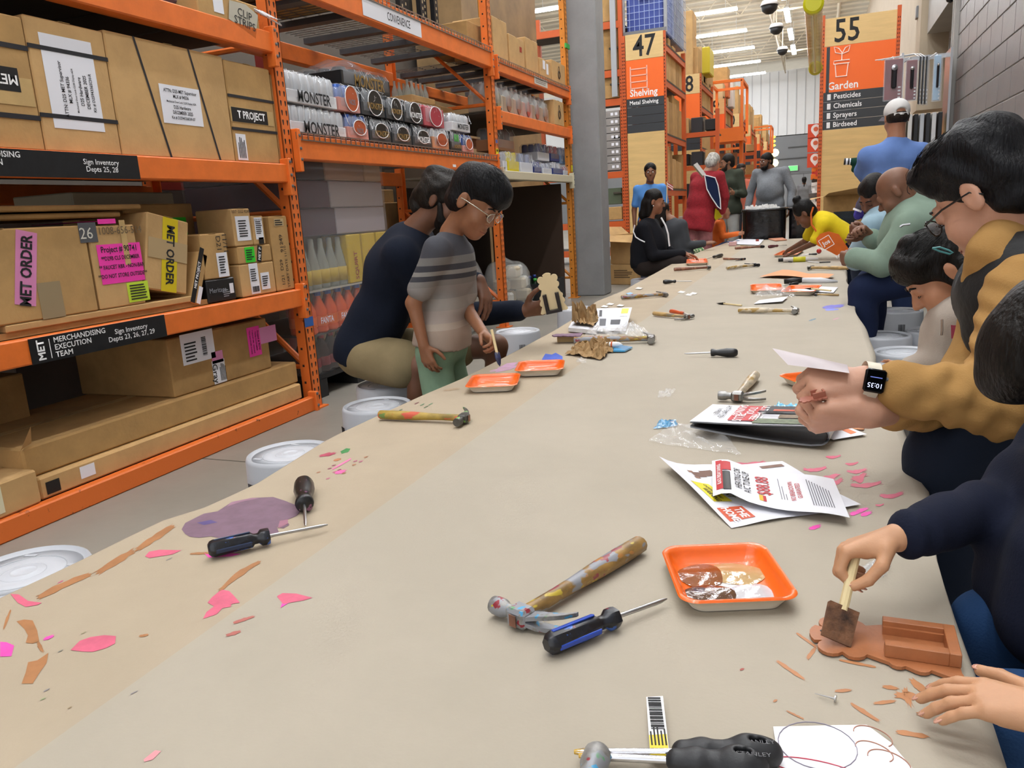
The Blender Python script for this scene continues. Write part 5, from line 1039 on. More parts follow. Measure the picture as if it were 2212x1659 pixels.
# trays
TRO = mat('#f0691a', .32, noise=(60., .03), coat=.3)
TROU = mat('#cfc3b0', .6)
def tray(label, quad, h=.022, z=0., paints=(), group='orange paper trays', M=None, size=None):
    """quad = four photo points of the rim (or explicit matrix + size)"""
    if M is None:
        ps = [PZ(x, y, TZ+h+z) for x, y in quad]; c = sum(ps, Vector())/4; ex = ((ps[1]-ps[0])+(ps[2]-ps[3]))/2; ey = ((ps[3]-ps[0])+(ps[2]-ps[1]))/2; W, D_ = ex.length, ey.length
        M = frame((c.x, c.y, TZ+z), ex, ey)
        if ex.cross(ey).z < 0: M = frame((c.x, c.y, TZ+z), ex, -ey)
    else: W, D_ = size
    t = thing('paint_tray', label, 'tray', group=group, M=M); n = 44
    def ring(s_in, z_): # rounded rectangle inset by s_in
        out = []
        a, b_ = W/2-s_in, D_/2-s_in; rc = min(a, b_)*.32
        for i in range(n):
            q = 2*math.pi*(i+.5)/n; cx, cy = (a-rc)*(1 if math.cos(q) > 0 else -1), (b_-rc)*(1 if math.sin(q) > 0 else -1); out.append((cx+rc*math.cos(q), cy+rc*math.sin(q), z_))
        return out
    prof = [(.020, .0015), (.010, h*.75), (.008, h), (.002, h+.0015), (.0, h-.001)]; vs = []; fs = []
    for s_, z_ in prof: vs += ring(s_, z_)
    for i in range(len(prof)-1):
        for j in range(n): fs.append((i*n+j, (i+1)*n+j, (i+1)*n+(j+1) % n, i*n+(j+1) % n))
    fs.append(tuple(range(n))); MB().add(vs, fs).build('tray_shell', TRO, t, auto=60)
    u = MB(); vs = []; pu = [(.0, h-.001), (.009, h*.7), (.0195, .0002)]
    for s_, z_ in pu: vs += ring(s_, z_)
    fs = [(i*n+j, i*n+(j+1) % n, (i+1)*n+(j+1) % n, (i+1)*n+j) for i in range(2) for j in range(n)]+[tuple(range(2*n, 3*n))[::-1]]; u.add(vs, fs).build('tray_underside', TROU, t, True)
    for (cx, cy, rx, ry, hx, hh) in paints:
        m_ = 20; r = random.Random(int(rx*1e4)); ph = r.uniform(0, 6); o = [((cx+rx*math.cos(6.283*i/m_)*(1+.10*math.sin(3*6.283*i/m_+ph)))*W/2, (cy+ry*math.sin(6.283*i/m_)*(1+.10*math.cos(2*6.283*i/m_+ph)))*D_/2) for i in range(m_)]
        zi = .0016+.0004*paints.index((cx, cy, rx, ry, hx, hh)); q = MB(); vs = [(x, y, zi) for x, y in o]+[(cx*W/2+(x-cx*W/2)*.95, cy*D_/2+(y-cy*D_/2)*.95, zi+hh*.16) for x, y in o]+[(cx*W/2, cy*D_/2, zi+hh*.2)]
        q.add(vs, [(i, (i+1) % m_, m_+(i+1) % m_, m_+i) for i in range(m_)]+[(m_+i, m_+(i+1) % m_, 2*m_) for i in range(m_)]).build('paint_pool', mat(hx, .08, coat=.6, bump=(30., .25)), t, True)
    return t
tray('square orange tray with brown, tan and white paint pools', [(1418, 1180), (1640, 1172), (1746, 1292), (1480, 1305)], .024, paints=((.05, -.10, .40, .36, '#e6e2de', .0006), (.34, -.38, .42, .40, '#c3c5ca', .003), (.30, .34, .50, .40, '#b99a68', .003), (-.36, .32, .42, .44, '#85491f', .003), (-.36, -.38, .44, .40, '#4e2a0c', .0035)))
tray('orange tray of peach paint at the rack edge of the table', [(1022, 809), (1132, 806), (1110, 832), (1000, 838)], .022, paints=((-.1, .0, .62, .5, '#e8b890', .002), (.3, -.1, .4, .45, '#f0dcd8', .0025)))
tray('orange tray of white and purple paint before the boy', [(1130, 779), (1232, 777), (1205, 797), (1100, 803)], .024, paints=((.0, .0, .6, .5, '#ece4e8', .002), (.35, -.35, .4, .3, '#5a2f94', .003)))
tray('orange tray beneath the hands of the man in tan', [(1690, 806), (1800, 800), (1830, 822), (1730, 838)], .024, z=.0, paints=((.1, .2, .5, .4, '#5c7a3c', .002), (.1, -.4, .5, .35, '#d88aa0', .002), (-.4, .3, .3, .3, '#b06a30', .002)))
tray('orange tray at the fingers of the seated woman in black', [(1487, 560), (1532, 558), (1524, 567), (1478, 569)], .02, paints=((0, 0, .5, .4, '#e6c4b4', .002),))
tray('orange tray of white paint by the sage man, the one clear of tools', [(1622, 614), (1690, 612), (1690, 626), (1620, 628)], .022, paints=((0, 0, .6, .5, '#eadcd6', .002),))
tray('orange tray carrying a brush beside the sage man', [(1692, 616), (1765, 616), (1772, 629), (1700, 630)], .024, z=.001)
tray('orange tray at the hands of the child in yellow', [(1680, 541), (1725, 540), (1735, 549), (1682, 551)], .02)
brush('foam brush with a dark head lying in the tray under the tan sleeve', (1770, 818), (1720, 826), z=.03, w=.03)
# ================================================================ figures: smooth-union solids turned into one skin
V3 = lambda *a: np.array(a if len(a) == 3 else a[0], float)
def nz(v): v = np.array(v, float); return v/max(1e-9, np.linalg.norm(v))
class Solid:
    def __init__(s): s.ops = []
    def cap(s, a, b, ra, rb=None, k=.02, neg=False):
        s.ops.append(('c', V3(a), V3(b), float(ra), float(ra if rb is None else rb), k, neg)); return s
    def ell(s, c, r, A=None, k=.02, neg=False):
        s.ops.append(('e', V3(c), V3(r), np.eye(3) if A is None else np.array(A, float), 0, k, neg)); return s
    def cut(s, p, n): s.ops.append(('p', V3(p), nz(n), 0, 0, 0, True)); return s      # removes the side the normal points to
    def chain(s, pts, rs, k=.02):
        for i in range(len(pts)-1): s.cap(pts[i], pts[i+1], rs[i], rs[i+1], k)
        return s
    def bounds(s):
        lo = np.full(3, 1e9); hi = -lo
        for o in s.ops:
            if o[6]: continue
            if o[0] == 'c': r = max(o[3], o[4]); lo = np.minimum(lo, np.minimum(o[1], o[2])-r); hi = np.maximum(hi, np.maximum(o[1], o[2])+r)
            elif o[0] == 'e': e = np.sqrt(((o[3]*o[2][:, None])**2).sum(0)); lo = np.minimum(lo, o[1]-e); hi = np.maximum(hi, o[1]+e)
        return lo, hi
    def mesh(s, h, warp=None):
        lo, hi = s.bounds(); lo = lo-4*h; hi = hi+4*h
        n = np.ceil((hi-lo)/h).astype(int)+1; ax = [lo[i]+h*np.arange(n[i]) for i in range(3)]
        F = np.full(tuple(n), .08, np.float32)
        for o in s.ops:
            k = o[5]; mg = k+4*h+.012
            if o[0] == 'p':
                d = ((ax[0]-o[1][0])*o[2][0])[:, None, None]+((ax[1]-o[1][1])*o[2][1])[None, :, None]+((ax[2]-o[1][2])*o[2][2])[None, None, :]; F = np.maximum(F, d.astype(np.float32)); continue
            if o[0] == 'c': r = max(o[3], o[4]); b0 = np.minimum(o[1], o[2])-r-mg; b1 = np.maximum(o[1], o[2])+r+mg
            else: e = np.sqrt(((o[3]*o[2][:, None])**2).sum(0)); b0 = o[1]-e-mg; b1 = o[1]+e+mg
            i0 = np.clip(np.floor((b0-lo)/h).astype(int), 0, n); i1 = np.clip(np.ceil((b1-lo)/h).astype(int)+1, 0, n)
            if (i1 <= i0).any(): continue
            sl = tuple(slice(i0[j], i1[j]) for j in range(3)); X, Y, Z = np.meshgrid(ax[0][sl[0]], ax[1][sl[1]], ax[2][sl[2]], indexing='ij', sparse=True)
            if o[0] == 'c':
                ba = o[2]-o[1]; L2 = max(1e-12, ba@ba); px, py, pz = X-o[1][0], Y-o[1][1], Z-o[1][2]
                t = np.clip((px*ba[0]+py*ba[1]+pz*ba[2])/L2, 0, 1); d = np.sqrt((px-ba[0]*t)**2+(py-ba[1]*t)**2+(pz-ba[2]*t)**2)-(o[3]+(o[4]-o[3])*t)
            else:
                px, py, pz = X-o[1][0], Y-o[1][1], Z-o[1][2]; A = o[3]; q = [(px*A[i, 0]+py*A[i, 1]+pz*A[i, 2])/o[2][i] for i in range(3)]
                k0 = np.sqrt(q[0]**2+q[1]**2+q[2]**2); k1 = np.sqrt((q[0]/o[2][0])**2+(q[1]/o[2][1])**2+(q[2]/o[2][2])**2); d = k0*(k0-1)/np.maximum(k1, 1e-6)
            g = F[sl]; d = d.astype(np.float32)
            if o[6]: hh = np.maximum(k-np.abs(g+d), 0)/k if k > 0 else 0; F[sl] = np.maximum(g, -d)+hh*hh*k*.25
            else: hh = np.maximum(k-np.abs(g-d), 0)/k if k > 0 else 0; F[sl] = np.minimum(g, d)-hh*hh*k*.25
        if warp is not None:
            X, Y, Z = np.meshgrid(*ax, indexing='ij', sparse=True); F = F+warp(X, Y, Z).astype(np.float32)
        return nets(F, lo, h)
def nets(F, lo, h):
    S = F < 0; n = F.shape; c = [S[i:n[0]-1+i, j:n[1]-1+j, k:n[2]-1+k] for i in (0, 1) for j in (0, 1) for k in (0, 1)]
    cnt = sum(q.astype(np.int8) for q in c); act = (cnt > 0) & (cnt < 8); I = np.argwhere(act)
    if len(I) == 0: return [], []
    idx = -np.ones(act.shape, np.int32); idx[act] = np.arange(len(I)); P = np.zeros((len(I), 3)); W = np.zeros(len(I))
    co = [(i, j, k) for i in (0, 1) for j in (0, 1) for k in (0, 1)]
    val = {q: F[I[:, 0]+q[0], I[:, 1]+q[1], I[:, 2]+q[2]] for q in co}
    for a in co:
        for d in range(3):
            if a[d]: continue
            b = list(a); b[d] = 1; b = tuple(b); va, vb = val[a], val[b]; m = (va < 0) != (vb < 0)
            t = np.where(m, va/np.where(m, va-vb, 1), 0); p = np.tile(np.array(a, float), (len(I), 1)); p[:, d] += t; P += p*m[:, None]; W += m
    V = lo+h*(I+P/W[:, None]); Q = []
    for d in range(3):
        e = [slice(1, n[q]-1) for q in range(3)]; e2 = list(e); e[d] = slice(0, n[d]-1); e2[d] = slice(1, n[d]); A = S[tuple(e)]; B = S[tuple(e2)]; X = np.argwhere(A != B)
        if len(X) == 0: continue
        u, v = (d+1) % 3, (d+2) % 3; off = np.zeros(3, int); off[u] = 1; off[v] = 1; base = X+off; base[:, d] = X[:, d]; ins = A[tuple(X.T)]
        def g(du, dv): q = base.copy(); q[:, u] -= du; q[:, v] -= dv; return idx[tuple(q.T)]
        f = np.stack([g(1, 1), g(0, 1), g(0, 0), g(1, 0)], 1); f[~ins] = f[~ins][:, ::-1]; Q.append(f)
    return V, np.concatenate(Q)
def solid_obj(name, S, h, m, parent, warp=None):
    V, Q = S.mesh(h, warp); base = np.array(parent.matrix_world.translation) if parent is not None else np.zeros(3)
    if parent is not None: base = np.array(parent.location)
    me = bpy.data.meshes.new(name); me.vertices.add(len(V)); me.vertices.foreach_set('co', (V-base).astype(np.float32).ravel())
    me.loops.add(len(Q)*4); me.loops.foreach_set('vertex_index', Q.astype(np.int32).ravel()); me.polygons.add(len(Q)); me.polygons.foreach_set('loop_start', np.arange(0, len(Q)*4, 4, dtype=np.int32))
    try: me.polygons.foreach_set('loop_total', np.full(len(Q), 4, np.int32))
    except Exception: pass
    me.polygons.foreach_set('use_smooth', np.ones(len(Q), bool)); me.update(); me.validate(); me.materials.append(m)
    o = bpy.data.objects.new(name, me); COL.objects.link(o); o.parent = parent; return o
def waves(amp, freq, seed, n=5, ani=(1, 1, 1)):
    r = np.random.RandomState(seed); D = r.normal(size=(n, 3))*np.array(ani); D /= np.linalg.norm(D, axis=1)[:, None]; ph = r.uniform(0, 6.28, n); fr = freq*r.uniform(.6, 1.6, n)
    def f(X, Y, Z):
        t = 0
        for i in range(n): t = t+np.sin((X*D[i, 0]+Y*D[i, 1]+Z*D[i, 2])*fr[i]+ph[i]+1.5*np.sin((X*D[i, 1]+Y*D[i, 2]+Z*D[i, 0])*fr[i]*.5))
        return amp*t/n**.5
    return f
def folds(base, lst):
    """adds local creases: (centre, direction, frequency, amplitude, reach)"""
    def f(X, Y, Z):
        t = base(X, Y, Z) if base else 0
        for c, d, fr, am, re in lst:
            d = nz(d); dx, dy, dz = X-c[0], Y-c[1], Z-c[2]; t = t+am*np.sin((dx*d[0]+dy*d[1]+dz*d[2])*fr+2.*np.sin((dx*d[1]-dy*d[0]+dz*d[2]*.5)*fr*.22))*np.exp(-(dx*dx+dy*dy+dz*dz)/(re*re))
        return t
    return f
SKIN = {}
def skin(hx): return mat(hx, .5, noise=(18., .07), bump=(350., .05), sss=.12, spec=.4)
def hairm(hx='#15130f', rough=.5): return mat(hx, rough, noise=(70., .5), bump=(160., .5), stretch=(1, 1, .25), spec=.22)
def cloth(hx, sc=300., st=.15, n=.08): return mat(hx, .9, noise=(9., n), bump=(sc, st), spec=.2)
def hand_ops(S, wr, f, t, d, L=.185, curl=(.25, .35, .2), spread=.06, thumb=None, curls=None, k=.006, wrist_r=None, forearm=None):
    """wr wrist, f finger direction, t thumb side, d back of the hand"""
    wr = V3(wr); f = nz(f); t = V3(t); t = nz(t-f*(t@f)); d = V3(d); d = nz(d-f*(d@f)-t*(d@t)); s = L/.185
    P = lambda x, y, z: wr+(t*x+f*y+d*z)*s
    # palm
    for x0, x1, y1 in ((.004, .027, .088), (.002, .009, .092), (-.004, -.010, .088), (-.010, -.027, .078)): S.cap(P(x0, .008, 0), P(x1, y1, 0), .0185*s, .0125*s, .010*s)
    S.cap(P(.026, .03, -.009), P(.018, .06, -.010), .013*s, .010*s, .010*s); S.cap(P(-.022, .02, -.006), P(-.024, .06, -.006), .013*s, .010*s, .010*s)
    tips = []
    for i, (x, y, ln, r) in enumerate(((.030, .090, .072, .0092), (.0105, .095, .080, .0095), (-.010, .090, .074, .0090), (-.028, .079, .058, .0080))):
        cu = curls[i] if curls else curl; sp = spread*(1.5-i); dr = lambda a: nz(f*math.cos(a)*math.cos(sp)+t*math.sin(sp)*math.cos(a)-d*math.sin(a))
        p = P(x, y, .001); a = 0; rr = r*s
        for j, q in enumerate((.46, .30, .24)):
            a += cu[j]; p2 = p+dr(a)*ln*q*s; S.cap(p, p2, rr*(1.04 if j == 0 else 1.), rr*.93, .0035*s); p = p2; rr *= .93
        tips.append((p, dr(a), -d*math.cos(a)-f*math.sin(a), rr))
    th = thumb or [(.80, .55, -.30), (.50, .82, -.28), (.30, .92, -.25)]
    p = P(.020, .022, -.006); rr = .0125*s
    for j, ln in enumerate((.040, .033, .026)):
        q = V3(th[j]); dv = nz(t*q[0]+f*q[1]+d*q[2]); p2 = p+dv*ln*s; S.cap(p, p2, rr, rr*.88, .007*s if j == 0 else .0035*s); p = p2; rr *= .88
    tips.append((p, dv, -d, rr))
    return tips
def nails(parent, tips, m, L=.185):
    s = L/.185; b = MB(); base = Vector(parent.location)
    for p, dv, pal, r in tips:
        up = -pal; up = nz(up-dv*(up@dv)); c = p+up*r*.72+dv*r*.25; M = frame(Vector(c)-base, Vector(np.cross(dv, up)), Vector(dv))
        MB().lathe([(.0045*s, 0), (.0052*s, -.0015*s), (.0, .0012*s)], 10, M @ Matrix.Diagonal((1, 1.35, 1, 1))).build('fingernail', m, parent, True)
class Fig: pass
def person(label, J, s=1., sk='#8a5a3c', hair='short', hairc='#17140f', top='#334', bot='#445', sleeve=1., off=.016, h=.012, face=True, eyes='down', beard=None, hood=False, shoes='#222', shorts=None, fat=0., hands=True, topm=None, botm=None, hh=None, hL=None, hR=None, name='person', head_s=None, warp=None, glasses=None, hairfn=None, hand_h=None, legs=True, nail=False, hem=0., neck_r=.05, nose=1., ao=.62, tk=.08, topfn=None, hairwarp=None, seed=1, eyebrow=True):
    J = {k: V3(v) for k, v in J.items()}; g = J.get('base', V3(J['pel'][0], J['pel'][1], 0.))
    t = thing(name, label, 'person', tuple(g)); R = Fig(); R.root = t; hs = head_s or (s if s > .9 else (.55+.45*s))*.95; R.hs = hs
    hd = J['head']; fy = nz(J['hf']); fz = V3(J.get('hu', (0, 0, 1))); fz = nz(fz-fy*(fz@fy)); fx = np.cross(fy, fz); A = np.array([fx, fy, fz]); R.A = A
    HP = lambda x, y, z: hd+(fx*x+fy*y+fz*z)*hs; R.HP = HP
    N, P = J['neck'], J['pel']; axs = nz(J['shR']-J['shL']); C = P+(N-P)*.68; W_ = P+(N-P)*.32; fwd = nz(np.cross(N-P, axs)*-1)
    if fwd@fy < 0 and abs(fwd@fy) > .2: fwd = -fwd
    B = Solid()
    # head
    B.ell(HP(0, -.012, .035), np.array((.075, .094, .086))*hs, A, .02).ell(HP(0, .035, -.045), np.array((.058, .058, .076))*hs, A, .03).ell(HP(0, .064, -.098), np.array((.027, .024, .022))*hs, A, .025)
    if face:
        for q in (-1, 1):
            B.ell(HP(q*.036, .060, -.035), np.array((.026, .024, .026))*hs, A, .02); B.ell(HP(q*.032, .099, .002), np.array((.016, .014, .011))*hs, A, .010, True); B.ell(HP(q*.031, .082, .002), np.array((.0135, .0115, .0105))*hs, A, .004)
            B.ell(HP(q*.078, -.010, -.004), np.array((.008, .019, .033))*hs, A, .006); B.ell(HP(q*.089, -.006, .0), np.array((.006, .010, .019))*hs, A, .006, True)
        B.cap(HP(-.03, .085, .022), HP(.03, .085, .022), .010*hs, None, .012); B.cap(HP(0, .088, .008), HP(0, .092+.018*nose, -.030), .007*hs, .0115*hs*nose**.5, .012)
        for q in (-1, 1): B.ell(HP(q*.011, .088+.012*nose, -.034), np.array((.009, .010, .008))*hs, A, .006)
        B.ell(HP(0, .089, -.067), np.array((.022, .011, .007))*hs, A, .006); B.ell(HP(0, .087, -.080), np.array((.019, .011, .008))*hs, A, .006)
    B.cap(HP(0, -.022, -.05), N, neck_r*s, (neck_r+.008)*s, .03)
    # trunk and limbs under the clothes
    def trunk(S, o, k=.05):
        S.cap(C-axs*.075*s, C+axs*.075*s, .098*s+o, None, k).cap(W_-axs*.055*s, W_+axs*.055*s, (.098+fat*.5)*s+o, None, k).cap(P-axs*.075*s, P+axs*.075*s, .098*s+o, None, k)
        S.cap(J['shL'], J['shR'], .050*s+o*.6, None, k*.8); S.cap(N-(N-P)*.11, C, .062*s+o*.5, .09*s+o, k*.8)
        if fat: S.ell(W_+fwd*.06*s+(N-P)*.08, np.array((.15, .12+fat*.5, .17))*s+o, np.array([axs, fwd, nz(N-P)]), k)
    trunk(B, -.006)
    ar, er, wr_ = .047*s, .040*s, .027*s; R.tips = {}
    for q in 'LR':
        B.cap(J['sh'+q], J['el'+q], ar, er, .02).cap(J['el'+q], J['wr'+q], er*.98, wr_, .012)
        hk = hL if q == 'L' else hR; hk = dict(hk or {}); f = hk.pop('f', nz(J['wr'+q]-J['el'+q])); tt = hk.pop('t', fwd+V3(0, 0, .3)); dd = hk.pop('d', (-axs if q == 'L' else axs)); hl = hk.pop('L', .178*s)
        R.tips[q] = hand_ops(B, J['wr'+q], f, tt, dd, hl, **hk)
    if legs:
        for q in 'LR':
            B.cap(J['hip'+q], J['kn'+q], .074*s, .052*s, .03).cap(J['kn'+q], J['an'+q], .050*s, .034*s, .02); ft = nz(V3(J.get('ft'+q, fwd))*V3(1, 1, 0)); B.cap(J['an'+q]-V3(0, 0, .03*s), J['an'+q]+ft*.13*s-V3(0, 0, .045*s), .032*s, .026*s, .02)
    R.body_solid = B; R.body = solid_obj('body', B, hand_h or h, skin(sk), t)
    if nail: nails(t, R.tips['L']+R.tips['R'], mat('#d9a48f', .25))
    # clothes
    T = Solid(); trunk(T, off*.7, tk)
    if sleeve:
        for q in 'LR':
            if sleeve < .7: m_ = J['sh'+q]+(J['el'+q]-J['sh'+q])*sleeve*1.6; T.cap(J['sh'+q], m_, ar+off*.6, er+off*1.0, .022)
            else: e_ = J['el'+q]+(J['wr'+q]-J['el'+q])*(sleeve-.08); T.cap(J['sh'+q], J['el'+q], ar+off*ao, er+off*ao, .02).cap(J['el'+q], e_, er+off*ao, wr_+off*.62, .012)
    if hem: T.cap(P-axs*.07*s, P-axs*.07*s-nz(N-P)*hem, .105*s+off, None, .03).cap(P+axs*.07*s, P+axs*.07*s-nz(N-P)*hem, .105*s+off, None, .03).cap(P, P-nz(N-P)*hem, .105*s+off, None, .03)
    if hood: T.cap(N+axs*.06*s+nz(N-P)*.0, N-fwd*.06*s+nz(N-P)*.015, .034*s, .042*s, .03).cap(N-axs*.06*s, N-fwd*.06*s+nz(N-P)*.015, .034*s, .042*s, .03).cap(N+axs*.06*s, N+fwd*.055*s-nz(N-P)*.05, .034*s, .026*s, .03).cap(N-axs*.06*s, N+fwd*.055*s-nz(N-P)*.05, .034*s, .026*s, .03)
    if topfn: topfn(T)
    T.cut(P-nz(N-P)*(.055*s+hem), -nz(N-P)) if not J.get('nocut', np.zeros(1)).any() else None
    w1 = waves(.0035*s, 26., seed); R.top = solid_obj('shirt', T, h, topm or cloth(top), t, warp or w1)
    if legs:
        L_ = Solid(); L_.cap(P-axs*.075*s, P+axs*.075*s, .102*s+off*.55, None, .05)
        for q in 'LR':
            if shorts: m_ = J['hip'+q]+(J['kn'+q]-J['hip'+q])*shorts; L_.cap(J['hip'+q], m_, .082*s+off*.5, .080*s+off*.7, .03)
            else: L_.cap(J['hip'+q], J['kn'+q], .080*s+off*.4, .058*s+off*.5, .03).cap(J['kn'+q], J['an'+q]+V3(0, 0, .02), .056*s+off*.5, .044*s+off*.6, .02)
        R.bottom = solid_obj('trousers' if not shorts else 'shorts', L_, h, botm or cloth(bot), t, waves(.004*s, 24., seed+5))
        for q in 'LR':
            ft = nz(V3(J.get('ft'+q, fwd))*V3(1, 1, 0)); a_ = J['an'+q]; Z = V3(a_[0], a_[1], .045*s); solid_obj('shoe', Solid().cap(Z-ft*.03*s, Z+ft*.13*s-V3(0, 0, .008), .044*s, .038*s, .02).cut((0, 0, .004), (0, 0, -1)), max(.012, h), mat(shoes, .6), t)
    # hair
    Hs = Solid(); hq = hh or h
    if hair in ('short', 'long', 'bun', 'pony', 'grey'):
        Hs.ell(HP(0, -.022, .048), np.array((.085, .101, .090))*hs, A, .02).ell(HP(0, -.05, -.01), np.array((.074, .066, .075))*hs, A, .02)
        if hair == 'long': Hs.cap(HP(0, -.075, -.02), HP(0, -.085, -.15), .065*hs, .06*hs, .03).cap(HP(-.05, -.04, -.02), HP(-.055, -.05, -.14), .04*hs, .03*hs, .02).cap(HP(.05, -.04, -.02), HP(.055, -.05, -.14), .04*hs, .03*hs, .02)
        if hair == 'bun': Hs.ell(HP(0, -.045, .150), np.array((.04, .04, .036))*hs, A, .012)
        if hair == 'pony': Hs.cap(HP(0, -.10, -.02), HP(.0, -.12, -.20), .03*hs, .02*hs, .02)
        Hs.ell(HP(0, .118, -.045), np.array((.10, .070, .088))*hs, A, .012, True)
        for q in (-1, 1): Hs.ell(HP(q*.088, -.004, -.02), np.array((.026, .030, .044))*hs, A, .01, True)
        if hair == 'short': Hs.cut(HP(0, -.05, -.075), -fz+fy*.35)
    elif hair == 'bald':
        Hs.ell(HP(0, -.06, -.035), np.array((.064, .052, .04))*hs, A, .02)
    if hairfn: hairfn(Hs, HP, hs, A)
    if Hs.ops: R.hair = solid_obj('hair', Hs, hq, hairm(hairc), t, hairwarp or waves(.0035*hs, 60., seed+9, 7))
    if beard:
        Bd = Solid().ell(HP(0, .046, -.088), np.array((.057, .052, .044))*hs, A, .02)
        for q in (-1, 1): Bd.cap(HP(q*.066, .02, -.01), HP(q*.052, .045, -.07), .012*hs, .02*hs, .02)
        Bd.ell(HP(0, .105, -.056), np.array((.03, .006, .010))*hs, A, .006).ell(HP(0, .108, -.075), np.array((.024, .018, .014))*hs, A, .004, True); solid_obj('beard', Bd, hq, hairm(beard), t, waves(.002, 90., seed, 5))
    b = Vector(t.location); EM = mat('#15100c', .3)
    if face:
        for q in (-1, 1):
            M = frame(Vector(HP(q*.031, .085, .002))-b, Vector(fx), Vector(fz))
            if eyes == 'open':
                MB().lathe([(0, -.011*hs), (.008*hs, -.008*hs), (.0115*hs, 0), (.008*hs, .008*hs), (0, .0115*hs)], 12, M).build('eye', mat('#e6e0da', .2), t, True); eo_ = COL.objects[-1]; n_ = frame(Vector(HP(q*.031, .0965, .001))-b, Vector(fx), Vector(fz)); MB().lathe([(.0055*hs, -.001), (.005*hs, .001), (0, .0015)], 12, frame(Vector(HP(q*.031, .0962, .001))-b, Vector(fx), Vector(fz))).build('iris', EM, eo_, True)
            else:
                MB().tube([Vector(HP(q*(.031+.014*c_), .0935-.006*abs(c_)**2, -.005-.004*(1-c_*c_)))-b for c_ in (-1, -.5, 0, .5, 1)], .0013*hs, 5).build('eyelashes', EM, t)
            if eyebrow: MB().tube([Vector(HP(q*(.014), .096, .021))-b, Vector(HP(q*.030, .094, .027))-b, Vector(HP(q*.048, .083, .022))-b], [.0035*hs, .0038*hs, .002*hs], 6).build('eyebrow', hairm(hairc if hair != 'grey' else '#8a8680'), t)
        MB().tube([Vector(HP(x*.021, .0985-.010*abs(x)**2, -.0735+.002*abs(x)))-b for x in (-1, -.5, 0, .5, 1)], .0022*hs, 5).build('mouth', mat('#7a3d35', .5), t)
    if glasses:
        gm = mat(glasses, .25, .8 if glasses == '#c9c4b4' else 0.)
        G = MB(); Q = lambda x, y, z: Vector(HP(x, y, z))-b
        for q in (-1, 1):
            G.tube([Q(q*.034+.024*math.cos(a), .108-.006*abs(math.cos(a)), -.002+.018*math.sin(a)) for a in np.linspace(0, 6.283, 17)], .0016, 5, caps=False); G.tube([Q(q*.058, .104, .006), Q(q*.078, .05, .008), Q(q*.083, -.012, .004), Q(q*.080, -.03, -.014)], .0022, 5)
        G.tube([Q(-.010, .110, .002), Q(0, .114, .005), Q(.010, .110, .002)], .0016, 5)
        gl = MB(); go = G.build('glasses', gm, t, True)
        for q in (-1, 1): MB().add([Q(q*.034+.0235*math.cos(a), .1075-.006*abs(math.cos(a)), -.002+.0175*math.sin(a)) for a in np.linspace(0, 5.9, 16)], [tuple(range(16))]).build('lens', mat('#cfd6da', .05, alpha=.18, spec=1.), go)
    return R
def pose(x, y, face, hgt=1.72, lean=0., floor=0., arms=None, head_down=0.):
    """standing joints; face = heading in radians (0 = +X), lean forward in radians"""
    k = hgt/1.75; f = V3(math.cos(face), math.sin(face), 0); r = V3(math.sin(face), -math.cos(face), 0); Z = V3(0, 0, 1); o = V3(x, y, floor); up = nz(Z*math.cos(lean)+f*math.sin(lean))
    pel = o+Z*.96*k; N = pel+up*.52*k; hu = nz(Z*math.cos(lean+head_down)+f*math.sin(lean+head_down)); hf = nz(f*math.cos(lean+head_down)-Z*math.sin(lean+head_down))
    J = dict(pel=pel, neck=N, head=N+hu*.13*k+f*.03*k, hf=hf, hu=hu, shL=N-r*.175*k-up*.055*k, shR=N+r*.175*k-up*.055*k, hipL=pel-r*.09*k-Z*.03*k, hipR=pel+r*.09*k-Z*.03*k)
    for q, sg in (('L', -1), ('R', 1)):
        J['kn'+q] = o+r*sg*.10*k+Z*.50*k+f*.02; J['an'+q] = o+r*sg*.10*k+Z*.08*k-f*.02; J['el'+q] = J['sh'+q]+r*sg*.05*k-Z*.29*k-f*.03*k; J['wr'+q] = J['el'+q]+f*.08*k-Z*.24*k
    J['_f'] = f; J['_r'] = r; return J
def clean(J): return {k: v for k, v in J.items() if not k.startswith('_')}

def strands(R, n, seed, m, rng=((-.9, .9), (-.6, 1.0)), L=.05, lift=.012, r0=.0009, ell=((0, .0, .055), (.088, .108, .088)), flow=(0, 1, -.2)):
    """fine loose hairs following the crown of the head"""
    r = random.Random(seed); b = MB(); base = Vector(R.root.location); fl = np.array(flow, float)
    for _ in range(n):
        x = r.uniform(*rng[0]); y = r.uniform(*rng[1])
        if x*x+y*y > .98: continue
        z = math.sqrt(1-x*x-y*y); p = np.array((x, y, z)); pts = []
        d = nz(fl+np.array((r.uniform(-.5, .5), r.uniform(-.3, .3), 0))); l = L*r.uniform(.5, 1.3)
        for i in range(5):
            t_ = i/4; q = nz(p+d*t_*l/.09); w = np.array(ell[0])+q*np.array(ell[1])*(1.0+lift/.09*(t_*r.uniform(.6, 1.2)))
            pts.append(Vector(R.HP(*w))-base)
        b.tube(pts, [r0, r0, r0*.8, r0*.6, r0*.3], 3, caps=False)
    o = b.build('hair_strands', m, R.root, True); return o
# ================================================================ people
def A3(v): return np.array(v, float)
def Q(x, y, Y): return A3(PY(x, y, Y))
SKB = '#8a5a3e'; SKD = '#6a4632'
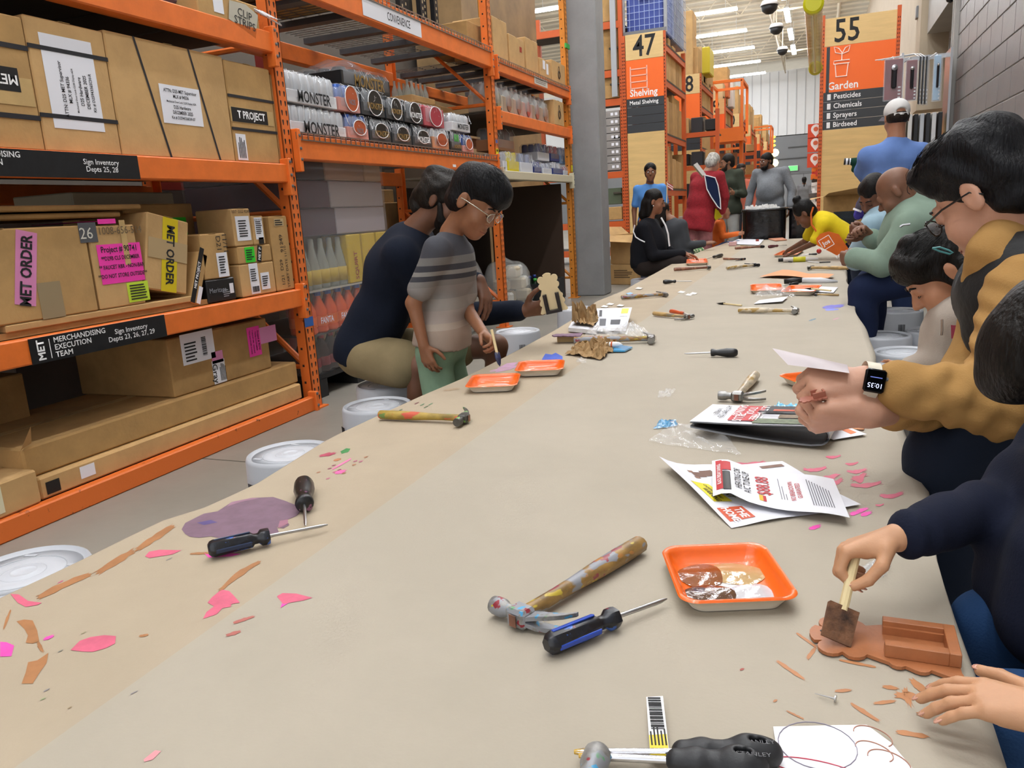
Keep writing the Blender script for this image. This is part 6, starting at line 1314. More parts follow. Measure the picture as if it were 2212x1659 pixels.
# ---- boy painting, standing at the rack edge of the table
Yb = 2.60
J = dict(pel=Q(955, 748, Yb), neck=Q(975, 500, Yb+.02), head=Q(1026, 436, Yb+.01), hf=(.80, -.10, -.60), hu=(.58, .0, .80), shR=Q(945, 540, Yb-.12), shL=Q(995, 545, Yb+.13), elR=Q(893, 655, Yb-.15), wrR=Q(915, 745, Yb-.16), elL=Q(1008, 668, Yb+.08), wrL=Q(1043, 718, Yb-.12), hipR=Q(938, 775, Yb-.06), hipL=Q(965, 770, Yb+.08))
J['knR'] = J['hipR']*A3((1, 1, 0))+A3((.02, 0, .33)); J['knL'] = J['hipL']*A3((1, 1, 0))+A3((.03, 0, .33)); J['anR'] = J['knR']*A3((1, 1, 0))+A3((-.03, 0, .06)); J['anL'] = J['knL']*A3((1, 1, 0))+A3((-.03, 0, .06)); J['ftR'] = J['ftL'] = (1, -.1, 0)
zb = lambda y: float(PY(960, y, Yb)[2])
sm = band_mat([(zb(850), '#9b8a7c'), (zb(705), '#a89a8c'), (zb(690), '#9c9088'), (zb(665), '#928b84'), (zb(640), '#827d79'), (zb(613), '#77736f'), (zb(601), '#77736f'), (zb(600.5), '#35353b'), (zb(589), '#35353b'), (zb(588.5), '#807d78'), (zb(580), '#807d78'), (zb(579.5), '#35353b'), (zb(569), '#35353b'), (zb(568.5), '#6f6d6a'), (zb(553), '#706d6b'), (zb(552.5), '#42434a'), (zb(400), '#42434a')][:17], bump=(300., .15), noise=.0)
def boyhair(S, HP, hs, A):
    S.ell(HP(0, .020, .085), A3((.078, .088, .055))*hs, A, .03); S.ell(HP(0, .085, .060), A3((.062, .035, .036))*hs, A, .02)
boy = person('boy in grey striped shirt and green shorts painting with a brush', clean(J), s=.70, sk='#8d5f43', hair='short', hairc='#0d0d10', topm=sm, bot='#7f9a80', sleeve=.46, off=.018, h=.007, hand_h=.005, hh=.005, shorts=1.05, glasses='#c9c4b4', hL=dict(f=(.75, -.45, -.45), t=(-.1, -.6, .8), d=(.6, .35, .75), L=.135, curl=(.75, .9, .5), thumb=[(.6, .6, -.6), (.2, .9, -.5), (0, .9, -.5)]), hR=dict(f=(.22, .0, -.97), t=(.95, -.1, .1), d=(-.1, -1, .1), L=.135, curl=(.35, .55, .35)), hairfn=boyhair, shoes='#333', hem=-.045, seed=3, head_s=.97, nose=.7)
strands(boy, 260, 1, hairm('#0b0b0e'), L=.06)
# his paint brush
b0 = Vector(Q(1080, 792, Yb-.20)); b1 = Vector(Q(1062, 712, Yb-.16)); d = (b1-b0).normalized(); t = thing('foam_brush', 'foam brush loaded with dark blue paint held by the boy', 'brush', b0)
MB().tube([d*.035, (b1-b0)], .0052, 8).build('stick', STICK, t); MB().lathe([(0, 0), (.006, .01), (.011, .03), (.010, .05), (.004, .054)], 12, frame((0, 0, 0), d.orthogonal(), d.cross(d.orthogonal())) , sy=.5).build('foam_head', mat('#14131c', .4, noise=(40., .4), col2='#2f3560'), t, True)
# ---- man in navy sitting behind the boy
Ym = 2.90
J = dict(pel=Q(792, 752, Ym), neck=Q(895, 500, Ym+.02), head=Q(957, 432, Ym+.03), hf=(.88, .0, -.42), hu=(.42, 0, .9), shR=Q(868, 552, Ym-.15), shL=Q(905, 520, Ym+.19), elR=Q(940, 672, Ym-.02), wrR=Q(1034, 606, Ym-.12), elL=Q(1000, 680, Ym+.20), wrL=Q(1130, 672, Ym+.10), hipR=Q(800, 775, Ym-.12), hipL=Q(810, 760, Ym+.10), knR=Q(905, 792, Ym-.15), knL=Q(1072, 748, Ym+.25))
for q in 'LR': J['an'+q] = A3((J['kn'+q][0]-.06, J['kn'+q][1], .08))
J['ftR'] = J['ftL'] = (1, 0, 0)
def curly(S, HP, hs, A):
    S.ell(HP(0, -.055, .03), A3((.088, .078, .095))*hs, A, .02); S.ell(HP(0, -.105, -.05), A3((.05, .04, .055))*hs, A, .02)
man1 = person('man in navy sweatshirt and khaki shorts seated behind the boy', clean(J), s=.98, sk='#6f4a36', hair='short', hairc='#241f1b', top='#141a28', bot='#877859', sleeve=1.0, off=.030, h=.010, hand_h=.0065, hh=.008, shorts=.66, beard='#1f1b18', hairfn=curly, hR=dict(f=(.45, -.35, -.80), t=(-.1, -1, .0), d=(.75, -.3, .5), L=.19, curl=(.45, .35, .2), spread=.1), hL=dict(f=(.94, .1, .15), t=(.1, -.6, .8), d=(.1, .3, -.95), L=.19, curl=(.4, .5, .3), spread=.09), seed=4, hairwarp=waves(.006, 70., 5, 8), fat=.0, tk=.12)
# wooden bear kit he holds
WOODL = mat('#e6d2a4', .6, noise=(4., .06)); PBLK = mat('#1a1a1c', .35)
def bear_outline(k=1.):
    """bear silhouette: head with two ears, arms, tummy, feet (x along the body, y across)"""
    pts = []
    def arc(cx, cy, r, a0, a1, n=7): pts.extend([((cx+r*math.cos(math.radians(a0+(a1-a0)*i/(n-1))))*k, (cy+r*math.sin(math.radians(a0+(a1-a0)*i/(n-1))))*k) for i in range(n)])
    arc(.100, .060, .014, -30, 60, 4)                      # foot
    arc(.060, .052, .014, 20, 120, 5); arc(.030, .048, .013, 40, 160, 5)  # paw
    arc(-.030, .034, .020, 20, 110, 5); arc(-.062, .034, .019, 30, 230, 9); arc(-.060, 0, .034, 140, 220, 6); arc(-.062, -.034, .019, 130, 330, 9); arc(-.030, -.034, .020, 250, 340, 5)
    arc(.030, -.048, .013, 200, 320, 5); arc(.060, -.052, .014, 240, 340, 5); arc(.100, -.060, .014, -60, 30, 4)
    return pts
def bear_kit(label, M, m, mf, name='wooden_bear'):
    t = thing(name, label, 'wooden bear', M=M); MB().prism(bear_outline(), 0, .005).build('bear_board', m, t)
    for q in (-1, 1): MB().box((.055, q*.034, .015), (.085, .015, .020), b=.001).build('frame_rail', mf, t); MB().box((.055, q*.0245, .011), (.085, .005, .012)).build('frame_ledge', mf, t)
    MB().box((.105, 0, .015), (.016, .083, .020), b=.001).build('frame_rail', mf, t); return t
c = Vector(Q(1188, 628, Ym+.08)); d = (Vector(Q(1175, 600, Ym+.10))-c)
bear_kit('unpainted wooden bear with black painted frame held by the man in navy', frame(c, (.12, .15, -.95), (.95, .25, .15)) @ Matrix.Diagonal((.8, .8, .9, 1)), WOODL, PBLK)
# ---- woman in black seated by the table
Yw = 7.5
J = dict(pel=Q(1392, 568, Yw), neck=Q(1400, 474, Yw), head=Q(1414, 436, Yw), hf=(.97, .12, -.18), hu=(.15, 0, 1), shR=Q(1390, 492, Yw-.17), shL=Q(1410, 486, Yw+.17), elR=Q(1412, 552, Yw-.18), wrR=A3(PZ(1478, 548, .60)), elL=Q(1440, 540, Yw+.2), wrL=Q(1474, 556, Yw+.25), hipR=Q(1395, 578, Yw-.1), hipL=Q(1400, 575, Yw+.1), knR=Q(1468, 566, Yw-.1), knL=Q(1470, 562, Yw+.12))
for q in 'LR': J['an'+q] = A3((J['kn'+q][0]+.02, J['kn'+q][1], .08))
J['ftR'] = J['ftL'] = (1, 0, 0)
w1 = person('woman in a black track jacket with white piping seated by the table', clean(J), s=.94, sk='#94644a', hair='long', hairc='#15110f', top='#15161c', bot='#2d2624', off=.024, h=.011, hand_h=.009, fat=.04, hR=dict(f=(.9, .35, -.25), t=(.2, -.9, .1), d=(.2, 0, 1), curl=(.35, .4, .2), spread=.16), seed=6)
b = Vector(w1.root.location)
pip = [Vector(Q(x, y, Yw-.32))-b for x, y in ((1371, 486), (1368, 500), (1373, 512), (1382, 518), (1393, 523))]; MB().tube(pip, .006, 5).build('white_piping', WHITE, w1.root); MB().tube([Vector(Q(x, y, Yw-.16))-b for x, y in ((1428, 470), (1438, 488), (1443, 505), (1446, 532))], .008, 5).build('white_zip', WHITE, w1.root)
MB().lathe([(0, -.006), (.008, 0), (0, .006)], 8, tr(*(w1.HP(.086, .0, -.04)-A3(b)))).build('earring', WHITE, w1.root, True)
# ---- boy in blue with apron
p = Q(1405, 480, 10.); J = pose(p[0], 10., -1.35, 1.56); J['head'] = Q(1405, 373, 9.96)
bb = person('boy in blue shirt and orange apron standing behind the woman in black', clean(J), s=.86, sk='#7d5138', hair='short', hairc='#0f0e0f', top='#5a8fd0', bot='#3c4250', sleeve=.45, h=.013, eyes='open', seed=7, head_s=.92)
ap = MB(); b = Vector(bb.root.location); f = Vector(J['_f']); r = Vector(J['_r'])
def apron(R, J, m, w=.17, z0=-.42, z1=.24, dist=.20, k=1.):
    b = Vector(R.root.location); f = Vector(J['_f']); r = Vector(J['_r']); P_ = Vector(J['pel']); N_ = Vector(J['neck']); up = (N_-P_).normalized()
    o = MB().grid(lambda u, v: tuple(P_-b+r*((u-.5)*2*w*(1 if v < .6 else 1-(v-.6)))*k+up*(z0+(z1-z0)*v)*k+f*(dist*k*math.cos((u-.5)*1.9))), 10, 12).build('apron', m, R.root, True)
    sd = o.modifiers.new('thick', 'SOLIDIFY'); sd.thickness = .004; return o
AP = mat('#dd6a1e', .8, noise=(8., .1), bump=(200., .1)); apron(bb, J, AP, k=.9)
# ---- woman in red with a cross-body bag, seen from behind
Yr = 10.3; p = Q(1512, 505, Yr); J = pose(p[0], Yr, 1.15, 1.66, lean=.28, head_down=.25)
J['pel'] = Q(1510, 470, Yr); J['neck'] = Q(1528, 372, Yr+.1); J['head'] = Q(1541, 352, Yr+.14); r = J['_r']
J['shL'] = J['neck']-r*.17-A3((0, 0, .06)); J['shR'] = J['neck']+r*.17-A3((0, 0, .06)); J['elR'] = J['shR']+A3((.06, .05, -.25)); J['wrR'] = Q(1560, 458, Yr+.25); J['elL'] = J['shL']+A3((-.05, .08, -.26)); J['wrL'] = J['elL']+A3((.12, .2, -.05))
for q, sg in (('L', -1), ('R', 1)): J['hip'+q] = J['pel']+r*sg*.09-A3((0, 0, .04)); J['kn'+q] = A3((J['hip'+q][0], Yr, .47)); J['an'+q] = A3((J['hip'+q][0]-.02, Yr, .08))
rw = person('grey-haired woman in a red jumper and pink trousers seen from behind', clean(J), s=.98, sk='#c69a80', hair='grey', hairc='#b9b6ae', topm=mat('#96202a', .95, noise=(40., .2), bump=(120., .5)), botm=mat('#a96e70', .9, noise=(30., .15), bump=(150., .2)), off=.040, h=.012, fat=.04, hem=.12, seed=8, hairfn=lambda S, HP, hs, A: S.ell(HP(0, -.06, -.02), A3((.085, .07, .085))*hs, A, .02))
t = thing('shoulder_bag', 'navy cross-body sling bag with white trim worn by the woman in red', 'bag', tuple(Q(1545, 420, Yr-.2))); b = Vector(t.location); pts = [(1522, 378), (1545, 384), (1551, 400), (1556, 430), (1557, 452), (1550, 446), (1536, 425), (1527, 408)]
front = [Vector(Q(x, y, Yr-.20))-b for x, y in pts]; bk = [Vector(Q(x, y, Yr-.08))-b for x, y in pts]; n = len(pts); MB().add(front+bk, [tuple(range(n)), tuple(range(n, 2*n))[::-1]]+[(i, n+i, n+(i+1) % n, (i+1) % n) for i in range(n)]).build('bag_body', cloth('#1c2747'), t)
MB().tube([p_+Vector((0, -.005, 0)) for p_ in front]+[front[0]], .007, 5).build('trim', WHITE, t); MB().add([Vector(Q(x, y, Yr-.19))-b for x, y in ((1498, 356), (1506, 351), (1525, 376), (1518, 380))], [(0, 1, 2, 3)]).build('strap', mat('#d6d2cc', .7), t); MB().add([Vector(Q(x, y, Yr-.185))-b for x, y in ((1496, 359), (1499, 356), (1520, 381), (1518, 385))], [(0, 1, 2, 3)]).build('strap_edge', mat('#7a6a50', .7), t)
t = tag(MB().add([Vector(Q(x, y, Yr-.1)) for x, y in ((1545, 450), (1552, 455), (1560, 468), (1546, 476), (1543, 470))]+[Vector(Q(x, y, Yr+.0)) for x, y in ((1545, 450), (1552, 455), (1560, 468), (1546, 476), (1543, 470))], [(0, 1, 2, 3, 4), (9, 8, 7, 6, 5)]+[(i, 5+i, 5+(i+1) % 5, (i+1) % 5) for i in range(5)]).build('yellow_pouch', cloth('#b5a51e')), 'mustard yellow cloth pouch hanging at the hip of the woman in red', 'pouch')
# ---- man in olive
J = pose(float(Q(1574, 420, 12.)[0]), 12.0, -2.1, 1.76); J['head'] = Q(1571, 352, 11.98); J['hf'] = A3((-.9, -.35, -.1)); J['wrR'] = J['elR']+J['_f']*.2+A3((0, 0, .02)); J['wrL'] = J['elL']+J['_f']*.2+A3((0, 0, .02))
om = person('man in an olive zip jacket standing behind the woman in red', clean(J), s=1., sk='#8c6148', hair='short', hairc='#1c1814', top='#41473c', bot='#a9aaa6', off=.03, h=.014, beard='#2a221d', seed=9, hem=.05)
# ---- person in coral
J = pose(float(Q(1604, 420, 13.6)[0]), 13.6, -1.2, 1.62); J['head'] = Q(1601, 369, 13.55)
cj = person('person in a coral and teal jacket behind the man in olive', clean(J), s=.94, sk='#7a5440', hair='short', hairc='#1c1511', top='#c9705c', bot='#3a3a42', off=.035, h=.015, seed=10); b = Vector(cj.root.location)
MB().add([Vector(Q(x, y, 13.35))-b for x, y in ((1592, 420), (1601, 398), (1605, 402), (1604, 420), (1597, 436), (1590, 432))], [(0, 1, 2, 3, 4, 5)]).build('teal_panel', cloth('#4fa5a8'), cj.root)
# ---- man in grey
J = pose(float(Q(1664, 420, 12.4)[0]), 12.4, -1.85, 1.76); J['head'] = Q(1655, 349, 12.36); J['hf'] = A3((-.62, -.75, -.05))
for q, sg in (('L', -1), ('R', 1)): J['sh'+q] = J['sh'+q]+J['_r']*sg*.03; J['el'+q] = J['el'+q]+J['_r']*sg*.09; J['wr'+q] = J['el'+q]+J['_f']*.10-A3((0, 0, .23))
gm = person('bearded man in a heather grey jumper standing behind the bins', clean(J), s=1.02, sk='#6d4733', hair='short', hairc='#0f0d0c', topm=mat('#7f8389', .92, noise=(60., .15), bump=(200., .2)), bot='#1b1b20', off=.032, h=.013, beard='#15110f', eyes='open', fat=.05, sleeve=.97, seed=11, hem=.05, tk=.06)
# ---- far shopper
J = pose(float(Q(1737, 400, 28.)[0]), 28., 1.6, 1.68); fs = person('distant shopper in grey with a long dark ponytail walking away', clean(J), s=.98, sk='#8a6048', hair='pony', hairc='#141110', top='#86888c', bot='#33343a', h=.022, face=False, seed=12)
# ---- child in yellow leaning over the table
Yc = 7.3
J = dict(pel=Q(1830, 512, Yc), neck=Q(1762, 468, Yc), head=Q(1738, 462, Yc-.0), hf=(-.72, .05, -.70), hu=(-.62, 0, .78), shL=Q(1778, 486, Yc-.11), shR=Q(1768, 470, Yc+.12), elL=Q(1758, 525, Yc-.13), wrL=A3(PZ(1712, 546, .575)), elR=Q(1740, 520, Yc+.15), wrR=A3(PZ(1702, 541, .58)), hipL=Q(1838, 530, Yc-.06), hipR=Q(1838, 520, Yc+.08))
for q in 'LR': J['kn'+q] = A3((J['hip'+q][0]+.02, J['hip'+q][1], .33)); J['an'+q] = A3((J['hip'+q][0]+.04, J['hip'+q][1], .07)); J['ft'+q] = A3((-1, 0, 0))
J['_f'] = A3((-.75, 0, -.65)); J['_r'] = A3((0, 1, 0))
yc = person('child in yellow shirt with a hair bun leaning over the table', clean(J), s=.68, sk='#6e4733', hair='bun', hairc='#12100f', top='#d9c022', bot='#1a2133', sleeve=.5, h=.009, hand_h=.008, off=.022, seed=13, head_s=.90)
b = Vector(yc.root.location); pts = [(1772, 505), (1790, 500), (1812, 506), (1838, 545), (1822, 562), (1815, 556), (1795, 545), (1765, 530), (1763, 515)]; F = [Vector(Q(x, y, Yc-.24+.05*((x-1760)/80)))-b for x, y in pts]; Bk = [p_+Vector((0, .012, .0)) for p_ in F]; n = len(F)
ao = MB().add(F+Bk, [tuple(range(n)), tuple(range(n, 2*n))[::-1]]+[(i, n+i, n+(i+1) % n, (i+1) % n) for i in range(n)]).build('apron', AP, yc.root)
MB().tube([Vector(Q(x, y, Yc-.15))-b for x, y in ((1757, 447), (1752, 462), (1753, 485), (1768, 506))], .008, 5).build('apron_strap', AP, ao)
Fl = lambda x, y: frame(Vector(Q(x, y, Yc-.275))-b, Vector(Q(x+10, y-6, Yc-.275))-Vector(Q(x, y, Yc-.275)), Vector(Q(x, y-10, Yc-.275))-Vector(Q(x, y, Yc-.275)))
sq = MB(); F0 = Fl(1785, 524)
for a_, c_ in (((-.045, -.045), (.045, -.045)), ((.045, -.045), (.045, .045)), ((.045, .045), (-.045, .045)), ((-.045, .045), (-.045, -.02))): sq.tube([F0 @ Vector((a_[0], a_[1], 0)), F0 @ Vector((c_[0], c_[1], 0))], .003, 4)
sq.build('logo_square', WINK, ao); text(ao, 'Jos', F0, .05, WINK, bold=.02); text(ao, 'reate', Fl(1818, 548), .05, WINK, bold=.02)
# ---- man in blue sweatshirt with a white cap
Yk = 6.3; J = pose(float(Q(1932, 380, Yk)[0]), Yk, 1.9, 1.70); J['head'] = Q(1936, 256, Yk+.02); J['neck'] = Q(1936, 296, Yk); J['hf'] = A3((-.25, .95, -.12))
r = J['_r']; J['shR'] = J['neck']+r*.185-A3((0, 0, .125)); J['shL'] = J['neck']-r*.185-A3((0, 0, .125)); J['elL'] = Q(1866, 368, Yk+.05); J['wrL'] = Q(1880, 400, Yk+.25)
ck = person('man in a blue sweatshirt and white cap seen from behind', clean(J), s=1.02, sk='#a8755a', hair='none', hairc='#2a211b', top='#6480b8', bot='#24304e', off=.035, h=.012, seed=14, fat=.02)
HPc = ck.HP; S = Solid().ell(HPc(0, -.012, .050), A3((.086, .106, .088))*ck.hs, ck.A, .01); S.cut(HPc(0, 0, .020), -ck.A[2]+ck.A[1]*.12); solid_obj('hair', Solid().ell(HPc(0, -.030, .005), A3((.079, .083, .060))*ck.hs, ck.A, .02).cut(HPc(0, .01, 0), ck.A[1]).cut(HPc(0, 0, .03), ck.A[2]), .008, hairm('#2a211b'), ck.root); S.ell(HPc(0, -.125, .030), A3((.045, .04, .022))*ck.hs, ck.A, .004, True)
t = thing('baseball_cap', 'white baseball cap on the man in blue', 'cap', tuple(HPc(0, 0, .03))); solid_obj('crown_cloth', S, .006, mat('#d4d2cf', .8, bump=(200., .15)), t); b = Vector(t.location)
MB().add([Vector(HPc(x, -.118+.02*abs(x)/.05, .018))-b for x in (-.05, 0, .05)]+[Vector(HPc(x, -.116+.02*abs(x)/.05, .002))-b for x in (.05, 0, -.05)], [(0, 1, 2, 3, 4, 5)]).build('rear_strap', mat('#dad8d5', .7), t); MB().grid(lambda u, v: tuple(Vector(HPc((u-.5)*.16, .08+.08*v-.05*abs(u-.5), .03-.012*v))-b), 8, 4).build('peak', mat('#d0cecb', .8), t, True)
# green sleeve with striped cuff beyond him, and a person in purple
t = thing('green_toy', 'dark green plush roll with a black and white striped end beside the man in blue', 'toy', tuple(Q(1850, 352, Yk+.12))); b = Vector(t.location); G = lambda x, y: Vector(Q(x, y, Yk+.12))-b
for i, m_ in enumerate((BLACK, WHITE, BLACK, WHITE)): MB().tube([G(1823+i*4, 349), G(1827+i*4, 349)], .024, 14).build('stripe_band', m_, t)
solid_obj('plush_body', Solid().cap(Q(1840, 349, Yk+.12), Q(1862, 352, Yk+.12), .026, .045, .02).cap(Q(1846, 366, Yk+.12), Q(1864, 362, Yk+.12), .024, .03, .02), .008, cloth('#16392c'), t)
t = thing('purple_jacket', 'purple and grey jacket draped over the arm of the man in blue', 'jacket', tuple(Q(1880, 420, Yk-.12))); solid_obj('jacket_cloth', Solid().cap(Q(1890, 388, Yk-.1), Q(1872, 440, Yk-.14), .05, .06, .03).cap(Q(1872, 440, Yk-.14), Q(1852, 466, Yk-.16), .06, .03, .03).cap(Q(1880, 440, Yk-.1), Q(1885, 520, Yk-.1), .06, .07, .03), .009, cloth('#4a45a2'), t, waves(.006, 40., 4)); solid_obj('grey_sleeve', Solid().cap(Q(1876, 408, Yk-.20), Q(1856, 450, Yk-.22), .036, .028, .02), .009, cloth('#4a4650'), t, waves(.004, 40., 5)); MB().tube([Vector(Q(1853, 452, Yk-.22))-Vector(t.location), Vector(Q(1851, 456, Yk-.22))-Vector(t.location)], .03, 10).build('cuff', WHITE, t)
# ---- light blue hoodie man
Yl = 5.1
J = dict(pel=Q(1945, 560, Yl), neck=Q(1900, 462, Yl), head=Q(1888, 424, Yl), hf=(-.55, -.62, -.55), hu=(-.3, -.35, .88), shL=Q(1885, 488, Yl-.17), shR=Q(1905, 480, Yl+.17), elL=Q(1850, 560, Yl-.18), wrL=Q(1872, 505, Yl-.30), elR=Q(1856, 545, Yl+.2), wrR=Q(1862, 520, Yl+.15), hipL=Q(1945, 575, Yl-.09), hipR=Q(1945, 570, Yl+.09), knL=Q(1868, 585, Yl-.1), knR=Q(1868, 580, Yl+.12))
for q in 'LR': J['an'+q] = A3((J['kn'+q][0], J['kn'+q][1], .08)); J['ft'+q] = A3((-1, 0, 0))
lb = person('bearded man in a light blue hoodie bent beside the bald man', clean(J), s=.98, sk='#6d4632', hair='short', hairc='#15110f', top='#93adba', bot='#2b3444', off=.032, h=.010, hand_h=.009, beard='#1a1512', hood=True, hL=dict(curl=(1.2, 1.5, .9), f=(-.7, .2, .2), t=(0, -.3, 1), d=(-.3, -1, 0), thumb=[(.5, .7, -.6), (.0, .9, -.6), (-.3, .8, -.5)]), hR=dict(curl=(1.2, 1.5, .9), f=(-.7, -.3, .1), t=(0, .2, 1), d=(-.4, .9, 0)), seed=16)
# ---- bald man in sage hoodie
Ys = 4.35
J = dict(pel=Q(2030, 560, Ys), neck=Q(1968, 452, Ys), head=Q(1938, 415, Ys), hf=(-.80, .18, -.55), hu=(-.5, .1, .86), shL=Q(1965, 490, Ys-.18), shR=Q(1985, 470, Ys+.18), elL=Q(1905, 570, Ys-.20), wrL=Q(1842, 556, Ys-.12), elR=Q(1925, 545, Ys+.2), wrR=Q(1880, 512, Ys+.12), hipL=Q(2030, 585, Ys-.1), hipR=Q(2030, 580, Ys+.1), knL=Q(1868, 625, Ys-.14), knR=Q(1885, 610, Ys+.14))
for q in 'LR': J['an'+q] = A3((J['kn'+q][0]-.02, J['kn'+q][1], .08)); J['ft'+q] = A3((-1, 0, 0))
bd = person('bald man in a sage green hoodie seated with his elbow on the table', clean(J), s=1.02, sk='#7a5440', hair='none', top='#7c8f80', bot='#1a2440', off=.036, h=.009, hand_h=.008, hood=True, fat=.03, hL=dict(f=(-.5, .8, -.1), t=(0, 0, 1), d=(-.8, -.5, 0), curl=(1.2, 1.4, .8), thumb=[(.5, .7, -.5), (.1, .9, -.5), (-.2, .9, -.4)]), hR=dict(curl=(1.2, 1.4, .8)), seed=17, eyebrow=False)
# ---- girl in the cream hoodie
Yg = 2.30
J = dict(pel=Q(2080, 800, Yg), neck=Q(2082, 655, Yg), head=Q(2035, 592, Yg-.01), hf=(-.74, -.12, -.64), hu=(-.62, .0, .78), shL=Q(2070, 690, Yg-.10), shR=Q(2075, 675, Yg+.10), elL=Q(2045, 780, Yg-.10), wrL=Q(1965, 800, Yg-.02), elR=Q(2020, 780, Yg+.13), wrR=Q(1960, 800, Yg+.12), hipL=Q(2080, 825, Yg-.06), hipR=Q(2080, 820, Yg+.07), knL=Q(1985, 850, Yg-.08), knR=Q(1985, 845, Yg+.08))
for q in 'LR': J['an'+q] = A3((J['kn'+q][0]-.02, J['kn'+q][1], .10)); J['ft'+q] = A3((-1, 0, 0))
def girlhair(S, HP, hs, A):
    S.cap(HP(0, .02, .12), HP(0, .08, .085), .03*hs, .015*hs, .03); S.ell(HP(0, .045, .075), A3((.078, .055, .055))*hs, A, .02)
    for q in (-1, 1): S.cap(HP(q*.070, .01, .02), HP(q*.074, -.02, -.06), .020*hs, .024*hs, .02).cap(HP(q*.072, -.045, -.03), HP(q*.06, -.06, -.15), .035*hs, .03*hs, .03)
    for q in (-1, 1): S.ell(HP(q*.094, -.008, -.004), A3((.016, .026, .036))*hs, A, .01, True)
gl = person('young girl with a teal hair clip and cream hoodie looking down', clean(J), s=.60, sk='#c08a6a', hair='long', hairc='#14110f', top='#b3a89c', bot='#8f8a86', off=.030, h=.0065, hand_h=.006, hh=.005, hood=True, hairfn=girlhair, seed=18, head_s=.90)
strands(gl, 200, 7, hairm('#12100e'), L=.05, lift=.004)
# hair clips, pink tab
HPg = gl.HP; t = thing('hair_clip', 'teal snap hair clip in the hair of the girl', 'hair clip', tuple(Q(2036, 545, Yg-.115))); b = Vector(t.location); G = lambda x, y: Vector(Q(x, y, Yg-.113))-b
MB().tube([G(2014, 536), G(2030, 534), (G(2050, 541)), G(2058, 546), G(2052, 549), G(2030, 543), G(2014, 536)], .0024, 6, caps=False).build('clip_frame', mat('#4f8f92', .3), t)
t = thing('hair_clip', 'small silver hair clip at the parting of the girl', 'hair clip', tuple(Q(1950, 492, Yg-.10))); b = Vector(t.location); G = lambda x, y: Vector(Q(x, y, Yg-.10))-b; MB().tube([G(1944, 490), G(1950, 486), G(1966, 484)], .003, 5).build('clip_bar', STEEL, t)
b = Vector(gl.root.location); MB().add([Vector(Q(x, y, Yg-.165))-b for x, y in ((2054, 702), (2066, 703), (2066, 728), (2055, 732))], [(0, 1, 2, 3)]).build('pink_tab', cloth('#b04a5e'), gl.root); MB().tube([Vector(Q(x, y, Yg-.17))-b for x, y in ((2034, 690), (2034, 712), (2033, 724))], .004, 5).build('zip_pull', STEEL, gl.root)
# ---- man with glasses, tan hoodie and dark vest
Yv = 1.85
J = dict(pel=Q(2330, 880, Yv), neck=Q(2195, 560, Yv+.02), head=Q(2132, 420, Yv), hf=(-.66, .50, -.56), hu=(-.42, .25, .86), shL=Q(2225, 640, Yv-.20), shR=Q(2190, 600, Yv+.18), elL=Q(2165, 872, Yv-.32), wrL=Q(1872, 822, Yv-.36), elR=Q(2090, 850, Yv-.05), wrR=Q(1878, 893, Yv-.38), hipL=Q(2330, 950, Yv-.10), hipR=Q(2330, 930, Yv+.12), knL=Q(2042, 985, Yv-.20), knR=Q(2050, 960, Yv+.05))
for q in 'LR': J['an'+q] = A3((J['kn'+q][0]-.0, J['kn'+q][1], .09)); J['ft'+q] = A3((-1, 0, 0))
def manhair(S, HP, hs, A):
    S.ell(HP(0, .030, .092), A3((.080, .078, .046))*hs, A, .02); S.ell(HP(0, -.02, .09), A3((.080, .095, .050))*hs, A, .03)
fl_ = folds(waves(.0035, 24., 19), [(J['elL'], (J['wrL']-J['elL']), 150., .0042, .15), (J['elL']*.5+J['shL']*.5, (.35, .1, 1.), 140., .0045, .16), (J['wrL']*.45+J['elL']*.55, (J['wrL']-J['elL'])+A3((0, 0, .25)), 110., .0035, .12)])
gm2 = person('man with black glasses in a tan hoodie and dark puffer vest', clean(J), s=1.02, sk='#c3937a', hair='short', hairc='#0f0f13', top='#a8814c', bot='#1f2736', off=.034, h=.0065, hand_h=.005, hh=.0045, hood=True, glasses='#141416', hairfn=manhair, warp=fl_, hairwarp=waves(.004, 75., 21, 8), seed=19, nail=False, head_s=1.03, sleeve=.82, ao=.8, nose=.45, topfn=lambda T: T.cap(Q(2235, 420, Yv+.10), Q(2140, 545, Yv-.10), .050, .040, .03).cap(Q(2140, 545, Yv-.10), Q(2105, 600, Yv-.08), .040, .026, .03).cap(Q(2235, 420, Yv+.10), Q(2260, 480, Yv+.0), .06, .07, .03),
  hL=dict(f=(-.90, -.05, -.05), t=(.0, .75, .55), d=(-.25, -.85, .45), L=.185, curl=(.9, 1.1, .6), thumb=[(.5, .7, -.5), (.2, .9, -.4), (.1, .9, -.4)]), hR=dict(f=(-.92, -.10, -.12), t=(.1, .6, -.7), d=(.2, -.35, -.9), L=.185, curls=[(.9, 1.0, .5), (1.0, 1.0, .5), (1.1, .9, .5), (1.1, .8, .5)], spread=.07))
strands(gm2, 420, 5, hairm('#0b0b0f'), rng=((-.95, .95), (-.5, 1.)), L=.07, ell=((0, .015, .075), (.086, .102, .066)), flow=(.1, -1, .3), lift=.014)
b = Vector(gm2.root.location)
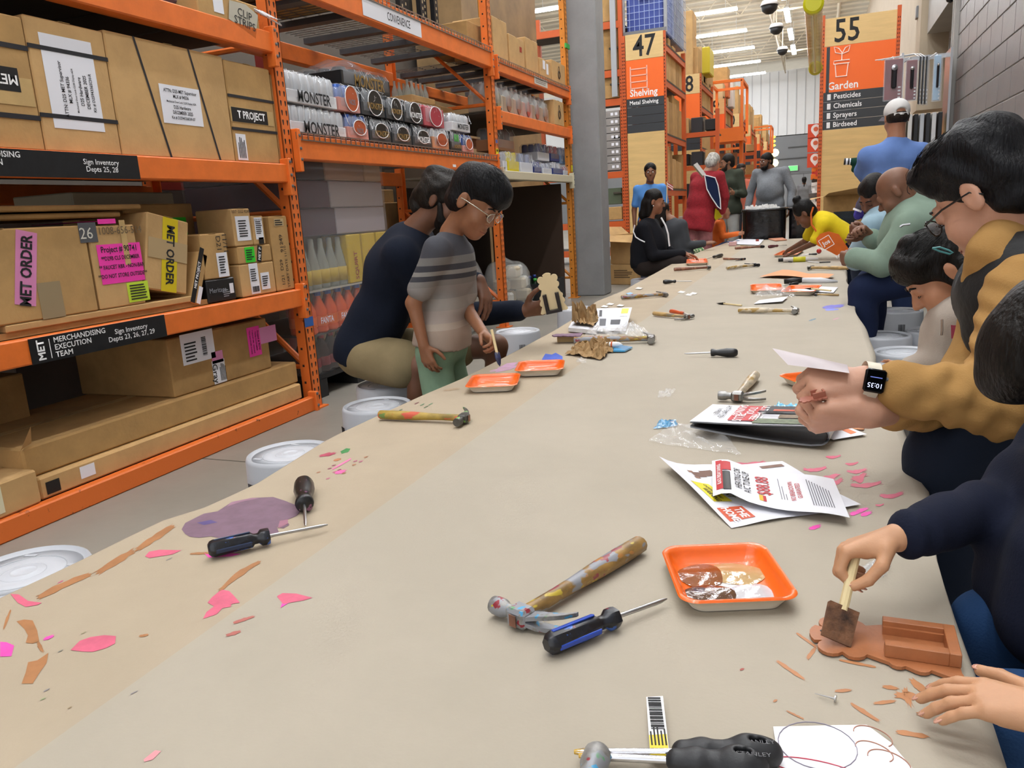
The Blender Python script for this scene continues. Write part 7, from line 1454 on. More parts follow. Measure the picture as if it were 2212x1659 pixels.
# vest: padded tubes over the chest and back
S = Solid(); N, P_ = J['neck'], J['pel']; ax_ = nz(J['shR']-J['shL'])
for i in range(9):
    f_ = .14+i*.09; c = N+(P_-N)*f_; S.cap(c-ax_*(.085 if i > 0 else .06), c+ax_*(.085 if i > 0 else .06), .138+(.0 if i else -.03), None, .012)
S.cap(J['shL']*.55+N*.45, N, .078, .08, .02).cap(J['shR']*.55+N*.45, N, .078, .08, .02); S.ell(N+A3((-.05, 0, .05)), (.10, .10, .12), None, .02, True)
for q in 'LR': S.cap(J['sh'+q]+(J['sh'+q]-N)*.35, J['el'+q], .098, .11, .01, True)
vest = solid_obj('puffer_vest', S, .008, mat('#0e0f11', .7, noise=(12., .2), bump=(60., .25)), gm2.root, waves(.004, 40., 23))
# wrist watch
wv = J['wrL']; ad = nz(J['wrL']-J['elL']); t = thing('wrist_watch', 'smart watch with cream strap on the wrist of the man in tan', 'watch', tuple(wv)); b = Vector(wv)
cdir = nz(A3((-.15, -.95, .28))-ad*(A3((-.15, -.95, .28))@ad)); F = frame((0, 0, 0), Vector(ad), Vector(cdir)); n = 26
MB().grid(lambda u, v: F @ Vector(((v-.5)*.024-.004, .0315*math.cos(u*6.283), .0345*math.sin(u*6.283))), n, 1).build('strap', mat('#ddd6c4', .6), t, True)
Fw = frame(Vector(cdir*.034+ad*-.004), Vector(-ad), Vector(nz(np.cross(cdir, -ad)))); MB().box((0, 0, 0), (.036, .042, .010), Fw, b=.004).build('case', mat('#15161a', .25, .5), t, auto=50); MB().box((0, 0, .0052), (.031, .037, .001), Fw).build('screen', mat('#050608', .1), t); text(t, '10:35', Fw @ tr(0, -.008, .0062) @ rotz(math.pi), .012, mat('#cfd8ff', .4, emit=1.2)); MB().box((0, .006, .006), (.02, .0015, .0006), Fw).build('screen_line', mat('#6a78c8', .4, emit=.5), t)
MB().tube([Fw @ Vector((.018, .006, 0)), Fw @ Vector((.021, .006, 0))], .0035, 8).build('crown', GREYM, t)
# printed sheet he holds
t = thing('instruction_sheet', 'pale grey printed sheet held up by the man in tan', 'paper', tuple(Q(1740, 800, Yv-.36))); b = Vector(t.location)
cs = [Vector(Q(x, y, Yv+dy))-b for x, y, dy in ((1668, 752, -.30), (1702, 788, -.36), (1835, 806, -.40), (1830, 788, -.34))]
MB().grid(lambda u, v: tuple(((cs[0]*(1-u)+cs[3]*u)*(1-v)+(cs[1]*(1-u)+cs[2]*u)*v)+Vector((0, 0, .008*math.sin(u*3.1)*math.sin(v*3.1)))), 10, 6).build('sheet', mat('#b9aeb0', .5), t, True)
# ---- child in navy jacket in front, painting a bear
Yn = 1.18
J = dict(pel=A3((.385, 1.10, .46)), neck=A3((.36, 1.17, .735)), head=A3(Q(2352, 775, 1.18)), hf=(-.45, .1, -.88), hu=(-.85, -.1, .50), shR=A3((.335, 1.29, .695)), shL=A3((.365, 1.07, .685)), elR=A3(Q(2165, 1085, 1.20)), wrR=A3(Q(1945, 1160, 1.03)), elL=A3((.42, .86, .60)), wrL=A3(PZ(2300, 1545, .580)), hipR=A3((.40, 1.15, .44)), hipL=A3((.40, 1.03, .44)), knR=A3((.235, 1.12, .475)), knL=A3((.225, .93, .47)))
for q in 'LR': J['an'+q] = A3((J['kn'+q][0]+.03, J['kn'+q][1], .07)); J['ft'+q] = A3((-1, 0, 0))
fl_ = folds(waves(.003, 30., 31), [(J['elR'], (J['wrR']-J['elR']), 80., .005, .10), (J['wrR'], (J['wrR']-J['elR']), 160., .003, .05)])
nv = person('child in a navy jacket painting a wooden bear with a foam brush', clean(J), s=.62, sk='#c4936f', hair='short', hairc='#16120f', top='#151a2c', bot='#27456e', off=.026, h=.005, hand_h=.0028, hh=.005, warp=fl_, seed=31, sleeve=1.0, hem=.06, topfn=lambda T: T.cap((.34, 1.15, .66), (.285, 1.14, .535), .085, .072, .04).cap((.30, 1.05, .62), (.285, 1.04, .54), .07, .065, .04), nail=True, head_s=.88, hairwarp=waves(.003, 80., 33, 7), hairfn=lambda S, HP, hs, A: S.ell(HP(0, .01, .075), A3((.09, .10, .07))*hs, A, .02),
  hR=dict(f=(-.90, -.10, -.30), t=(-.25, -.75, .10), d=(-.25, .30, .90), L=.140, curls=[(.95, .95, .45), (1.05, 1.05, .5), (1.1, 1.1, .5), (1.0, 1.0, .5)], thumb=[(.55, .55, -.62), (.05, .85, -.55), (-.1, .95, -.2)], spread=.05), hL=dict(f=(-.94, .30, -.12), t=(.30, .95, .05), d=(-.05, .05, 1.), L=.140, curls=[(.22, .25, .15), (.22, .28, .15), (.28, .30, .15), (.25, .25, .15)], spread=.10, thumb=[(.75, .62, .05), (.45, .85, .0), (.3, .95, -.1)]))
# ================================================================ things on the table and around it
# painted bear, brush in the navy child's hand
BP = mat('#a96a42', .42, noise=(22., .12), bump=(60., .1)); BPE = mat('#5a3a28', .7)
hd_, ft_ = PZ(1795, 1395, TZ), PZ(2035, 1420, TZ); c = PZ(1888, 1392, TZ); ax_ = PZ(2040, 1428, TZ)-PZ(1770, 1388, TZ)
Mb = frame((c.x, c.y, TZ+.001), ax_, (-ax_.y, ax_.x, 0)) @ Matrix.Diagonal((.80, .84, .85, 1.))
bk_ = bear_kit('wooden bear painted orange-brown with a raised square frame', Mb, BP, BP)
MB().lathe([(.0025, 0), (.0025, .0006), (0, .0006)], 10, tr(-.076, .006, .0052)).build('screw_hole', BLACK, bk_)
# brush: stick through the fingers, foam on the bear
b0 = Vector(PZ(1805, 1385, TZ+.012)); b1 = Vector(Q(1856, 1168, 1.03)); t = thing('foam_brush', 'wide foam brush with pale stick painting the brown bear', 'brush', b0); d = (b1-b0); dn = d.normalized(); sx_ = Vector((.9, .35, -.1)); F = frame((0, 0, 0), sx_-dn*sx_.dot(dn), dn)
fm = MB(); w = .0185
fm.add([(-w, 0, -.0015), (w, 0, -.0015), (w, 0, .0015), (-w, 0, .0015), (-w, .045, -.005), (w, .045, -.005), (w, .045, .005), (-w, .045, .005)], [(0, 3, 2, 1), (4, 5, 6, 7), (0, 1, 5, 4), (3, 7, 6, 2), (0, 4, 7, 3), (1, 2, 6, 5)], F); fm.build('foam_head', mat('#33231a', .9, noise=(30., .4), col2='#7a543a', bump=(120., .4)), t)
MB().tube([F @ Vector((0, .04, 0)), F @ Vector((0, d.length, 0))], .0062, 10).build('stick', STICK, t)
t = thing('roofing_nail', 'small silver nail lying beside the brown paint marks', 'nail', PZ(1785, 1503, TZ+.004)); MB().tube([(-.012, .004, -.002), (.010, -.003, 0)], [.0004, .0012], 6).build('shank', STEEL, t); MB().lathe([(.004, 0), (.004, .0012), (0, .0014)], 10, frame((.010, -.003, 0), (0, 0, 1), (.3, 1, 0))).build('head_disc', STEEL, t)
# sticker sheet at the bottom edge
def flat_poly(name, label, cat, pts, m, z=.0012, th=.0004, parent=None):
    ps = [PZ(x, y, TZ+z) for x, y in pts]; c = sum(ps, Vector())/len(ps)
    t = thing(name, label, cat, (c.x, c.y, TZ+z)) ; MB().prism([(p.x-c.x, p.y-c.y) for p in ps], 0, th).build('sheet', m, t); return t, c
GLP = mat('#dfe0e4', .25, coat=.4)
t, c = flat_poly('sticker_sheet', 'glossy white sheet of round die-cut stickers', 'sticker sheet', [(1670, 1570), (1872, 1566), (1925, 1605), (1975, 1665), (1965, 1700), (1690, 1700)], GLP, .002)
def ring(parent, c, px_, py_, rx, ry, m, z=.0008, w=.0006, a0=0, a1=6.283, name='sticker_outline', n=26, rot=0.):
    o = PZ(px_, py_, TZ)-c; pts = [Vector((o.x+rx*math.cos(a)*math.cos(rot)-ry*math.sin(a)*math.sin(rot), o.y+rx*math.cos(a)*math.sin(rot)+ry*math.sin(a)*math.cos(rot), z)) for a in np.linspace(a0, a1, n)]; return MB().tube(pts, w, 4).build(name, m, parent)
ring(t, c, 1765, 1614, .038, .036, mat('#8a8494', .5), rot=.4)
for (x, y, r0) in ((1885, 1595, .019), (1888, 1628, .018), (1920, 1650, .02)): ring(t, c, x, y, r0, r0*.72, mat('#a8745e', .5), a0=-.3, a1=3.6, rot=-.5)
ring(t, c, 1760, 1665, .04, .012, mat('#c0304e', .5))
# foreground screwdrivers, hammer head and barcode strip
for i, (ya, yb_, x0, x1) in enumerate(((1624, 1632, 1240, 1690), (1632, 1660, 1250, 1660))):
    lab = ('long silver screwdriver with a black looped handle beside the sticker sheet', 'second black looped screwdriver with yellow tag lying in front of the first')[i]
    a = PZ(x0, ya, TZ+.012); b = PZ(x1, yb_, TZ+.012); M, l = orient(a, b, .014); t = thing('screwdriver', lab, 'screwdriver', group='screwdrivers', M=M)
    MB().tube([(0, 0, -.002), (.01, 0, -.002), (l*.55, 0, 0)], [.002, .0038, .0038], 10).build('blade', mat('#d2d2d6', .15, 1.), t, auto=50); MB().tube([(0, 0, -.002), (.012, 0, -.002)], [.0022, .0041], 8).build('painted_tip', mat('#c9a13a', .4), t)
    ux = (b-a).normalized(); uy = Vector((-ux.y, ux.x, 0)); o_ = Vector((a.x, a.y, TZ+.014)); X = lambda x, y=0, z=0: A3(o_+ux*x+uy*y+Vector((0, 0, z))); x_ = l*.53
    S = Solid().cap(X(x_), X(x_+.02), .0115, .012, .006).cap(X(x_+.02), X(x_+.04), .012, .0095, .01).cap(X(x_+.04), X(x_+.06), .0095, .0145, .01).cap(X(x_+.06), X(l-.022), .0145, .0150, .01).cap(X(l-.03, .0), X(l-.012), .0150, .0125, .01)
    S.cap(X(l-.028, 0, -.03), X(l-.028, 0, .03), .0042, None, .002, True).cap(X(l-.020, 0, -.03), X(l-.020, 0, .03), .0042, None, .002, True)
    g = thing('grip_anchor', '', '', tuple(o_)); go = solid_obj('grip', S, .0016, mat('#232427', .5, bump=(60., .15)), g); me_ = go.data; me_.transform(M.inverted() @ Matrix.Translation(o_)); go.parent = t; bpy.data.objects.remove(g)
    text(t, 'STANLEY', tr(x_+.072, -.0035, .0156), .008, mat('#45464a', .4))
t, c = flat_poly('barcode_strip', 'white and yellow barcode tag stuck out from a screwdriver shaft', 'label strip', [(1396, 1506), (1432, 1504), (1447, 1638), (1405, 1640)], mat('#e4e4e6', .4), .012)
ps = [PZ(x, y, TZ+.0125)-c for x, y in ((1402, 1588), (1440, 1586), (1447, 1640), (1405, 1642))]; MB().prism([(p.x, p.y) for p in ps], .0004, .0008).build('yellow_band', mat('#e3c714', .4), t)
u_ = PZ(1412, 1515, TZ)-PZ(1420, 1580, TZ); M = frame(PZ(1417, 1540, TZ+.0130)-c-Vector((0, 0, 0)), u_, (-u_.y, u_.x, 0)); M.translation.z = .0006; barcode(t, M, .052, .014, INK); M2 = frame(PZ(1422, 1612, TZ)-c, u_, (-u_.y, u_.x, 0)); M2.translation.z = .001; lines(t, M2, .03, .018, 5, INK)
a = PZ(1300, 1640, TZ); t = thing('hammer_head', 'painted steel hammer head lying by the screwdriver shafts', 'hammer', (a.x, a.y, TZ)); MB().lathe([(.0, .052), (.011, .052), (.014, .047), (.014, .030), (.011, .022), (.011, 0)], 16, tr(0, -.06, .016) @ Matrix.Rotation(-math.pi/2, 4, 'X')).build('poll', HSP, t, True); MB().tube([(0, -.06, .016), (.0, -.35, .016)], .014, 12).build('handle', WH[0], t, True)
# ---- papers: folded newspaper in its clear sleeve
def ribbon(name, pts_l, pts_r, m, parent, n=1):
    k = len(pts_l); vs = list(pts_l)+list(pts_r); return MB().add(vs, [(i, i+1, k+i+1, k+i) for i in range(k-1)]).build(name, m, parent, True)
W1, W2, W3_, W4_ = PZ(1490, 920, TZ+.03), PZ(1790, 935, TZ+.04), PZ(1530, 897, TZ+.03), PZ(1770, 905, TZ+.04)
ex = (W2-W1); ex.z = 0; L = ex.length; ex.normalize(); ey = Vector((-ex.y, ex.x, 0)); o = Vector((W1.x, W1.y, TZ)); D_ = .17
t = thing('newspaper', 'folded colour advertising newspaper with a rounded fold', 'newspaper', M=frame(o, ex, ey)); NP = mat('#dcdde1', .7); rF = .022
for j in range(4):
    k = .0016*j; sec = []
    for a in np.linspace(0, 1, 10): sec.append((L*.93*a, .042-.002*math.sin(a*3)+.012*a-k))
    for a in np.linspace(math.pi/2, -math.pi/2, 11): sec.append((L*.93+(rF-k)*math.cos(a)*1.1, .030+(rF-k*1.0)*math.sin(a)*1.0))
    for a in np.linspace(.95, 0, 10): sec.append((L*.93*a, .006+k+.02*(1-a)**2))
    ribbon('page', [(x, 0, z) for x, z in sec], [(x+.012*(z/.05), D_, z) for x, z in sec], (NP if j < 3 else mat('#2a292c', .6)) if j else mat('#e2e3e8', .6), t)  # innermost page dark: shade inside the fold put into its colour
top = lambda x, y: (x, y, .0432-.002*math.sin(min(1, x/(L*.93))*3)+.012*min(1, x/(L*.93)))
def pp_(name, x0, x1, y0, y1, m, e=.0012): return MB().grid(lambda u, v: (lambda p: (p[0], p[1], p[2]+e))(top(x0+(x1-x0)*u, y0+(y1-y0)*v)), 6, 2).build(name, m, t)
pp_('red_panel', L*.27, L*.48, .02, .16, mat('#c03a3e', .6)); pp_('dark_panel', L*.48, L*.90, .095, .165, mat('#2f2d30', .6)); pp_('green_panel', L*.46, L*.90, .005, .045, mat('#6f7a5e', .6, noise=(60., .4))); pp_('photo_panel', L*.62, L*.80, .055, .085, mat('#7d6a52', .6)); pp_('photo_panel', L*.55, L*.72, .115, .13, mat('#cc5a3c', .6), .002); pp_('photo_panel', L*.73, L*.84, .125, .14, mat('#9ac04a', .6), .002)
def ntext(s, x, y, size, m, rot=math.pi): p = top(x, y); return text(t, s, tr(p[0], p[1], p[2]+.003) @ rotz(rot), size, m, bold=.01)
ntext('ULTIMATE\nTOOL\nSAVINGS', L*.39, .105, .026, WINK, -math.pi/2); ntext('PLUS', L*.34, .04, .03, WINK, -math.pi/2); ntext('ACT FAST LTD\nWHILE', L*.17, .09, .017, INK, -math.pi/2); ntext('FREE', L*.45, .05, .025, WINK, -math.pi/2)
lines(t, tr(L*.56, .08, .056), .06, .02, 4, INK); lines(t, tr(L*.86, .07, .058), .04, .03, 4, INK)
def crumple(name, label, cat, quad, h, m, seed, n=16, amp=.6, z0=.0008, parent=None, part='film_sheet'):
    ps = [PZ(x, y, TZ) for x, y in quad]; c = sum(ps, Vector())/4; r = random.Random(seed); ph = [(r.uniform(3, 22), r.uniform(3, 22), r.uniform(0, 6)) for _ in range(9)]
    def fn(u, v):
        p = (ps[0]*(1-u)+ps[1]*u)*(1-v)+(ps[3]*(1-u)+ps[2]*u)*v; e = min(1, 5*min(u, 1-u, v, 1-v)+.25); z = abs(sum(math.sin(a*u+b_*v+q) for a, b_, q in ph))/3.2
        j = .012*amp; k_ = amp > 1.3; jz = r.uniform(.55, 1.25) if k_ else r.uniform(.85, 1.1); jx = r.uniform(-.004, .004) if k_ else 0; jy = r.uniform(-.004, .004) if k_ else 0; return (p.x-c.x+j*math.sin(9*v+ph[0][2])*e+jx, p.y-c.y+j*math.cos(8*u+ph[1][2])*e+jy, z0+h*z*e*jz)
    t_ = thing(name, label, cat, (c.x, c.y, TZ)) if parent is None else parent; MB().grid(fn, n, n).build(part, m, t_, amp < 1.3); return t_, c
FILM = mat('#f0f1f2', .06, alpha=.2, spec=1.3)
crumple('plastic_sleeve', 'clear plastic sleeve pulled half off the newspaper', 'plastic bag', [(1400, 955), (1600, 985), (1560, 925), (1455, 915)], .022, FILM, 3, 24)
# orange edged leaflet behind, small label, blue bags
t, c = flat_poly('leaflet', 'white leaflet with an orange border half under the newspaper', 'leaflet', [(1735, 897), (1775, 900), (1872, 938), (1800, 950), (1760, 935)], mat('#e4e4ea', .6), .004)
ps = [PZ(x, y, TZ)-c for x, y in ((1738, 898), (1758, 899), (1850, 938), (1838, 942))]; MB().prism([(p.x, p.y) for p in ps], .0005, .0009).build('orange_border', mat('#e07a48', .6), t)
t, c = flat_poly('orange_film', 'torn translucent orange film beyond the leaflet', 'plastic film', [(1778, 912), (1868, 917), (1866, 928), (1812, 926), (1785, 919)], mat('#d9935e', .4, alpha=.7), .002)
t, c = flat_poly('small_label', 'small torn brown and orange label behind the newspaper', 'label', [(1556, 894), (1570, 884), (1593, 886), (1586, 897)], mat('#d8c8b4', .6), .002); ps = [PZ(x, y, TZ)-c for x, y in ((1562, 892), (1574, 886), (1582, 888), (1574, 896))]; MB().prism([(p.x, p.y) for p in ps], .0005, .0009).build('brown_print', mat('#7a4a2c', .6), t)
BLUEF = mat('#4f9fd0', .12, alpha=.75, spec=1.); 
crumple('blue_packet', 'folded blue plastic film beside the clear sleeve', 'plastic film', [(1412, 928), (1464, 922), (1460, 908), (1425, 910)], .008, BLUEF, 5, 10)
crumple('blue_packet', 'blue bubble packet lying by the hand of the man in tan', 'plastic film', [(1668, 884), (1725, 892), (1735, 878), (1680, 876)], .008, mat('#8fd0ea', .15, noise=(120., .5), col2='#4aa5d0'), 6, 12)
crumple('clear_scrap', 'small scrap of clear film between screwdriver and blue film', 'plastic film', [(1418, 860), (1448, 858), (1460, 842), (1432, 845)], .012, FILM, 8, 10); crumple('clear_scrap', 'clear film under the hand of the navy child', 'plastic film', [(1850, 1262), (1912, 1248), (1925, 1218), (1870, 1225)], .016, FILM, 9, 12)
crumple('clear_scrap', 'clear film scraps before the purple tray', 'plastic film', [(1245, 783), (1268, 786), (1262, 776), (1248, 775)], .01, FILM, 10, 8)
# ---- advert sheets
def curved_sheet(name, label, quad, zf, m, n=14):
    ps = [PZ(x, y, TZ) for x, y in quad]; c = sum(ps, Vector())/4
    def pos(u, v): p = (ps[0]*(1-u)+ps[1]*u)*(1-v)+(ps[3]*(1-u)+ps[2]*u)*v; return Vector((p.x-c.x, p.y-c.y, .0012+zf(u, v)))
    t_ = thing(name, label, 'leaflet', (c.x, c.y, TZ)); MB().grid(pos, n, n).build('sheet', m, t_, True)
    def patch(pn, u0, u1, v0, v1, m_, e=.0007): return MB().grid(lambda a, b: pos(u0+(u1-u0)*a, v0+(v1-v0)*b)+Vector((0, 0, e)), 6, 6).build(pn, m_, t_)
    def word(s, u, v, size, m_, du=(1, 0), bold=.012):
        p = pos(u, v); q = pos(u+du[0]*.04, v+du[1]*.04)-p; up = pos(u-du[1]*.04, v+du[0]*.04)-p; nrm = q.cross(up)
        if nrm.z < 0: up = -up
        return text(t_, s, frame(p+Vector((0, 0, .0014)), q, up), size, m_, bold=bold)
    return t_, patch, word
PW = mat('#dedfe6', .65); REDI = mat('#b8282e', .6)
# lower sheet: assembly instructions, corner points (near-left, near-right, far-right, far-left)
t, patch, word = curved_sheet('leaflet', 'white assembly leaflet with bear pictures and yellow warning box under the advert', [(1580, 1142), (1860, 1095), (1690, 1001), (1424, 1012)], lambda u, v: .026*max(0, 1-u*3.)**2*(v > .0)*(v)+.004*math.sin(u*5+v*3)**2, PW)
patch('yellow_box', .06, .20, .30, .62, mat('#e2d21f', .6)); word('WARNING', .10, .40, .014, INK, (0, -1)); word('CHOKING HAZARD', .145, .46, .009, INK, (0, -1)); word('PARENT', .24, .48, .020, INK, (0, -1), .03); patch('logo_box', .03, .22, .06, .22, mat('#c8502c', .6)); word('THE\nHOME', .12, .13, .020, WINK, (0, -1), .03); patch('blue_panel', .44, .52, .62, .80, mat('#a9c4e6', .6)); patch('blue_panel', .78, .86, .20, .40, mat('#9fb8dc', .6))
for k in range(3): patch('yellow_line', .66+.0*k, .90, .66-k*.05, .675-k*.05, mat('#e0cf4a', .6))
for (u, v) in ((.55, .90), (.66, .92), (.72, .62), (.62, .78)): patch('assembly_drawing', u-.035, u+.035, v-.035, v+.035, mat('#d6bd92', .6))
for (u, v, r_) in ((.22, .80, .045), (.18, .85, .02), (.18, .74, .02), (.30, .82, .05)): patch('bear_picture', u-r_, u+r_, v-r_, v+r_, mat('#6a4636' if r_ > .03 else '#8a6450', .6), .0009)
for (u, v, r_) in ((.82, .90, .05), (.90, .90, .05)): patch('bear_picture', u-r_, u+r_, v-r_*.5, v+r_*.5, mat('#7a5a4a', .6), .0009)
# upper advert
t, patch, word = curved_sheet('leaflet', 'white advert reading heating or tune-up lying over the assembly leaflet', [(1540, 1092), (1835, 1138), (1800, 1052), (1538, 1012)], lambda u, v: .014+.012*math.exp(-((u-.12)/.10)**2)*(1-v*.4)+.003*math.sin(u*9), mat('#e3e4ea', .6))
patch('red_strip', .03, .085, .12, .96, REDI); patch('black_strip', .085, .15, .10, .62, BLACK); patch('red_strip', .085, .16, .66, .93, REDI)
word('HEATING OR', .215, .52, .019, INK, (0, 1), .004); word('A/C TUNE-UP', .285, .50, .019, INK, (0, 1), .004); word('$88.88', .42, .52, .036, REDI, (0, 1), .006); word('NO BREAKDOWN\nGUARANTEED', .665, .50, .012, REDI, (0, 1)); word('BLACK FRIDAY SAVINGS', .057, .54, .011, WINK, (0, 1)); patch('yellow_box', .37, .40, .12, .26, mat('#d8b02a', .6)); patch('red_strip', .40, .425, .12, .26, REDI)
for k in range(9): patch('print_line', .77+k*.018, .777+k*.018, .16, .84-.03*k, mat('#6d6d76', .7))
for k in range(3): patch('print_line', .545+k*.02, .551+k*.02, .25, .80-.2*k, mat('#6d6d76', .7))
# ---- clutter by the boy: crumpled kraft, leaflets, film, tools
KP = mat('#a5855a', .8, noise=(12., .15), bump=(40., .3))
def wad(label, quad, h, seed, n=16): return crumple('crumpled_paper', label, 'paper', quad, h, KP, seed, n, 1.4, .001, None, 'paper_sheet')
wad('crumpled brown paper lying before the foil covered hammer', [(1222, 765), (1300, 778), (1325, 752), (1250, 745)], .032, 11, 24); wad('small crumpled brown paper between the film and the blue packet', [(1262, 760), (1325, 762), (1335, 742), (1290, 738)], .036, 12, 20)
t, c = crumple('crumpled_paper', 'upright crumpled brown paper on the white kit tray', 'paper', [(1238, 712), (1285, 718), (1298, 690), (1255, 690)], .055, KP, 14, 22, 1.6, .03, None, 'paper_sheet')
t, c = flat_poly('kit_tray', 'white kit tray under the upright crumpled paper', 'tray', [(1228, 716), (1288, 722), (1300, 704), (1236, 702)], mat('#dcdde2', .5), .002, .018)
t, patch, word = curved_sheet('leaflet', 'curled black and white leaflet leaning beside the kit tray', [(1288, 720), (1352, 720), (1366, 688), (1290, 690)], lambda u, v: .035*(1-v)*.3+.055*v, mat('#d3d5dc', .6)); patch('yellow_spot', .72, .92, .72, .95, mat('#ded65a', .6)); patch('dark_print', .1, .3, .2, .5, mat('#5b5d64', .6)); patch('dark_print', .45, .75, .25, .45, mat('#3f4148', .6)); patch('dark_print', .08, .16, .6, .9, mat('#4a4c52', .6)); word('PARTS', .82, .58, .012, INK)
crumple('clear_film', 'crinkled clear film lying over the claw hammer', 'plastic film', [(1262, 742), (1400, 742), (1395, 722), (1275, 722)], .03, FILM, 15, 22, 1.2, .025)
t, c = flat_poly('blue_puddle', 'flat bright blue packet beside the crumpled brown paper', 'plastic film', [(1318, 752), (1345, 749), (1366, 752), (1350, 760), (1325, 760)], mat('#3fa0d8', .15, coat=.5), .002, .006)
t = thing('glue_bottle', 'small white glue tube with an orange collar in the brown paper clutter', 'tube', PZ(1330, 744, TZ+.02)); MB().tube([(-.04, 0, 0), (-.01, 0, 0), (.012, 0, 0), (.028, -.004, 0)], [.008, .011, .010, .002], 10).build('tube_body', WHITE, t, True); MB().tube([(-.018, 0, 0), (-.012, 0, 0)], .0115, 10).build('collar', mat('#d8642c', .5), t, True)
t = thing('wooden_bear', 'painted mauve bear plate resting on a wooden block', 'wooden bear', M=frame(PZ(1222, 738, TZ), (1, .15, 0), (-.15, 1, 0))); MB().prism(bear_outline(.62), .026, .030).build('bear_board', mat('#7a5a72', .6), t); MB().box((.0, 0, .013), (.07, .02, .026)).build('block', mat('#a58a5c', .7), t)
for i, (x, y) in enumerate(((1306, 662), (1340, 660), (1318, 657), (1498, 634), (1488, 637), (1380, 623), (1472, 631))):
    t, c = flat_poly('paper_scrap', ('curled paper scrap near the kraft paper fold, %s of the loose scraps' % ('first', 'second', 'third', 'fourth', 'fifth', 'sixth', 'seventh')[i]), 'scrap', [(x-9, y+1), (x-2, y-3), (x+9, y-1), (x+4, y+2)], mat('#e0ddd8', .6), .001+.001*(i % 2))
t, c = flat_poly('blue_scrap', 'small pale blue scrap by the streaked hammer', 'scrap', [(1352, 634), (1362, 631), (1368, 634), (1358, 637)], mat('#8fb8dc', .5), .002)
# ---- far clutter
t, patch, word = curved_sheet('orange_cloth', 'folded peach orange apron cloth lying across the table', [(1640, 600), (1790, 606), (1802, 599), (1690, 588)], lambda u, v: .006+.014*abs(math.sin(u*4+v)), mat('#e09a6c', .8)); t['category'] = 'cloth'
crumple('clear_film', 'clear film wrapped round a grey hammer beside the orange trays', 'plastic film', [(1630, 642), (1720, 643), (1715, 630), (1632, 630)], .03, FILM, 21, 16, 1.0, .004)
t, patch, word = curved_sheet('leaflet', 'white leaflet lying past the tan ball-faced hammer', [(1628, 658), (1690, 656), (1702, 645), (1640, 650)], lambda u, v: .003+.008*u, PW); t, patch, word = curved_sheet('leaflet', 'white leaflet under the far orange tray', [(1700, 628), (1800, 634), (1810, 622), (1720, 618)], lambda u, v: .003, PW); t, patch, word = curved_sheet('leaflet', 'white leaflet by the pink box at the far end of the table', [(1570, 528), (1640, 530), (1650, 518), (1595, 517)], lambda u, v: .004, PW)
t = thing('foil_glove', 'black and white grip tool lying on the peach cloth', 'tool', PZ(1715, 608, TZ+.012)); MB().tube([(-.06, 0, 0), (.0, .0, .004), (.05, .01, .006)], [.016, .02, .014], 10).build('black_grip', BLACK, t, True); MB().tube([(.05, .01, .004), (.16, 0, 0), (.26, -.02, -.004)], [.018, .022, .006], 10).build('white_body', mat('#cfd0d4', .5), t, True)
t = thing('paint_tube', 'clear paint tube with a yellow label lying before the orange apron', 'tube', PZ(1735, 560, TZ+.02)); MB().tube([(-.20, 0, 0), (-.16, 0, 0)], .016, 10).build('cap', BLACK, t, True); MB().tube([(-.16, 0, 0), (.0, 0, 0), (.12, 0, 0)], [.02, .022, .01], 12).build('tube_body', mat('#cfc9c4', .3), t, True); MB().tube([(-.08, 0, 0), (.02, 0, 0)], .0225, 12).build('yellow_label', mat('#c9c22c', .5), t, True)
t = thing('red_ball', 'small shiny red ball against the orange apron', 'ball', PZ(1769, 548, TZ)+Vector((0, 0, .024))); MB().lathe([(0, -.024), (.012, -.021), (.021, -.012), (.024, 0), (.021, .012), (.012, .021), (0, .024)], 16).build('sphere_body', mat('#b01f1c', .12, coat=.6), t, True)
t = thing('pink_box', 'small pale pink paper box at the far end of the table', 'box', PZ(1583, 531, TZ)); MB().box((0, 0, .025), (.09, .06, .05), b=.004).build('box_body', mat('#c9a0a0', .6), t); t = thing('red_cup', 'small dark red cap standing near the far leaflet', 'cap', PZ(1636, 522, TZ)); MB().lathe([(.02, 0), (.02, .03), (0, .032)], 12).build('cap_body', mat('#8c2c20', .4), t, True)
t, c = flat_poly('wooden_bear', 'pale wooden kit part lying near the far bins', 'wooden part', [(1660, 517), (1690, 515), (1700, 519), (1675, 521)], mat('#c98a6a', .6), .002, .012)
for i, (x0, y0, x1, y1, hx, lab) in enumerate(((1690, 563, 1712, 566, '#2a2a30', 'dark pen beside the paint tube'), (1770, 567, 1795, 566, '#1f1f22', 'black pencil by the elbow of the sage man'), (1600, 531, 1640, 534, '#a88a50', 'thin wooden stick lying at the far end'), (1745, 565, 1770, 567, '#d8d8da', 'white pen lying by the paint tube'))):
    a = PZ(x0, y0, TZ+.006); b = PZ(x1, y1, TZ+.006); t = thing('pen', lab, 'pen', a); MB().tube([(0, 0, 0), (b-a)*.9, (b-a)], [.005, .005, .001], 8).build('barrel', mat(hx, .4), t, True)
# kit in the tan man's lower hand
bp = Q(1752, 862, Yv-.40); t = bear_kit('small reddish wooden bear in the fingers of the man in tan', frame(Vector(bp), (.8, .2, .2), (-.2, .9, .1)) @ Matrix.Diagonal((.22, .25, .5, 1)), mat('#a0604c', .5), mat('#a0604c', .5))
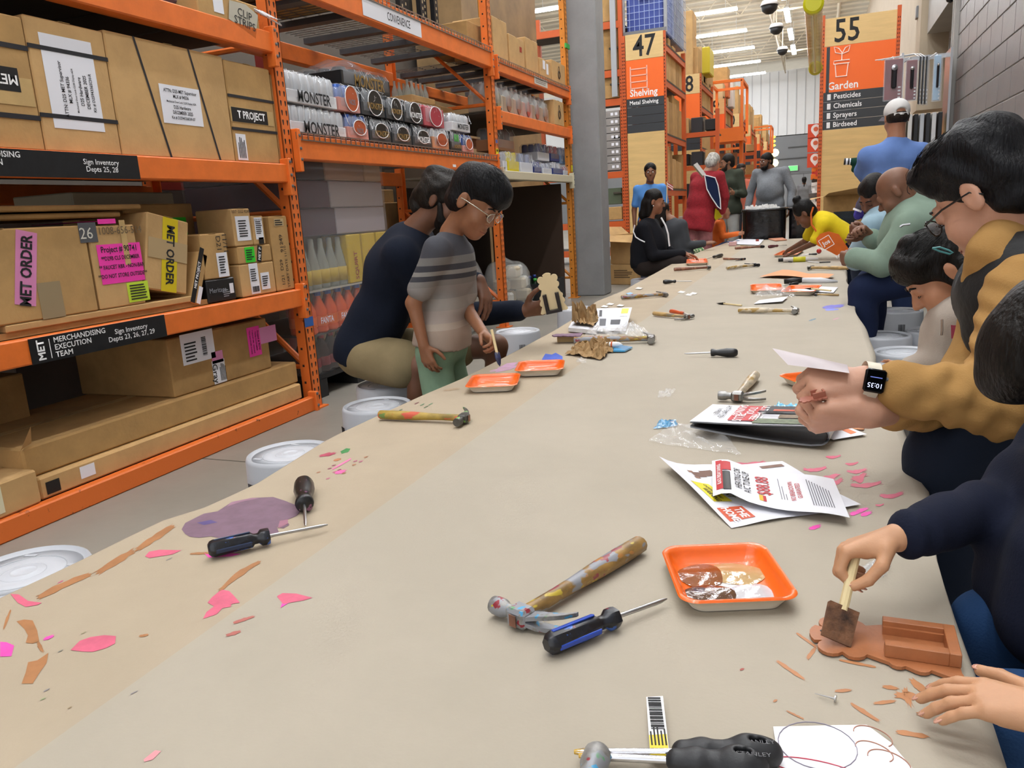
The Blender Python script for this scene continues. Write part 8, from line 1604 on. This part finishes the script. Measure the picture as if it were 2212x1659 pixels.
# ---------------------------------------------------------------- buckets used as stools
BK = mat('#b9bcc2', .45, noise=(3., .05)); BKT = mat('#c6c9cf', .4)
def bucket(label, x, y, rz=0., band=None, z=0.):
    t = thing('bucket_stool', label, 'bucket', (x, y, z), rz, group='upturned plastic buckets'); b = MB(); h = .37
    b.lathe([(.152, 0), (.156, .004), (.156, .03), (.148, .034), (.148, .075), (.152, .078), (.152, .088), (.146, .092), (.137, h-.012), (.133, h-.002), (.128, h), (.122, h-.006), (.118, h-.008)], 40).build('bucket_wall', BK, t, auto=50)
    b = MB(); b.lathe([(.1185, h-.008), (.060, h-.007), (.030, h-.006), (.028, h-.004), (.024, h-.004), (.022, h-.006), (.006, h-.006), (0, h-.005)], 40).build('bucket_bottom', BKT, t, True)
    for r_ in (.085, .045): MB().tube([(r_*math.cos(a), r_*math.sin(a), h-.007) for a in np.linspace(0, 6.283, 33)], .0012, 5, caps=False).build('moulded_ring', BK, t, True)
    for a in (.4, 2.1, 4.0): MB().box((.1*math.cos(a), .1*math.sin(a), h-.0065), (.03, .012, .001), b=.0003).build('moulded_mark', BK, t)
    for a in (-1.9, -1.2):
        M = frame((.1415*math.cos(a), .1415*math.sin(a), h-.09), (-math.sin(a), math.cos(a), 0), (0.02*math.cos(a), .02*math.sin(a), 1)); M = M @ tr(0, 0, .0035)
        if a < -1.5: barcode(t, M, .035, .045, INK); lines(t, M @ tr(0, -.04, 0), .03, .02, 2, INK)
    if band: MB().lathe([(.1475, .10), (.1435, .20)], 40).build('colour_band', mat(band, .5), t, True)
    return t
bks = [(-1.60, 2.53, 'upturned pale bucket with a barcode near the green painted hammer'), (-1.555, 1.92, 'upturned pale bucket beside the mauve paint patch'), (-1.61, 1.05, 'upturned pale bucket at the near corner beside the brown strokes'), (-1.63, 5.36, 'pale bucket with a dark band behind the crumpled paper'), (-1.70, 4.35, 'pale bucket standing behind the bear kit hand')]
for i, (x, y, lab) in enumerate(bks): bucket(lab, x, y, .3*i-.35, '#24262c' if i == 3 else None)
p_ = man1.root.location; bucket('bucket under the seated man in navy', p_.x+.10, p_.y-.02, .5, '#8d2f2c'); p_ = w1.root.location; bucket('bucket under the seated woman in black', p_.x, p_.y, .2)
for i, (x, y, z, lab) in enumerate(((1905, 722, .37, 'empty upturned bucket beside the draped paper'), (1957, 758, .37, 'empty upturned bucket next to the girl in cream'))): q = PZ(x, y, z); bucket(lab, q.x, q.y, .6*i, '#a02a2a')
q = PZ(1930, 795, .37); bucket('pale bucket half hidden by the tan sleeve', q.x+.02, q.y, 1.1)
for R_, lab in ((lb, 'bucket under the man in light blue'), (bd, 'bucket under the bald man in sage'), (gl, 'bucket under the girl in cream'), (gm2, 'bucket under the man with glasses'), (nv, 'bucket under the child in navy')): q = R_.root.location; bucket(lab, q.x, q.y, .4)
# patterned bag under the table beside the man in tan, green bag with star
t = thing('cloth_bag', 'dark green holiday bag with pale stars on the floor by the buckets', 'bag', tuple(PZ(1985, 760, .2))); t.location.z = 0; t.location.x += .25; t.location.y += .45; MB().box((0, 0, .2), (.3, .28, .4), b=.03).build('bag_body', mat('#1c3a28', .7), t)
for (x, z) in ((-.07, .27), (.05, .3), (.0, .15)): MB().add([((.03 if k % 2 == 0 else .013)*math.cos(math.pi/2+k*math.pi/5)+x, -.143, (.03 if k % 2 == 0 else .013)*math.sin(math.pi/2+k*math.pi/5)+z) for k in range(10)], [tuple(range(10))]).build('star', mat('#cfd2c8', .6), t)
t = thing('paper_bag', 'white paper bag with a pink and blue flower under the tan sleeve', 'bag', tuple(PZ(1975, 950, .30))); t.location.z = 0; MB().box((.03, .06, .22), (.14, .16, .44), b=.01).build('bag_body', mat('#b9cdd2', .7), t); b = MB()
for k in range(10): a = k*.628; b.tube([(.0+.008*math.cos(a), -.022, .33+.008*math.sin(a)), (.0+.05*math.cos(a), -.022, .33+.05*math.sin(a))], .003, 4)
b.build('flower_print', mat('#6f8a9c', .6), t); MB().lathe([(.022, 0), (.02, .003), (0, .004)], 10, frame((0, -.021, .33), (1, 0, 0), (0, 0, 1))).build('flower_centre', mat('#b04a6a', .6), t)
# people at the far side of the table: seated in green floral, child with apron
J = pose(float(Q(1470, 480, 9.2)[0]), 9.2, .9, 1.4); J['pel'] = Q(1470, 520, 9.2)*A3((1, 1, 0))+A3((0, 0, .46)); J['neck'] = J['pel']+A3((-.10, .02, .42)); J['head'] = J['neck']+A3((-.10, .02, .10)); r = J['_r']
for q, sg in (('L', -1), ('R', 1)): J['sh'+q] = J['neck']+r*sg*.16-A3((0, 0, .06)); J['el'+q] = J['sh'+q]+A3((.05, 0, -.24)); J['wr'+q] = J['el'+q]+A3((.2, .05, .02)); J['hip'+q] = J['pel']+r*sg*.09; J['kn'+q] = J['hip'+q]+A3((.10, .30, .02)); J['an'+q] = J['kn'+q]*A3((1, 1, 0))+A3((0, 0, .08))
fp = person('seated woman in a green floral dress beside the woman in red', clean(J), s=.92, sk='#8a6048', hair='long', hairc='#1a1512', topm=mat('#3a3d42', .9), botm=mat('#3f7a44', .9, noise=(28., .5), col2='#cfc8b0', thr=(.42, .5)), h=.013, off=.03, seed=41)
J = pose(float(Q(1552, 480, 10.9)[0]), 10.9, 0., 1.1); J['pel'] = Q(1550, 505, 10.9)*A3((1, 1, 0))+A3((0, 0, .46)); J['neck'] = J['pel']+A3((.03, 0, .36)); J['head'] = J['neck']+A3((.05, 0, .10)); r = J['_r']
for q, sg in (('L', -1), ('R', 1)): J['sh'+q] = J['neck']+r*sg*.12-A3((0, 0, .05)); J['el'+q] = J['sh'+q]+A3((.05, 0, -.17)); J['wr'+q] = J['el'+q]+A3((.20, .0, .02)); J['hip'+q] = J['pel']+r*sg*.07; J['kn'+q] = J['hip'+q]+A3((.26, .0, .02)); J['an'+q] = J['kn'+q]*A3((1, 1, 0))+A3((0, 0, .08))
kp = person('small child in an orange apron seated beyond the woman in red', clean(J), s=.64, sk='#a5765c', hair='short', hairc='#2a211b', topm=AP, bot='#56719c', h=.013, off=.02, seed=42)
t = thing('hand_flag', 'small striped flag held beside the boy in blue', 'flag', tuple(Q(1448, 405, 9.9))); b = Vector(t.location)
for k in range(5): MB().add([Vector(Q(1442+x, 393+k*2.4+y, 9.9))-b for x, y in ((0, 0), (12, 8), (12, 10.4), (0, 2.4))], [(0, 1, 2, 3)]).build('stripe', mat('#b03038' if k % 2 == 0 else '#e2dcd6', .7), t)
MB().tube([Vector(Q(1441, 392, 9.9))-b, Vector(Q(1440, 440, 9.9))-b], .006, 5).build('stick', WOODL, t)
